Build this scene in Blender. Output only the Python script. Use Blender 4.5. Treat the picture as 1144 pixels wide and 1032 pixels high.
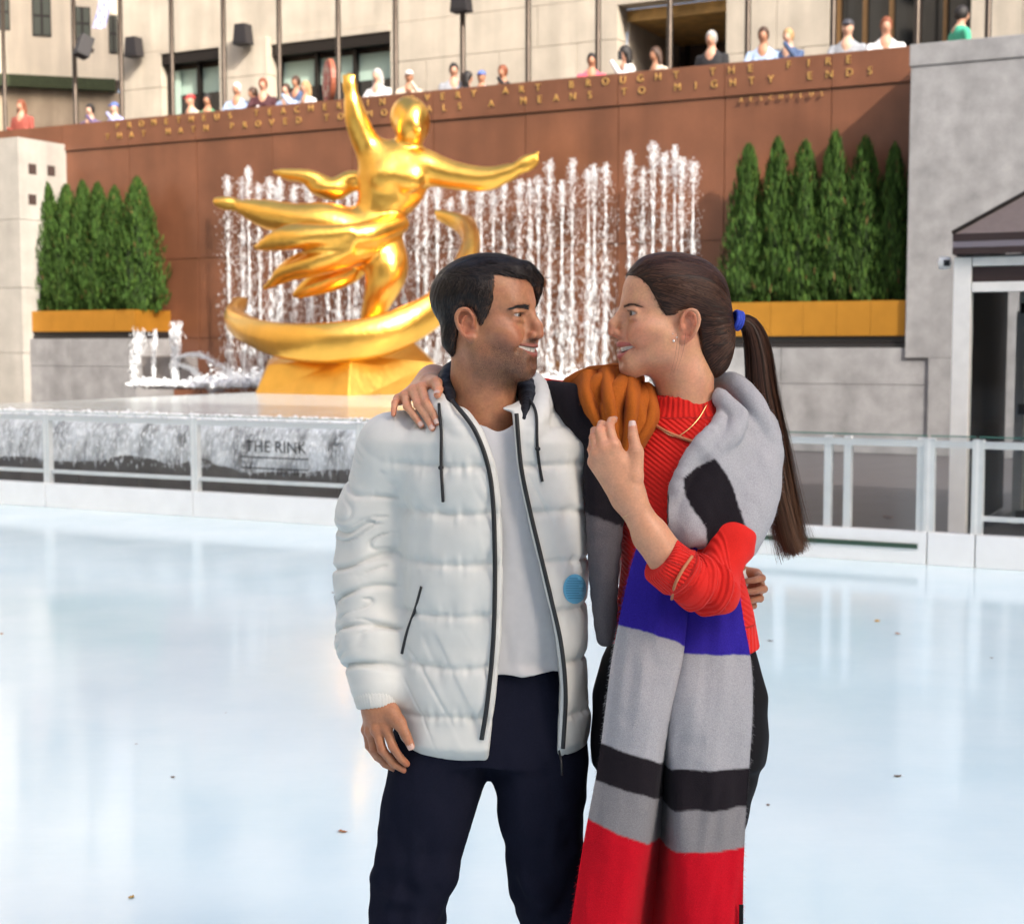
import bpy, bmesh, math, random
import numpy as np
from mathutils import Vector, Matrix
from mathutils.bvhtree import BVHTree

# ------------------------------------------------------------------ camera, sky, sun, exposure
for _o in list(bpy.data.objects):
    bpy.data.objects.remove(_o)
SC = bpy.context.scene
COL = SC.collection
R = math.radians
FPX, CX, CY, CAMZ, PITCH = 1650.0, 572.0, 516.0, 1.60, R(-4.5)

cam_d = bpy.data.cameras.new('camera')
cam = bpy.data.objects.new('camera', cam_d); COL.objects.link(cam)
cam.location = (0, 0, CAMZ); cam.rotation_euler = (math.pi/2 + PITCH, 0, 0)
cam_d.sensor_fit = 'HORIZONTAL'; cam_d.sensor_width = 36.0; cam_d.lens = FPX/1144*36.0
cam_d.clip_start = 0.05; cam_d.clip_end = 600
cam_d.dof.use_dof = True; cam_d.dof.focus_distance = 2.72; cam_d.dof.aperture_fstop = 7.5
SC.camera = cam

SUN_DIR = Vector((0.50, -0.80, 0.66)).normalized()      # towards the sun
SHADE_OFF = 7.5                                         # where the tower's shadow ends, metres in front of the granite wall
W = bpy.data.worlds.new('World'); SC.world = W; W.use_nodes = True
wn = W.node_tree; wn.nodes.clear()
_bg = wn.nodes.new('ShaderNodeBackground'); _ow = wn.nodes.new('ShaderNodeOutputWorld')
_sky = wn.nodes.new('ShaderNodeTexSky'); _sky.sky_type = 'NISHITA'; _sky.sun_disc = False
_sky.sun_elevation = math.asin(SUN_DIR.z); _sky.sun_rotation = math.atan2(SUN_DIR.x, SUN_DIR.y)
_sky.air_density = 0.8; _sky.dust_density = 4.0; _sky.ozone_density = 0.3
wn.links.new(_sky.outputs[0], _bg.inputs[0]); wn.links.new(_bg.outputs[0], _ow.inputs[0])
_bg.inputs[1].default_value = 0.15
sun_d = bpy.data.lights.new('sun', 'SUN'); sun_d.energy = 2.0; sun_d.angle = R(0.5); sun_d.color = (1.0, 0.93, 0.84)
sun = bpy.data.objects.new('sun', sun_d); COL.objects.link(sun)
sun.rotation_euler = (-SUN_DIR).to_track_quat('-Z', 'Y').to_euler()
vs = SC.view_settings
vs.view_transform = 'Standard'; vs.look = 'None'; vs.gamma = 1.0; vs.use_curve_mapping = False
vs.exposure = 1.62
SC.cycles.use_denoising = True
SC.cycles.max_bounces = 8; SC.cycles.transparent_max_bounces = 16
SC.cycles.caustics_reflective = False; SC.cycles.caustics_refractive = False
SC.cycles.sample_clamp_indirect = 6.0

# ------------------------------------------------------------------ helpers
rng = np.random.default_rng(7)
random.seed(7)
_cp, _sp = math.cos(PITCH), math.sin(PITCH)
def ray(px, py):
    u = (px-CX)/FPX; v = -(py-CY)/FPX
    return np.array([u, _cp - v*_sp, v*_cp + _sp])
def P(px, py, Y):
    """point at depth Y seen at photograph pixel (px, py)"""
    d = ray(px, py); return np.array([0, 0, CAMZ]) + d*(Y/d[1])
def G(px, py, z=0.0):
    """point of the level plane at height z seen at a pixel"""
    d = ray(px, py); return np.array([0, 0, CAMZ]) + d*((z-CAMZ)/d[2])
def VP(px, py, o, n):
    """point of the vertical plane through o with normal n seen at a pixel"""
    d = ray(px, py); c = np.array([0, 0, CAMZ])
    return c + d*(np.dot(np.asarray(o)-c, n)/np.dot(d, n))

def tag(o, label=None, cat=None, group=None, kind=None):
    if label: o['label'] = label
    if cat: o['category'] = cat
    if group: o['group'] = group
    if kind: o['kind'] = kind
    return o
def empty(name, loc=(0, 0, 0), rz=0.0):
    o = bpy.data.objects.new(name, None); COL.objects.link(o)
    o.location = loc; o.rotation_euler = (0, 0, rz); o.empty_display_size = .2
    return o
def link(name, me, mat=None, parent=None):
    if mat is not None and not me.materials: me.materials.append(mat)
    o = bpy.data.objects.new(name, me); COL.objects.link(o)
    if parent is not None: o.parent = parent
    return o
def np_mesh(name, V, F, smooth=True, attrs=None):
    """V (n,3), F (m,3|4) arrays -> mesh; attrs: name -> (n,) float or (n,4) colour"""
    V = np.ascontiguousarray(V, dtype=np.float32); F = np.ascontiguousarray(F, dtype=np.int32)
    me = bpy.data.meshes.new(name); k = F.shape[1]
    me.vertices.add(len(V)); me.vertices.foreach_set('co', V.ravel())
    me.loops.add(F.size); me.loops.foreach_set('vertex_index', F.ravel())
    me.polygons.add(len(F)); me.polygons.foreach_set('loop_start', np.arange(0, F.size, k, dtype=np.int32))
    try: me.polygons.foreach_set('loop_total', np.full(len(F), k, dtype=np.int32))
    except Exception: pass
    me.update(calc_edges=True)
    me.polygons.foreach_set('use_smooth', np.full(len(F), smooth))
    for n, a in (attrs or {}).items():
        a = np.ascontiguousarray(a, dtype=np.float32)
        if a.ndim == 1:
            me.attributes.new(n, 'FLOAT', 'POINT').data.foreach_set('value', a)
        else:
            if a.shape[1] == 3: a = np.concatenate([a, np.ones((len(a), 1), np.float32)], 1)
            me.attributes.new(n, 'FLOAT_COLOR', 'POINT').data.foreach_set('color', np.ascontiguousarray(a).ravel())
    return me

# --- small mesh collector for hard-surface things
class MB:
    def __init__(s): s.v = []; s.f = []
    def add(s, V, F):
        n = len(s.v); s.v += [tuple(map(float, p)) for p in V]; s.f += [tuple(i+n for i in f) for f in F]; return s
    def box(s, c, d, rz=0.0, M=None):
        x, y, z = d[0]/2, d[1]/2, d[2]/2; ca, sa = math.cos(rz), math.sin(rz); out = []
        for k in range(8):
            a, b, e = (x if k & 1 else -x), (y if k & 2 else -y), (z if k & 4 else -z)
            q = Vector((a*ca-b*sa, a*sa+b*ca, e))
            if M is not None: q = M @ q
            out.append((c[0]+q[0], c[1]+q[1], c[2]+q[2]))
        return s.add(out, [(0, 2, 3, 1), (4, 5, 7, 6), (0, 1, 5, 4), (2, 6, 7, 3), (0, 4, 6, 2), (1, 3, 7, 5)])
    def prism(s, poly, o, ux, uy, depth):
        """polygon in the plane (o,ux,uy), pushed out along ux x uy by depth"""
        o, ux, uy = map(np.asarray, (o, ux, uy)); n = np.cross(ux, uy); m = len(poly)
        A = [o+ux*a+uy*b for a, b in poly]; B = [p+n*depth for p in A]
        F = [tuple(range(m-1, -1, -1)), tuple(range(m, 2*m))] + [(i, (i+1) % m, m+(i+1) % m, m+i) for i in range(m)]
        return s.add(A+B, F)
    def tube(s, pts, r, n=8, cap=True):
        pts = [Vector(p) for p in pts]; m = len(pts); rr = r if hasattr(r, '__len__') else [r]*m
        V = []; F = []; up = Vector((0, 0, 1))
        t0 = (pts[1]-pts[0]).normalized(); a = t0.orthogonal().normalized()
        for i, p in enumerate(pts):
            t = (pts[min(i+1, m-1)]-pts[max(i-1, 0)]).normalized()
            a = (a - t*a.dot(t)).normalized(); b = t.cross(a)
            for k in range(n):
                w = 2*math.pi*k/n; V.append(p + (a*math.cos(w)+b*math.sin(w))*rr[i])
        for i in range(m-1):
            for k in range(n):
                F.append((i*n+k, i*n+(k+1) % n, (i+1)*n+(k+1) % n, (i+1)*n+k))
        if cap:
            F.append(tuple(range(n-1, -1, -1))); F.append(tuple((m-1)*n+k for k in range(n)))
        return s.add(V, F)
    def lathe(s, prof, c=(0, 0, 0), n=16):
        V = []; F = []; m = len(prof)
        for r, z in prof:
            for k in range(n):
                w = 2*math.pi*k/n; V.append((c[0]+r*math.cos(w), c[1]+r*math.sin(w), c[2]+z))
        for i in range(m-1):
            for k in range(n): F.append((i*n+k, i*n+(k+1) % n, (i+1)*n+(k+1) % n, (i+1)*n+k))
        F.append(tuple(range(n-1, -1, -1))); F.append(tuple((m-1)*n+k for k in range(n)))
        return s.add(V, F)
    def mesh(s, name, smooth=False, bevel=0.0):
        me = bpy.data.meshes.new(name); me.from_pydata(s.v, [], s.f); me.update()
        if bevel > 0:
            bm = bmesh.new(); bm.from_mesh(me)
            bmesh.ops.bevel(bm, geom=bm.edges[:], offset=bevel, segments=2, profile=.7, affect='EDGES', clamp_overlap=True)
            bm.to_mesh(me); bm.free()
        if smooth:
            for p in me.polygons: p.use_smooth = True
        return me
    def build(s, name, mat, parent=None, smooth=False, bevel=0.0):
        return link(name, s.mesh(name, smooth, bevel), mat, parent)

# --- vectorised value noise
def _hash(i, j, k, seed):
    n = (i*374761393 + j*668265263 + k*2147483647 + seed*1274126177) & 0xffffffff
    n = ((n ^ (n >> 13))*1274126177) & 0xffffffff
    return ((n ^ (n >> 16)) & 0xffff)/65535.0
def vnoise(Q, scale=1.0, seed=0):
    """value noise in [-1,1] at points Q (n,3); scale may be a 3-vector"""
    Q = np.asarray(Q, dtype=np.float64)*scale
    I = np.floor(Q).astype(np.int64); f = Q-I; f = f*f*(3-2*f)
    out = 0
    for a in (0, 1):
        for b in (0, 1):
            for c in (0, 1):
                w = (f[:, 0] if a else 1-f[:, 0])*(f[:, 1] if b else 1-f[:, 1])*(f[:, 2] if c else 1-f[:, 2])
                out = out + w*_hash(I[:, 0]+a, I[:, 1]+b, I[:, 2]+c, seed)
    return out*2-1
def smooth01(a, b, x):
    t = np.clip((x-a)/(b-a), 0, 1); return t*t*(3-2*t)

# --- materials
def mat(name, col=(.5, .5, .5), rough=.6, metal=0.0, noise=None, bump=None, sss=0.0, sheen=0.0, spec=.5, coat=0.0, attr=None):
    """Principled material. noise=(scale, amount[, detail]) varies the colour, bump=(scale, strength, distance), attr names a colour attribute"""
    m = bpy.data.materials.new(name); m.use_nodes = True; nt = m.node_tree; b = nt.nodes['Principled BSDF']
    b.inputs['Base Color'].default_value = (*col, 1); b.inputs['Roughness'].default_value = rough; b.inputs['Metallic'].default_value = metal
    b.inputs['Specular IOR Level'].default_value = spec
    b.inputs['Coat Weight'].default_value = coat
    if sss: 
        b.inputs['Subsurface Weight'].default_value = sss; b.inputs['Subsurface Radius'].default_value = (1.0, .35, .2); b.inputs['Subsurface Scale'].default_value = .006
    if sheen: b.inputs['Sheen Weight'].default_value = sheen; b.inputs['Sheen Roughness'].default_value = .5
    tc = nt.nodes.new('ShaderNodeTexCoord'); src = None
    if attr:
        at = nt.nodes.new('ShaderNodeAttribute'); at.attribute_name = attr; src = at.outputs['Color']
    if noise:
        n = nt.nodes.new('ShaderNodeTexNoise'); n.inputs['Scale'].default_value = noise[0]; n.inputs['Detail'].default_value = noise[2] if len(noise) > 2 else 4
        nt.links.new(tc.outputs['Object'], n.inputs['Vector'])
        mr = nt.nodes.new('ShaderNodeMapRange'); mr.inputs[1].default_value = .25; mr.inputs[2].default_value = .75
        mr.inputs[3].default_value = 1-noise[1]; mr.inputs[4].default_value = 1+noise[1]
        nt.links.new(n.outputs['Fac'], mr.inputs[0])
        mx = nt.nodes.new('ShaderNodeMix'); mx.data_type = 'RGBA'; mx.blend_type = 'MULTIPLY'; mx.inputs[0].default_value = 1
        if src is not None: nt.links.new(src, mx.inputs[6])
        else: mx.inputs[6].default_value = (*col, 1)
        nt.links.new(mr.outputs[0], mx.inputs[7]); src = mx.outputs[2]
    if src is not None: nt.links.new(src, b.inputs['Base Color'])
    if bump:
        n2 = nt.nodes.new('ShaderNodeTexNoise'); n2.inputs['Scale'].default_value = bump[0]; n2.inputs['Detail'].default_value = 5
        nt.links.new(tc.outputs['Object'], n2.inputs['Vector'])
        bp = nt.nodes.new('ShaderNodeBump'); bp.inputs['Strength'].default_value = bump[1]; bp.inputs['Distance'].default_value = bump[2]
        nt.links.new(n2.outputs['Fac'], bp.inputs['Height']); nt.links.new(bp.outputs[0], b.inputs['Normal'])
    return m
# ------------------------------------------------------------------ implicit surfaces for bodies, cloth and cast metal
def nrm(v): v = np.asarray(v, float); return v/np.linalg.norm(v)
def eul(rx=0, ry=0, rz=0):
    return np.array(Matrix.Rotation(R(rz), 3, 'Z') @ Matrix.Rotation(R(ry), 3, 'Y') @ Matrix.Rotation(R(rx), 3, 'X'))
def ell(c, r, rot=None):
    c = np.asarray(c, np.float32); r = np.asarray(r, np.float32); M = None if rot is None else np.asarray(rot, np.float32)
    def f(p):
        q = p-c
        if M is not None: q = q @ M
        a = q/r; k0 = np.sqrt((a*a).sum(1)); b = a/r; k1 = np.sqrt((b*b).sum(1))+1e-9
        return k0*(k0-1)/k1
    return f
def cone(a, b, ra, rb=None):
    a = np.asarray(a, np.float32); b = np.asarray(b, np.float32); rb = ra if rb is None else rb; ab = b-a; L = float((ab*ab).sum())+1e-12
    def f(p):
        q = p-a; t = np.clip((q @ ab)/L, 0, 1)
        return np.sqrt(((q-t[:, None]*ab)**2).sum(1)) - (ra+(rb-ra)*t)
    return f
def chain(pts, rs, k=0.0):
    fs = [cone(pts[i], pts[i+1], rs[i], rs[i+1]) for i in range(len(pts)-1)]
    def f(p):
        d = fs[0](p)
        for g in fs[1:]: d = smin(d, g(p), k) if k else np.minimum(d, g(p))
        return d
    return f
def sph(c, r): return cone(c, np.asarray(c)+1e-6, r)
def loft(zs, cx, cy, rx, ry, n=2.3, rz=None):
    """vertical tube of superellipse sections, each array given at heights zs (ascending); rz turns sections (degrees)"""
    zs = np.asarray(zs, float)
    def f(p):
        z = p[:, 2]; e = np.clip(z, zs[0], zs[-1])
        X = p[:, 0]-np.interp(e, zs, cx); Y = p[:, 1]-np.interp(e, zs, cy); a = np.interp(e, zs, rx); b = np.interp(e, zs, ry)
        if rz is not None:
            t = np.radians(np.interp(e, zs, rz)); c, s = np.cos(t), np.sin(t); X, Y = X*c+Y*s, -X*s+Y*c
        k = (np.abs(X/a)**n + np.abs(Y/b)**n)**(1/n)
        d = (k-1)*np.minimum(a, b)
        dz = np.maximum(zs[0]-z, z-zs[-1])
        return np.where(dz > 0, np.sqrt(np.maximum(d, 0)**2+dz*dz)*1.0 + np.minimum(np.maximum(d, dz), 0), np.maximum(d, dz)).astype(np.float32)
    return f
def sm(pts, n):
    """Catmull-Rom through rows of pts -> n rows"""
    Q = np.asarray(pts, float); m = len(Q); t = np.linspace(0, m-1, n); i = np.minimum(t.astype(int), m-2); u = (t-i)[:, None]
    g = lambda j: Q[np.clip(j, 0, m-1)]
    p0, p1, p2, p3 = g(i-1), g(i), g(i+1), g(i+2)
    p0 = np.where((i == 0)[:, None], 2*p1-p2, p0); p3 = np.where((i == m-2)[:, None], 2*p2-p1, p3)
    return .5*(2*p1+(p2-p0)*u+(2*p0-5*p1+4*p2-p3)*u*u+(3*p1-p0-3*p2+p3)*u**3)
def smin(a, b, k):
    h = np.maximum(k-np.abs(a-b), 0)/k; return np.minimum(a, b)-h*h*k*.25
def smax(a, b, k): return -smin(-a, -b, k)
def poly2(poly):
    """signed distance to a 2-D polygon"""
    V = np.asarray(poly, np.float32)
    def f(x, y):
        d = np.full(x.shape, 1e9, np.float32); s = np.ones(x.shape, np.float32)
        for i in range(len(V)):
            j = i-1; ex, ey = V[j]-V[i]; wx = x-V[i, 0]; wy = y-V[i, 1]
            t = np.clip((wx*ex+wy*ey)/(ex*ex+ey*ey+1e-12), 0, 1); bx = wx-ex*t; by = wy-ey*t
            d = np.minimum(d, bx*bx+by*by)
            c1 = y >= V[i, 1]; c2 = y < V[j, 1]; c3 = ex*wy > ey*wx
            flip = (c1 & c2 & c3) | (~c1 & ~c2 & ~c3); s = np.where(flip, -s, s)
        return s*np.sqrt(d)
    return f
class Field:
    """ops applied in order: u (smooth union), s (smooth cut), i (smooth intersect); sym=True folds x"""
    def __init__(s, M=None, T=None):
        s.ops = []; s.M = None if M is None else np.asarray(M, np.float32); s.T = None if T is None else np.asarray(T, np.float32)
    def u(s, f, k=.01, sym=False): s.ops.append(('u', f, k, sym)); return s
    def s(s, f, k=.01, sym=False): s.ops.append(('s', f, k, sym)); return s
    def i(s, f, k=.01, sym=False): s.ops.append(('i', f, k, sym)); return s
    def __call__(s, p):
        if s.T is not None: p = p-s.T
        if s.M is not None: p = p @ s.M          # world -> local for an orthonormal M (columns = local axes)
        pa = None; d = None
        for m, f, k, sym in s.ops:
            if sym and pa is None: pa = p.copy(); pa[:, 0] = np.abs(pa[:, 0])
            e = f(pa if sym else p)
            if d is None: d = e
            elif m == 'u': d = smin(d, e, k)
            elif m == 's': d = smax(d, -e, k)
            else: d = smax(d, e, k)
        return d
def islands(F, n):
    """component label of every vertex"""
    L = np.arange(n)
    while True:
        m = L[F].min(1); L2 = L.copy()
        for i in range(F.shape[1]): np.minimum.at(L2, F[:, i], m)
        L2 = L2[L2]; L2 = L2[L2]
        if (L2 == L).all(): return L
        L = L2
def largest(V, F, keep=1):
    L = islands(F, len(V)); c = np.bincount(L, minlength=len(V)); ids = np.argsort(-c)[:keep]; ok = np.isin(L, ids); m = np.cumsum(ok)-1
    return V[ok], m[F[ok[F[:, 0]]]]
def surf(fn, lo, hi, h, B=8, margin=1.5, relax=1, pieces=1):
    """surface nets over a sparse block grid -> V, quads, normals"""
    lo = np.asarray(lo, np.float32); hi = np.asarray(hi, np.float32)
    nb = np.maximum(np.ceil((hi-lo)/(h*B)).astype(int), 1); N = nb*B
    bi = np.stack(np.meshgrid(*[np.arange(k) for k in nb], indexing='ij'), -1).reshape(-1, 3)
    dc = fn((lo+(bi+.5)*B*h).astype(np.float32))
    D = np.repeat(np.repeat(np.repeat(np.where(dc < 0, -1., 1.).astype(np.float32).reshape(nb), B, 0), B, 1), B, 2)
    keep = bi[np.abs(dc) < .87*B*h*margin]
    loc = np.stack(np.meshgrid(*[np.arange(B)]*3, indexing='ij'), -1).reshape(-1, 3)
    for c0 in range(0, len(keep), 600):
        kb = keep[c0:c0+600]
        idx = (kb[:, None, :]*B+loc[None]).reshape(-1, 3)
        D[idx[:, 0], idx[:, 1], idx[:, 2]] = fn((lo+idx*h).astype(np.float32))
    I = D < 0
    cnt = np.zeros(tuple(N-1), np.uint8)
    for a in (0, 1):
        for b in (0, 1):
            for c in (0, 1):
                cnt += I[a:N[0]-1+a, b:N[1]-1+b, c:N[2]-1+c]
    act = np.argwhere((cnt > 0) & (cnt < 8)); lin = np.ravel_multi_index(act.T, tuple(N))
    cor = np.array([(a, b, c) for a in (0, 1) for b in (0, 1) for c in (0, 1)])
    val = np.stack([D[act[:, 0]+c[0], act[:, 1]+c[1], act[:, 2]+c[2]] for c in cor], 1)
    pos = np.zeros((len(act), 3)); num = np.zeros(len(act))
    for i in range(8):
        for j in range(i+1, 8):
            if np.abs(cor[i]-cor[j]).sum() != 1: continue
            a, b = val[:, i], val[:, j]; x = (a < 0) != (b < 0); t = np.where(x, a/np.where(x, a-b, 1), 0)
            pos += np.where(x[:, None], cor[i]+t[:, None]*(cor[j]-cor[i]), 0); num += x
    V = lo+(act+pos/num[:, None])*h
    Q = []
    for ax in range(3):
        o = [slice(1, N[k]-1) for k in range(3)]; a = tuple(o); o2 = list(o); o2[ax] = slice(2, N[ax]); b = tuple(o2)
        A = I[a]; Bq = I[b]; e = np.argwhere(A != Bq)+1
        fl = A[tuple((e-1).T)]; u, v = (ax+1) % 3, (ax+2) % 3
        q = []
        for du, dv in ((-1, -1), (0, -1), (0, 0), (-1, 0)):
            c = e.copy(); c[:, u] += du; c[:, v] += dv; q.append(np.ravel_multi_index(c.T, tuple(N)))
        q = np.stack(q, 1); q[~fl] = q[~fl][:, ::-1]; Q.append(q)
    Q = np.concatenate(Q); F = np.searchsorted(lin, Q)
    ok = (F < len(lin)).all(1); F = F[ok]; ok = (lin[F] == Q[ok]).all(1); F = F[ok]
    if pieces: V, F = largest(V, F, pieces)
    for _ in range(relax): V = V*.4+.6*vavg(V, F)
    return V, F
def vavg(V, F):
    S = np.zeros_like(V); n = np.zeros(len(V))
    k = F.shape[1]
    for i in range(k):
        j = (i+1) % k
        for c in range(3):
            S[:, c] += np.bincount(F[:, i], V[F[:, j], c], len(V)) + np.bincount(F[:, j], V[F[:, i], c], len(V))
        n += np.bincount(F[:, i], minlength=len(V)) + np.bincount(F[:, j], minlength=len(V))
    return S/np.maximum(n, 1)[:, None]
def vnormals(V, F):
    a = V[F[:, 2]]-V[F[:, 0]]; b = V[F[:, -1]]-V[F[:, 1]] if F.shape[1] == 4 else V[F[:, 1]]-V[F[:, 0]]
    n = np.cross(a, b) if F.shape[1] == 4 else np.cross(b, a)
    N = np.zeros_like(V)
    for i in range(F.shape[1]):
        for c in range(3): N[:, c] += np.bincount(F[:, i], n[:, c], len(V))
    return N/(np.linalg.norm(N, axis=1, keepdims=True)+1e-12)
def join(*parts):
    V = []; F = []; n = 0
    for v, f in parts: V.append(v); F.append(np.asarray(f)+n); n += len(v)
    return np.concatenate(V), np.concatenate(F)
def bvh(V, F): return BVHTree.FromPolygons([tuple(v) for v in np.asarray(V, float)], [tuple(int(i) for i in f) for f in F])
CAMP = Vector((0, 0, CAMZ))
def hit(tree, px, py, lift=0.0, default=None):
    """where the sight line of a pixel meets a built surface, lifted along the surface normal"""
    d = Vector(ray(px, py)).normalized(); p, n, i, t = tree.ray_cast(CAMP, d)
    if p is None: return default
    if n.dot(d) > 0: n = -n
    return np.array(p+n*lift)
def ribbons(S, W, side, taper=.25):
    """strands S (n,m,3), half widths W (n,), side vectors (n,m,3) -> flat ribbons"""
    n, m, _ = S.shape; prof = (np.linspace(1, taper, m)*np.minimum(1, .5+np.arange(m)))[None, :, None]
    w = W[:, None, None]*prof
    V = np.stack([S-side*w, S+side*w], 2).reshape(-1, 3)
    b = (np.arange(n)[:, None]*m+np.arange(m-1)[None])*2
    F = np.stack([b, b+1, b+3, b+2], -1).reshape(-1, 4)
    return V, F
# ------------------------------------------------------------------ setting: reference planes (all parallel to the city grid)
WA, WB = G(74, 140, 6.1), G(1018, 52, 6.1)
UW = nrm((WB-WA)*[1, 1, 0]); NW = np.array([UW[1], -UW[0], 0.0])           # along the wall (to the right), out of the wall (to the camera)
if NW[1] > 0: NW = -NW
ROTW = math.atan2(UW[1], UW[0])
WO = np.array([WA[0], WA[1], 0.0])
def plane(off): return WO+NW*off                                             # a point of the plane standing 'off' metres in front of the wall
def sc(px, py, off):
    """(s, z): metres along the wall and height of a pixel on the plane 'off' in front of the wall"""
    q = VP(px, py, plane(off), NW); return float((q-WO) @ UW), float(q[2])
def loc(s, off, z): return WO+UW*s+NW*off+np.array([0, 0, z])
def slab(mb, s0, s1, z0, z1, off0, off1):
    """box spanning s0..s1 along the wall, off0..off1 in front of it"""
    c = loc((s0+s1)/2, (off0+off1)/2, (z0+z1)/2); return mb.box(c, (abs(s1-s0), abs(off1-off0), abs(z1-z0)), ROTW)
def quick(name, m, parent, *a, bevel=0.0): return slab(MB(), *a).build(name, m, parent, bevel=bevel)
FA, FB = G(0, 563, 0), G(1144, 638, 0)
UF = nrm(FB-FA); NF = np.array([UF[1], -UF[0], 0.0]); ROTF = math.atan2(UF[1], UF[0])
def fs(px, py): q = VP(px, py, FA, NF); return float((q-FA) @ UF), float(q[2])
def floc(s, off, z): return FA+UF*s+NF*off+np.array([0, 0, z])              # off > 0 towards the camera
def fbox(mb, s0, s1, z0, z1, o0, o1): return mb.box(floc((s0+s1)/2, (o0+o1)/2, (z0+z1)/2), (abs(s1-s0), abs(o1-o0), abs(z1-z0)), ROTF)

# --- materials of the setting
def stone(name, col, sp=.12, scale=9.0, rough=.6, bump=.25, fine=140):
    m = mat(name, col, rough, noise=(scale, sp, 6), bump=(60, bump, .004)); nt = m.node_tree; b = nt.nodes['Principled BSDF']; src = b.inputs['Base Color'].links[0].from_socket
    tc = nt.nodes.new('ShaderNodeTexCoord'); n = nt.nodes.new('ShaderNodeTexNoise'); n.inputs['Scale'].default_value = fine; n.inputs['Detail'].default_value = 2; nt.links.new(tc.outputs['Object'], n.inputs['Vector'])
    mr = nt.nodes.new('ShaderNodeMapRange'); mr.inputs[1].default_value = .3; mr.inputs[2].default_value = .7; mr.inputs[3].default_value = .80; mr.inputs[4].default_value = 1.18; nt.links.new(n.outputs['Fac'], mr.inputs[0])
    # rain streaks: noise stretched downwards
    mp = nt.nodes.new('ShaderNodeMapping'); mp.inputs['Scale'].default_value = (2.2, 2.2, .22); nt.links.new(tc.outputs['Object'], mp.inputs['Vector'])
    n3 = nt.nodes.new('ShaderNodeTexNoise'); n3.inputs['Scale'].default_value = 1.0; n3.inputs['Detail'].default_value = 5; nt.links.new(mp.outputs[0], n3.inputs['Vector'])
    m3 = nt.nodes.new('ShaderNodeMapRange'); m3.inputs[1].default_value = .35; m3.inputs[2].default_value = .7; m3.inputs[3].default_value = .86; m3.inputs[4].default_value = 1.08; nt.links.new(n3.outputs['Fac'], m3.inputs[0])
    for o in (mr.outputs[0], m3.outputs[0]):
        mx = nt.nodes.new('ShaderNodeMix'); mx.data_type = 'RGBA'; mx.blend_type = 'MULTIPLY'; mx.inputs[0].default_value = 1; nt.links.new(src, mx.inputs[6]); nt.links.new(o, mx.inputs[7]); src = mx.outputs[2]
    nt.links.new(src, b.inputs['Base Color']); return m
RED_GRANITE = stone('red_granite', (.170, .067, .035), .28, 1.1, .32, .10)
GREY_GRANITE = stone('grey_granite', (.285, .285, .29), .22, 4.0, .55, .25)
PALE_GRANITE = stone('pale_granite', (.42, .40, .36), .12, 3.0, .6, .2)
LIMESTONE = stone('limestone', (.50, .445, .36), .14, 1.2, .75, .2)
PAVER_M = stone('dark_paving', (.085, .075, .078), .2, 3.0, .35, .1)
BRONZE = mat('dark_bronze', (.035, .028, .024), .45, .6, noise=(20, .2))
WHITE_PAINT = mat('white_paint', (.82, .82, .80), .4, noise=(8, .06))
GLASS_DARK = mat('dark_window_glass', (.010, .011, .012), .04, spec=.7)
def ice_material():
    m = mat('rink_ice', (.78, .87, .93), .10, spec=.4); nt = m.node_tree; b = nt.nodes['Principled BSDF']; b.inputs['IOR'].default_value = 1.31
    tc = nt.nodes.new('ShaderNodeTexCoord')
    n = nt.nodes.new('ShaderNodeTexNoise'); n.inputs['Scale'].default_value = .9; n.inputs['Detail'].default_value = 6; n.inputs['Roughness'].default_value = .65; nt.links.new(tc.outputs['Object'], n.inputs['Vector'])
    cr = nt.nodes.new('ShaderNodeMix'); cr.data_type = 'RGBA'; cr.inputs[6].default_value = (.62, .79, .84, 1); cr.inputs[7].default_value = (.71, .85, .885, 1)
    mr = nt.nodes.new('ShaderNodeMapRange'); mr.inputs[1].default_value = .35; mr.inputs[2].default_value = .65; nt.links.new(n.outputs['Fac'], mr.inputs[0]); nt.links.new(mr.outputs[0], cr.inputs[0]); nt.links.new(cr.outputs[2], b.inputs['Base Color'])
    rr = nt.nodes.new('ShaderNodeMapRange'); rr.inputs[1].default_value = .3; rr.inputs[2].default_value = .7; rr.inputs[3].default_value = .05; rr.inputs[4].default_value = .15; nt.links.new(n.outputs['Fac'], rr.inputs[0]); nt.links.new(rr.outputs[0], b.inputs['Roughness'])
    # swept grooves and skate marks
    mp = nt.nodes.new('ShaderNodeMapping'); mp.inputs['Rotation'].default_value = (0, 0, .5); mp.inputs['Scale'].default_value = (1, 14, 1); nt.links.new(tc.outputs['Object'], mp.inputs['Vector'])
    n2 = nt.nodes.new('ShaderNodeTexNoise'); n2.inputs['Scale'].default_value = 2.2; n2.inputs['Detail'].default_value = 6; n2.inputs['Distortion'].default_value = .6; nt.links.new(mp.outputs[0], n2.inputs['Vector'])
    bp = nt.nodes.new('ShaderNodeBump'); bp.inputs['Strength'].default_value = .06; bp.inputs['Distance'].default_value = .006; nt.links.new(n2.outputs['Fac'], bp.inputs['Height']); nt.links.new(bp.outputs[0], b.inputs['Normal'])
    return m
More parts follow.
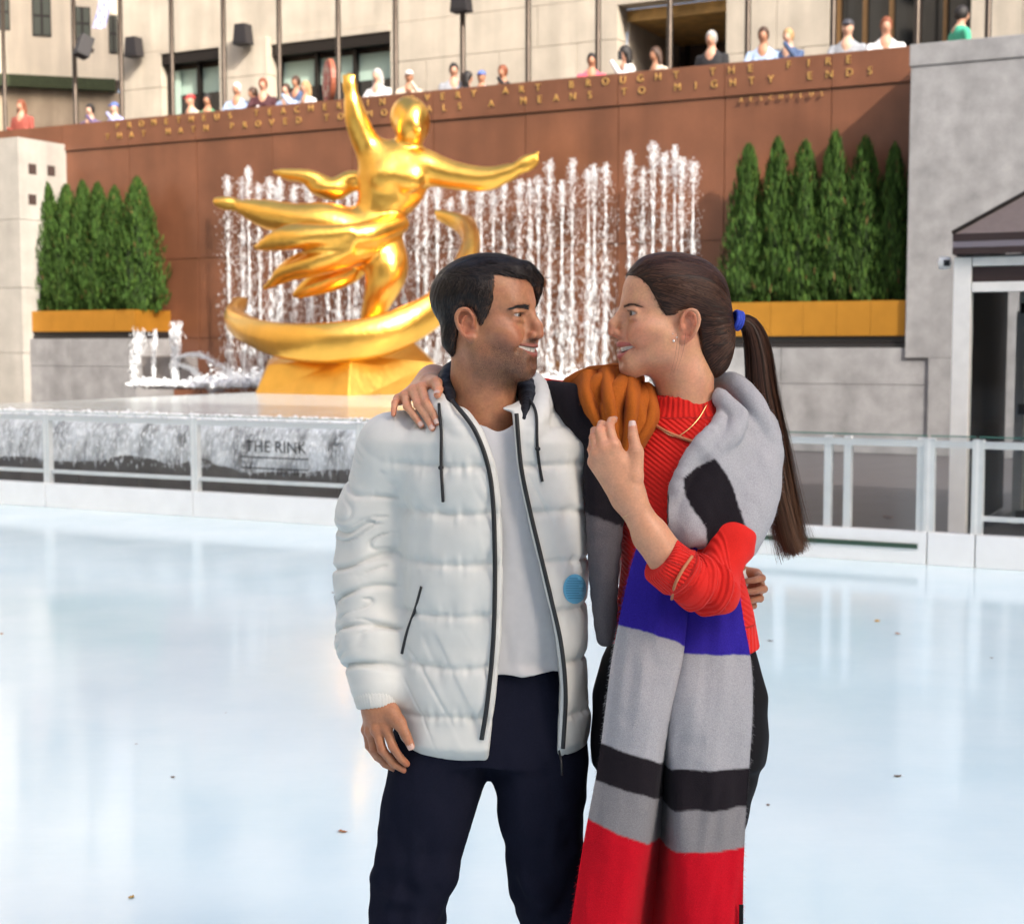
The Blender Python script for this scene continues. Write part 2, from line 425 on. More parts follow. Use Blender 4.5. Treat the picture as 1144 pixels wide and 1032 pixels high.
def pane_material(name, tint=(.90, .95, .95), rough=.02, alpha=.72):
    """thin clear pane: mostly see-through, mirror at the angle the glass has"""
    m = bpy.data.materials.new(name); m.use_nodes = True; nt = m.node_tree; nt.nodes.clear(); out = nt.nodes.new('ShaderNodeOutputMaterial')
    t = nt.nodes.new('ShaderNodeBsdfTransparent'); t.inputs[0].default_value = (*tint, 1); g = nt.nodes.new('ShaderNodeBsdfGlossy'); g.inputs['Roughness'].default_value = rough
    fr = nt.nodes.new('ShaderNodeFresnel'); fr.inputs[0].default_value = 1.5; mx = nt.nodes.new('ShaderNodeMixShader'); ge = nt.nodes.new('ShaderNodeNewGeometry'); sb = nt.nodes.new('ShaderNodeMath'); sb.operation = 'SUBTRACT'; sb.inputs[0].default_value = 1; nt.links.new(ge.outputs['Backfacing'], sb.inputs[1]); ml = nt.nodes.new('ShaderNodeMath'); ml.operation = 'MULTIPLY'; nt.links.new(fr.outputs[0], ml.inputs[0]); nt.links.new(sb.outputs[0], ml.inputs[1]); nt.links.new(ml.outputs[0], mx.inputs[0]); nt.links.new(t.outputs[0], mx.inputs[1]); nt.links.new(g.outputs[0], mx.inputs[2]); nt.links.new(mx.outputs[0], out.inputs[0]); return m
ICE_M = ice_material(); PANE_M = pane_material('clear_pane', (.94, .95, .955)); GLASS_EDGE = mat('green_glass_edge', (.05, .16, .13), .1)

# --- ground sheets
def sheet(name, pts, z, m):
    me = bpy.data.meshes.new(name); me.from_pydata([(p[0], p[1], z) for p in pts], [], [tuple(range(len(pts)))]); me.update(); o = link(name, me, m); o['kind'] = 'structure'
    if me.polygons[0].normal.z < 0: me.flip_normals()
    return o
sheet('ground', [(-300, -300), (300, -300), (300, 400), (-300, 400)], -.06, PAVER_M)
_l, _r = floc(-14, .0, 0), floc(22, .0, 0)
sheet('ice', [_l, _r, _r+NF*42, _l+NF*42], 0.0, ICE_M)
sheet('plaza_floor', [floc(-14, -.10, 0), floc(22, -.10, 0), loc(34, -.5, 0), loc(-12, -.5, 0)], -.004, PAVER_M)

# --- glazed rink fence
fence = empty('rink_fence', floc(0, 0, 0)); tag(fence, 'low glazed rink fence with white posts and white kickboard behind the couple', 'fence')
FI = np.array(fence.location)
def fpart(name, m, *a, bevel=0.0, parent=None):
    mb = MB(); fbox(mb, *a); mb.v = [tuple(np.array(v)-FI) for v in mb.v]; return mb.build(name, m, parent or fence, bevel=bevel)
zk = fs(0, 537)[1]; zt = fs(0, 459)[1]; zk = max(.16, min(zk, .26)); zt = max(.85, min(zt, 1.1))
post_px = [-190, -70, 50, 215, 400, 560, 720, 870]
post_s = [fs(a, 540)[0] for a in post_px]
KICK = mat('white_kickboard', (.82, .83, .84), .35, noise=(5, .04), bump=(30, .1, .002))
joints = [-13.9]+post_s+[fs(1036, 580)[0], fs(1090, 580)[0], fs(1200, 580)[0], fs(1420, 580)[0], 21.9]
joints = sorted(joints)
for a, b in zip(joints[:-1], joints[1:]):
    fpart('kickboard', KICK, a+.004, b-.004, 0.0, zk, -.10, .0, bevel=.006)
    p = fpart('glass_pane', PANE_M, a+.012, b-.012, zk+.012, zt-.004, -.016, -.006)
    fpart('glass_edge', GLASS_EDGE, a+.012, b-.012, zt-.003, zt+.006, -.017, -.005, parent=p)
    fpart('top_rail', WHITE_PAINT, a+.03, b-.03, zt-.085, zt-.035, -.085, -.03, bevel=.004)
    if b < fs(860, 580)[0] or a >= fs(1085, 580)[0]: fpart('middle_rail', WHITE_PAINT, a+.03, b-.03, zk+.10, zk+.135, -.085, -.04, bevel=.004)
for s in joints:
    w = .035
    fpart('post', WHITE_PAINT, s-.040, s+.040, zk, zt-.02, -.09, -.025, bevel=.005)
for a in (922, 944, 1026, 1092):
    s = fs(a, 580)[0]; fpart('post', WHITE_PAINT, s-.028, s+.028, zk, zt-.02, -.105, -.040, bevel=.005)
s0, s1 = fs(800, 610)[0], fs(1025, 612)[0]
fpart('threshold', mat('green_rubber', (.03, .07, .045), .6), s0, s1, .115, .150, -.09, .012)
# lettering on the glass
def text_mesh(name, body, size, m, align='CENTER', spacing=1.0, extrude=.002, thin=0.0):
    cu = bpy.data.curves.new(name, 'FONT'); cu.body = body; cu.size = size; cu.align_x = align; cu.align_y = 'CENTER'; cu.space_character = spacing; cu.extrude = extrude; cu.resolution_u = 3; cu.offset = thin
    o = bpy.data.objects.new(name, cu); COL.objects.link(o); dg = bpy.context.evaluated_depsgraph_get(); me = bpy.data.meshes.new_from_object(o.evaluated_get(dg)); bpy.data.objects.remove(o); me.materials.append(m); return me
def put_text(name, me, p, rz, parent, inv=(0, 0, 0)):
    o = bpy.data.objects.new(name, me); COL.objects.link(o); o.parent = parent; o.location = np.asarray(p)-np.asarray(inv); o.rotation_euler = (math.pi/2, 0, rz); return o
INK = mat('black_vinyl', (.012, .012, .014), .5)
for body, px, py, size, spc in (('THE RINK', 308, 500, .150, 1.02), ('CENTER', 322, 528, .060, 1.2)):
    s, z = fs(px, py); put_text('lettering', text_mesh('lettering', body, size, INK, spacing=spc), floc(s, .002, z), ROTF, fence, FI)
for (a, b, py) in ((268, 345, 510), (270, 345, 522)):
    s0, z = fs(a, py); s1 = fs(b, py)[0]; fpart('lettering_rule', INK, s0, s1, z-.006, z+.006, -.001, .004)

# --- red granite wall with inscription
wall = empty('granite_wall', loc(7, 0, 0)); tag(wall, 'tall red granite wall with gold inscription behind the fountain', 'wall')
WI = np.array(wall.location)
def wpart(parent, inv, name, m, *a, bevel=0.0, mb=None):
    mb = MB(); slab(mb, *a); mb.v = [tuple(np.array(v)-inv) for v in mb.v]; return mb.build(name, m, parent, bevel=bevel)
SL, SR = -3.2, sc(1018, 60, 0)[0]+3.0
vj = [SL]+[sc(a, 300, 0)[0] for a in (74, 147, 222, 306, 395, 485, 587, 690, 808, 926)]+[SR-1.2]
zf = sc(540, 131, 0)[1]; hz = [0.3, 1.75, 3.3, zf]
GROUT = mat('dark_joint', (.05, .03, .024), .8)
wpart(wall, WI, 'backing', GROUT, SL, SR, .0, 6.02, -.9, -.05)
for i in range(len(vj)-1):
    for k in range(3):
        wpart(wall, WI, 'panel', RED_GRANITE, vj[i]+.006, vj[i+1]-.006, hz[k]+.006, hz[k+1]-.006, -.06, .0+.003*((i*7+k*3) % 3), bevel=.004)
    wpart(wall, WI, 'frieze_panel', RED_GRANITE, vj[i]+.005, vj[i+1]-.005, zf+.008, 6.1, -.9 if False else -.55, .035, bevel=.006)
LETTER = mat('gilt_letter', (.78, .48, .16), .4, .6)
def inscription(words, px0, py0, px1, py1, size):
    """words spaced out evenly along the wall between two pixels, letter by letter"""
    sa, za = sc(px0, py0, .05); sb, zb = sc(px1, py1, .05); n = len(words); z = (za+zb)/2; cache = {}
    for i, ch in enumerate(words):
        if ch == ' ': continue
        if ch not in cache: cache[ch] = text_mesh('letter', ch, size, LETTER, extrude=.012, thin=-.0012)
        s = sa+(sb-sa)*i/(n-1); put_text('letter', cache[ch], loc(s, .046, z), ROTW, wall, WI)
inscription('PROMETHEUS TEACHER IN EVERY ART BROUGHT THE FIRE', 131, 139.5, 948, 69, .165)
inscription('THAT HATH PROVED TO MORTALS A MEANS TO MIGHTY ENDS', 120, 152, 972, 81, .165)
inscription('AESCHYLUS', 828, 113, 918, 104, .10)

# --- piers and planter bases
def thing(name, label, cat, at, group=None): o = empty(name, at); tag(o, label, cat, group); return o
s18 = 0.0
pl = thing('stone_pier', 'pale granite pier with square sockets left of the wall', 'pier', loc(-1.6, .8, 0)); I = np.array(pl.location)
zp = sc(74, 161, .05)[1]; rows = [0.2, 1.45, 2.75, 4.1, zp]
for i in range(4):
    for a, b in ((-3.4, -.02), (-7.4, -3.41), (-12.4, -7.41), (-18.4, -12.41), (-26.4, -18.41)): wpart(pl, I, 'block', PALE_GRANITE, a, b, rows[i]+.004, rows[i+1]-.004, -.4, 1.30, bevel=.008)
for (a, b) in ((36, 189), (57, 191), (36, 223), (56, 226)):
    q = VP(a, b, loc(-.02, 0, 0), UW); off = float((q-WO) @ NW); wpart(pl, I, 'socket', GROUT, -.03, -.008, q[2]-.10, q[2]+.10, off-.10, off+.10)
    f_ = MB(); 
pr = thing('stone_pier', 'broad grey granite wall end rising beside the awning kiosk', 'pier', loc(sc(1080, 300, 1.1)[0], .8, 0)); I = np.array(pr.location)
zp2 = sc(1018, 50, 1.1)[1]; sx = sc(1013, 300, 1.1)[0]; rows = [0.0, 1.35, zp2-.35, zp2]
wpart(pr, I, 'block', GREY_GRANITE, sx+.34, sx+9.0, .0, 1.42, -.3, 1.10, bevel=.008)
wpart(pr, I, 'block', GREY_GRANITE, sx, sx+9.0, 1.424, zp2-.32, -.3, 1.10, bevel=.008)
wpart(pr, I, 'coping', GREY_GRANITE, sx-.02, sx+9.0, zp2-.316, zp2, -.35, 1.12, bevel=.02)
BRASS = mat('yellow_brass_sheet', (.52, .24, .030), .38, .55, noise=(3, .10), bump=(4, .15, .01))
BLACKST = mat('black_ledge', (.02, .018, .018), .4)
def planter(px0, px1, y0, y1, yb, off, label, tpx, tops, seed, label_t, ret=None):
    a, z1 = sc(px0, y0, off); b, z0 = sc(px1, y1, off); z1 = (z1+sc(px1, y0, off)[1])/2; zb = sc((px0+px1)/2, yb, off)[1]
    t = thing('planter', label, 'planter', loc((a+b)/2, off/2, 0)); I = np.array(t.location)
    n = 6
    for i in range(n):
        wpart(t, I, 'brass_panel', BRASS, a+(b-a)*i/n+.002, a+(b-a)*(i+1)/n-.002, z0, z1, off-.03, off, bevel=.003)
    wpart(t, I, 'side_panel', BRASS, b-.03, b, z0, z1, .02, off-.034); wpart(t, I, 'side_panel', BRASS, a, a+.03, z0, z1, .02, off-.034)
    wpart(t, I, 'soil', mat('soil', (.03, .02, .014), .9, noise=(30, .4), bump=(40, 1, .03)), a+.03, b-.03, z0, z1-.06, .02, off-.034)
    wpart(t, I, 'ledge', BLACKST, a-.05, b+.02, zb+(z0-zb)*.45, z0-.004, .0, off-.05); wpart(t, I, 'ledge', BLACKST, a-.08, b+.05, zb, zb+(z0-zb)*.38, .0, off-.02)
    return a, b, z0, z1, zb
lp = planter(13, 151, 347, 370, 378, 1.05, 'yellow brass planter with clipped conifers at the left pier', None, None, 1, None)
rp = planter(790, 1011, 337, 375, 388, 1.02, 'yellow brass planter with clipped conifers beside the grey wall end', None, None, 2, None)
for nm, lab, (a, b, z0, z1, zb), off, aa, bb in (('retaining_wall', 'grey granite base under the left brass planter', lp, 1.12, -.6, lp[1]+.05), ('retaining_wall', 'grey granite base under the right brass planter', rp, 1.06, rp[0]-1.0, sx+.335)):
    t = thing(nm, lab, 'wall', loc((a+b)/2, .5, 0)); I = np.array(t.location); zz = [0.0, zb-.55, zb-.003]; n = max(2, int((bb-aa)/1.5))
    for i in range(n):
        for k in range(2): wpart(t, I, 'block', GREY_GRANITE, aa+(bb-aa)*i/n+.004, aa+(bb-aa)*(i+1)/n-.004, zz[k]+.004, zz[k+1]-.004, .02, off, bevel=.006)
# --- fountain basin
bo = 9.6
zl = .86
def b_off():      # distance in front of the wall at which the lip is seen at (0,464)
    q = G(0, 464, zl); return float((q-WO) @ NW)
BO = b_off(); s_end = sc(858, 440, 1.1)[0]
bs = thing('fountain_basin', 'grey granite fountain basin with wet overflowing lip below the gold sculpture', 'fountain', loc(4, BO/2, 0)); I = np.array(bs.location)
WETST = stone('wet_granite', (.22, .20, .19), .25, 3, .25, .2)
wn_ = 9; sa = sc(-160, 470, BO)[0]
for i in range(wn_):
    a = sa+(s_end-sa)*i/wn_; b = sa+(s_end-sa)*(i+1)/wn_
    wpart(bs, I, 'front_stone', WETST, a+.004, b-.004, 0.0, zl-.16, BO-.45, BO-.10, bevel=.01)
    wpart(bs, I, 'lip_stone', GREY_GRANITE, a+.003, b-.003, zl-.155, zl, BO-.60, BO, bevel=.035)
wpart(bs, I, 'side_stone', WETST, s_end-.5, s_end, 0.0, zl-.01, 1.1, BO-.61)
def water_material(name, col=(.75, .82, .85), rough=.08, alpha=1.0, tr=.6):
    m = mat(name, col, rough, bump=(7, .6, .05)); b = m.node_tree.nodes['Principled BSDF']; b.inputs['Transmission Weight'].default_value = tr; b.inputs['IOR'].default_value = 1.33; return m
POOL_M = mat('pool_water', (.50, .55, .55), .10, bump=(5, .8, .08), spec=.6)
o = sheet('water', [loc(sa, BO-.3, 0), loc(s_end-.2, BO-.3, 0), loc(s_end-.2, .3, 0), loc(sa, .3, 0)], zl+.012, POOL_M)
# --- kiosk with awning on the right
kz = G(1068, 604, 0); KS = float((kz-FA) @ UF); KO = float((kz-FA) @ NF)
ks = thing('kiosk', 'glazed kiosk with white frame and brown hipped awning at right edge', 'kiosk', floc(KS, KO, 0)); I = np.array(ks.location)
def kp(name, m, *a, bevel=0.0, parent=None):
    mb = MB(); fbox(mb, *a); mb.v = [tuple(np.array(v)-I) for v in mb.v]; return mb.build(name, m, parent or ks, bevel=bevel)
def kq(px, py): q = VP(px, py, floc(KS, KO, 0), NF); return float((q-FA) @ UF), float(q[2])
AWN = mat('taupe_awning', (.155, .125, .118), .8, noise=(20, .08), bump=(200, .3, .001)); AWNB = mat('brown_awning_band', (.035, .020, .020), .75); AWNS = mat('mauve_stripe', (.19, .17, .20), .8)
zA = kq(1068, 262)[1]; zB = kq(1068, 285)[1]; zc1 = kq(1100, 297)[1]; zc2 = kq(1100, 315)[1]; zc3 = kq(1100, 326)[1]; W_ = 3.4
kp('post', WHITE_PAINT, KS-.07, KS+.07, 0, zB-.02, KO-.14, KO, bevel=.008)
kp('beam', WHITE_PAINT, KS+.075, KS+W_, zc1, zB-.02, KO-.12, KO-.01, bevel=.006); kp('header_panel', AWNB, KS+.075, KS+W_, zc2+.004, zc1-.004, KO-.09, KO-.04)
kp('beam', WHITE_PAINT, KS+.075, KS+W_, zc3, zc2, KO-.12, KO-.005, bevel=.006)
kp('glass_pane', PANE_M, KS+.075, KS+W_, .06, zc3-.004, KO-.065, KO-.053)
for a in (.55, 1.25, 1.95): kp('door_frame', BRONZE, KS+a, KS+a+.09, .06, 1.95, KO-1.3, KO-1.22)
for z in (.06, 1.0, 1.88): kp('door_frame', BRONZE, KS+.30, KS+W_, z, z+.09, KO-1.215, KO-1.15)
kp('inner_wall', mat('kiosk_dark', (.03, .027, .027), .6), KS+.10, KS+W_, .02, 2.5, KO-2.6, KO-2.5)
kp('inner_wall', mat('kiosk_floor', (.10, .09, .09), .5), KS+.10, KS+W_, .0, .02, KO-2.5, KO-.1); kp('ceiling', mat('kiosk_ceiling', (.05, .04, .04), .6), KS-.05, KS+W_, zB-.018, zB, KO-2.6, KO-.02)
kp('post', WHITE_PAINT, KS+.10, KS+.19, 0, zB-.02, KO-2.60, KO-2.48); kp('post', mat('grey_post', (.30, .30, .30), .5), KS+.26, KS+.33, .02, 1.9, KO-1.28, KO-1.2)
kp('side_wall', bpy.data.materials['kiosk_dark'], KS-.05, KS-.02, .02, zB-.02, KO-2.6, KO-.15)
kp('door_handle', mat('steel', (.6, .6, .6), .3, 1), KS+.78, KS+.80, .95, 1.25, KO-1.14, KO-1.10)
aw = MB()
sl_, zq = kq(1064, 262); ov = .07; depth_ = 2.6; rise = 1.15
pts = [floc(KS-ov, KO+ov, zA), floc(KS+W_, KO+ov, zA), floc(KS+W_, KO-depth_, zA), floc(KS-ov, KO-depth_, zA), floc(KS+1.65, KO-depth_/2, zA+rise), floc(KS+W_, KO-depth_/2, zA+rise)]
aw.add([np.array(p)-I for p in pts], [(0, 1, 5, 4), (3, 0, 4), (2, 3, 4, 5), (0, 3, 2, 1)]); awn = aw.build('awning', AWN, ks)
for (z0, z1, m_) in ((zA-.06, zA-.002, AWNB), (zB+.055, zA-.063, AWNS), (zB, zB+.052, AWNB)):
    for (a0, a1, o0, o1) in ((KS-ov, KS+W_, KO+ov-.012, KO+ov), (KS-ov, KS-ov+.012, KO-depth_, KO+ov-.013)): kp('valance', m_, a0, a1, z0, z1, o0, o1, parent=awn)
tb = MB().tube([np.array(floc(KS-ov, KO+ov, zA+.01))-I, np.array(floc(KS+1.65, KO-depth_/2, zA+rise+.01))-I], .018, 8).build('ridge_piping', BRONZE, awn, True)
lamp = thing('wall_lamp', 'small white floodlight fixed beside the awning corner', 'lamp', floc(KS-.16, KO-.1, zB-.06)); L0 = MB().lathe([(.0, -.05), (.05, -.045), (.06, .0), (.045, .05), (.0, .055)], (0, 0, 0), 12)
L0.build('lamp_body', WHITE_PAINT, lamp, True); MB().box((0, -.055, 0), (.05, .012, .05)).build('lens', INK, lamp)
# ------------------------------------------------------------------ street level: buildings, poles, signs
ZS = 5.05
FO = -11.5                                   # facade stands this far behind the granite wall
street = sheet('street', [loc(-60, -.9, 0), loc(70, -.9, 0), loc(70, -40, 0), loc(-60, -40, 0)], ZS, PAVER_M)
bld = thing('office_building', 'pale limestone office building with dark shopfronts above the granite wall', 'building', loc(8, FO, ZS)); BI = np.array(bld.location)
wp = lambda *a, **k: wpart(bld, BI, *a, **k)
def fz(px, py): return sc(px, py, FO)
top = ZS+22
wins = [(180, 249, 58), (303, 434, 40)]      # shopfront openings: left px, right px, top py
edges = [fz(135, 50)[0], fz(180, 60)[0], fz(250, 60)[0], fz(303, 40)[0], fz(436, 40)[0], fz(690, 20)[0], fz(815, 30)[0], fz(930, 30)[0], fz(1086, 30)[0], fz(1330, 30)[0]]
zw1, zw2 = fz(215, 57)[1], fz(370, 43)[1]; zent = fz(740, 14)[1]
def ashlar(s0, s1, z0, z1, off=0.0, w=2.1, h=1.05):
    nx = max(1, round((s1-s0)/w)); nz = max(1, round((z1-z0)/h))
    for k in range(nz):
        sh = (k % 2)*.5/nx*(1 if nx > 1 else 0); xs = [0]+[min(1, max(0, (i+1)/nx-sh)) for i in range(nx)]+([1] if sh else []); xs[-1] = 1
        for i in range(len(xs)-1):
            if xs[i+1]-xs[i] < .02: continue
            wp('stone', LIMESTONE, s0+(s1-s0)*xs[i]+.006, s0+(s1-s0)*xs[i+1]-.006, z0+(z1-z0)*k/nz+.006, z0+(z1-z0)*(k+1)/nz-.006, FO-.6, FO+off+.004*((i+k*2) % 3), bevel=.01)
e = edges
ashlar(e[0], e[1], ZS, ZS+5.2); ashlar(e[2], e[3], ZS, ZS+5.2, .22); ashlar(e[4], e[5], ZS, ZS+5.2); ashlar(e[6], e[7], ZS, ZS+5.2, .25, 1.6, 1.6); ashlar(e[8], e[9], ZS, ZS+5.2, .2)
ashlar(e[1], e[2], zw1, ZS+5.2, .03, 2.6, .9); ashlar(e[3], e[4], zw2, ZS+5.2, .03, 2.6, .9)
wp('wall', LIMESTONE, e[0], e[9], ZS+5.21, top, FO-.6, FO-.01); wp('backing', GROUT, e[0], e[9], ZS, ZS+5.2, FO-9.5, FO-9.0)
MINT = mat('mint_blind', (.42, .56, .48), .6); MULL = mat('dark_mullion', (.022, .018, .016), .4, .5); WARM = mat('shop_interior', (.060, .035, .020), .6, noise=(2.5, .7))
for (a, b, zt_) in ((e[1], e[2], zw1), (e[3], e[4], zw2)):
    w = thing_part = wp('shop_window', MULL, a, b, zt_-.30, zt_-.004, FO-.5, FO-.02)
    wp('blind', MINT, a+.06, b-.06, zt_-1.15, zt_-.42, FO-.47, FO-.44)
    wp('glass_pane', GLASS_DARK, a+.05, b-.05, ZS+.05, zt_-1.16, FO-.40, FO-.38); wp('shop_display', WARM, a, b, ZS, zt_, FO-.58, FO-.55)
    n = 3 if b-a > 3 else 2
    for i in range(n+1): s = a+.05+(b-a-.1)*i/n; wp('mullion', MULL, s-.05, s+.05, ZS, zt_-.305, FO-.43, FO-.25)
    wp('mullion', MULL, a+.1, b-.1, ZS+2.05, ZS+2.12, FO-.37, FO-.30)
wp('mint_pane', MINT, e[1]+.10, e[1]+.42, ZS+.05, zw1-.45, FO-.36, FO-.33)
# recessed entrance with gilded soffit
GILT = mat('gilded_plaster', (.55, .34, .12), .45, .3, noise=(3, .35), bump=(5, .6, .05))
wp('soffit', GILT, e[5]-.5, e[6]+4, zent, zent+.3, FO-4.5, FO-.61); wp('entrance_side', LIMESTONE, e[5], e[5]+.05, ZS, zent-.004, FO-4.09, FO-.61); wp('stone', LIMESTONE, e[5], e[6], zent+.304, ZS+5.2, FO-.6, FO-.005)
wp('entrance_glass', WARM, e[5]-.5, e[6]+4.0, ZS, zent-.004, FO-4.2, FO-4.1); wp('entrance_side', LIMESTONE, e[6]+3.4, e[6]+3.5, ZS, zent-.004, FO-4.09, FO-.61)
for i in range(5): s = e[5]+.3+(e[6]-e[5]-.6)*i/4; wp('mullion', MULL, s-.04, s+.04, ZS, zent-.012, FO-4.09, FO-3.98)
wp('glass_pane', GLASS_DARK, e[7]+.02, e[8]-.02, ZS, ZS+5.2, FO-.50, FO-.46)
for i in range(6): s = e[7]+.05+(e[8]-e[7]-.1)*i/5; wp('mullion', MAT_GM if False else mat('gilt_mullion', (.22, .13, .06), .4, .7), s-.045, s+.045, ZS, ZS+5.19, FO-.455, FO-.32)
# upper windows of the same building, above the frame
for i in range(8):
    for k in range(4):
        s = e[0]+2+i*4.2
        if s < e[9]-2: wp('window', GLASS_DARK, s, s+1.6, ZS+7+k*3.8, ZS+9.4+k*3.8, FO-.02, FO+.02)
# side-street building on the left, its front running away to the right
LO = VP(-40, 40, loc(-4, FO-6, 0), NW); lu = nrm(np.array([UW[0]*.72-NW[0]*.70, UW[1]*.72-NW[1]*.70, 0])); ln = np.array([lu[1], -lu[0], 0]); ln = ln if ln[1] < 0 else -ln
bl2 = thing('corner_building', 'cream limestone building with small windows behind the left pier', 'building', (LO[0], LO[1], ZS)); LI = np.array(bl2.location); RL = math.atan2(lu[1], lu[0])
def lq(px, py): q = VP(px, py, LO, ln); return float((q-LO) @ lu), float(q[2])
def lpart(name, m, s0, s1, z0, z1, o0, o1, bevel=0.0, parent=None):
    c = LO*[1, 1, 0]+lu*(s0+s1)/2+ln*(o0+o1)/2+np.array([0, 0, (z0+z1)/2])-LI; return MB().box(c, (s1-s0, abs(o1-o0), z1-z0), RL).build(name, m, parent or bl2, bevel=bevel)
CREAM = stone('cream_limestone', (.62, .54, .42), .08, .8, .8, .2); zb_ = lq(60, 94)[1]; sE = lq(134, 60)[0]
lpart('wall', CREAM, -14, sE, zb_+.25, ZS+24, -8, 0); lpart('wall', stone('tan_limestone', (.42, .33, .23), .2, 1, .8, .3), -14, sE, ZS, zb_-.2, -8, -.15); lpart('ledge', mat('green_hedge_ledge', (.035, .045, .018), .9, noise=(20, .5)), -14, sE-.2, zb_-.196, zb_+.246, -.9, .30)
for (x0, x1, y0, y1) in ((-2, 11, -6, 34), (36, 57, -4, 41), (82, 101, 8, 46), (121, 131, 17, 60)):
    s0, s1 = lq(x0, 20)[0], lq(x1, 20)[0]; z1, z0 = lq((x0+x1)/2, y0)[1], lq((x0+x1)/2, y1)[1]; w_ = lpart('window', MULL, s0, s1, z0, z1, -.1, .04, bevel=.02)
    n = 2
    for i in range(2):
        for k in range(2): a = s0+(s1-s0)*i/2; c = z0+(z1-z0)*k/2; lpart('pane', mat('greenish_pane', (.10, .11, .09), .1) if (i, k) == (0, 0) else bpy.data.materials['greenish_pane'], a+.05, a+(s1-s0)/2-.04, c+.05, c+(z1-z0)/2-.04, .042, .05, parent=w_)
# a flag hanging in the side street
q0 = VP(122, 3, loc(0, FO+2, 0), NW); flag = thing('flag', 'small furled blue and white flag above the corner building', 'flag', q0)
mbf = MB(); Vf = []; Ff = []
for i in range(8):
    for k in range(7): Vf.append((-.09*i/7*3+.05*math.sin(k*1.4+i), .05*math.sin(k*1.7), .35-.16*i*.9+.04*k*.5)) if False else Vf.append(((k/6-.5)*.42-.045*i, .07*math.sin(k*1.5+i*.4), .40-.16*i))
for i in range(7):
    for k in range(6): Ff.append((i*7+k, i*7+k+1, (i+1)*7+k+1, (i+1)*7+k))
cf_ = [((.55, .57, .70) if (k+i) % 3 else (.10, .12, .45)) for i in range(8) for k in range(7)]
link('cloth', np_mesh('cloth', np.array(Vf), np.array(Ff), attrs={'Col': np.array(cf_)}), mat('flag_cloth', rough=.8, attr='Col'), flag); MB().tube([(0, 0, .4), (.2, .2, 1.4)], .02, 6).build('cord', BRONZE, flag)
# flagpoles along the parapet
POLE_M = mat('bronze_pole', (.055, .042, .032), .38, .7, noise=(6, .2))
pole_me = MB().lathe([(.085, 0), (.085, .10), (.055, .13), (.050, 4), (.045, 11.0), (.02, 11.05)], (0, 0, 0), 12).mesh('pole', True); col_me = MB().lathe([(.075, 0), (.095, .02), (.095, .10), (.070, .14)], (0, 0, .72), 12).mesh('collar', True)
names = ['leftmost of the flagpoles on the parapet', 'carrying the loudspeaker', 'beside the corner building', 'in front of the first shopfront', 'right of the first shopfront', 'in front of the wide shopfront', 'in front of the red round sign', 'right of the wide shopfront', 'behind the dark haired visitors', 'above the plain limestone wall', 'behind the pink shirted visitor', 'in front of the gilded entrance', 'beside the pale stone pillar', 'left of the man in grey cap', 'behind the grey wall end', 'rightmost of the flagpoles']
for i, a in enumerate((4, 83, 135, 192, 250, 312, 378, 442, 517, 590, 668, 748, 835, 930, 1024, 1103)):
    s, z = sc(a, 60, -1.35); p = thing('flagpole', 'slim dark bronze flagpole '+names[i], 'flagpole', loc(s, -1.35, ZS), 'flagpoles along the parapet'); link('pole', pole_me, POLE_M, p); link('collar', col_me, POLE_M, p)
SPK = mat('black_grille', (.018, .016, .018), .6, bump=(300, .5, .002))
def speaker(at, rz, label, s=1.0, tilt=0):
    t = thing('loudspeaker', label, 'loudspeaker', at, 'loudspeakers'); t.rotation_euler = (tilt, 0, rz)
    MB().add([(x*s*w, y*s, z*s) for z, w, yy in ((-.30, 1.2, 0), (.30, .85, 0)) for x, y in ((-.22, -.16), (.22, -.16), (.22, .2), (-.22, .2))], [(3, 2, 1, 0), (4, 5, 6, 7), (0, 1, 5, 4), (1, 2, 6, 5), (2, 3, 7, 6), (3, 0, 4, 7)]).build('cabinet', SPK, t, bevel=.02)
    MB().box((0, -.165*s, 0), (.34*s, .012, .46*s)).build('grille', SPK, t); MB().box((0, .25*s, 0), (.08*s, .12*s, .12*s)).build('bracket', BRONZE, t)
s, z = sc(93, 52, -1.1); speaker(loc(s, -1.1, z), ROTW-.5, 'black loudspeaker bolted to the flagpole by the corner building', .75, -.35)
s, z = sc(149, 53, FO+.3); speaker(loc(s, FO+.3, z), ROTW, 'black loudspeaker on the limestone left of the first shopfront', .95)
s, z = sc(271, 39, FO+.5); speaker(loc(s, FO+.5, z), ROTW, 'black loudspeaker on the limestone between the two shopfronts', .95)
s, z = sc(515, 1, -1.1); speaker(loc(s, -1.1, z), ROTW, 'black loudspeaker high on a flagpole above the dark haired visitors', .7)
s, z = sc(365, 91, -3.2); rs = thing('round_sign', 'red oval shop sign with pale pattern behind the sculpture', 'sign', loc(s, -3.2, z)); rs.rotation_euler = (0, 0, ROTW-.75)
def disc(r, y0, y1, n=28, sx=1): return MB().add([(r*sx*math.cos(2*math.pi*k/n), y, r*math.sin(2*math.pi*k/n)) for y in (y0, y1) for k in range(n)], [tuple(range(n)), tuple(range(2*n-1, n-1, -1))]+[(k, n+k, n+(k+1) % n, (k+1) % n) for k in range(n)])
disc(.46, .0, .10).build('rim', mat('sign_rim', (.35, .10, .05), .5), rs); disc(.40, -.012, -.001).build('face', mat('sign_red', (.42, .035, .03), .5, noise=(9, .5)), rs)
for k in range(9): w = k*2*math.pi/9; MB().box((.27*math.cos(w), -.016, .27*math.sin(w)), (.09, .006, .13)).build('sign_mark', mat('sign_cream', (.70, .55, .42), .6) if k == 0 else bpy.data.materials['sign_cream'], rs)
MB().tube([(0, .05, -.45), (0, .05, -(z-ZS))], .03, 8).build('sign_post', BRONZE, rs)
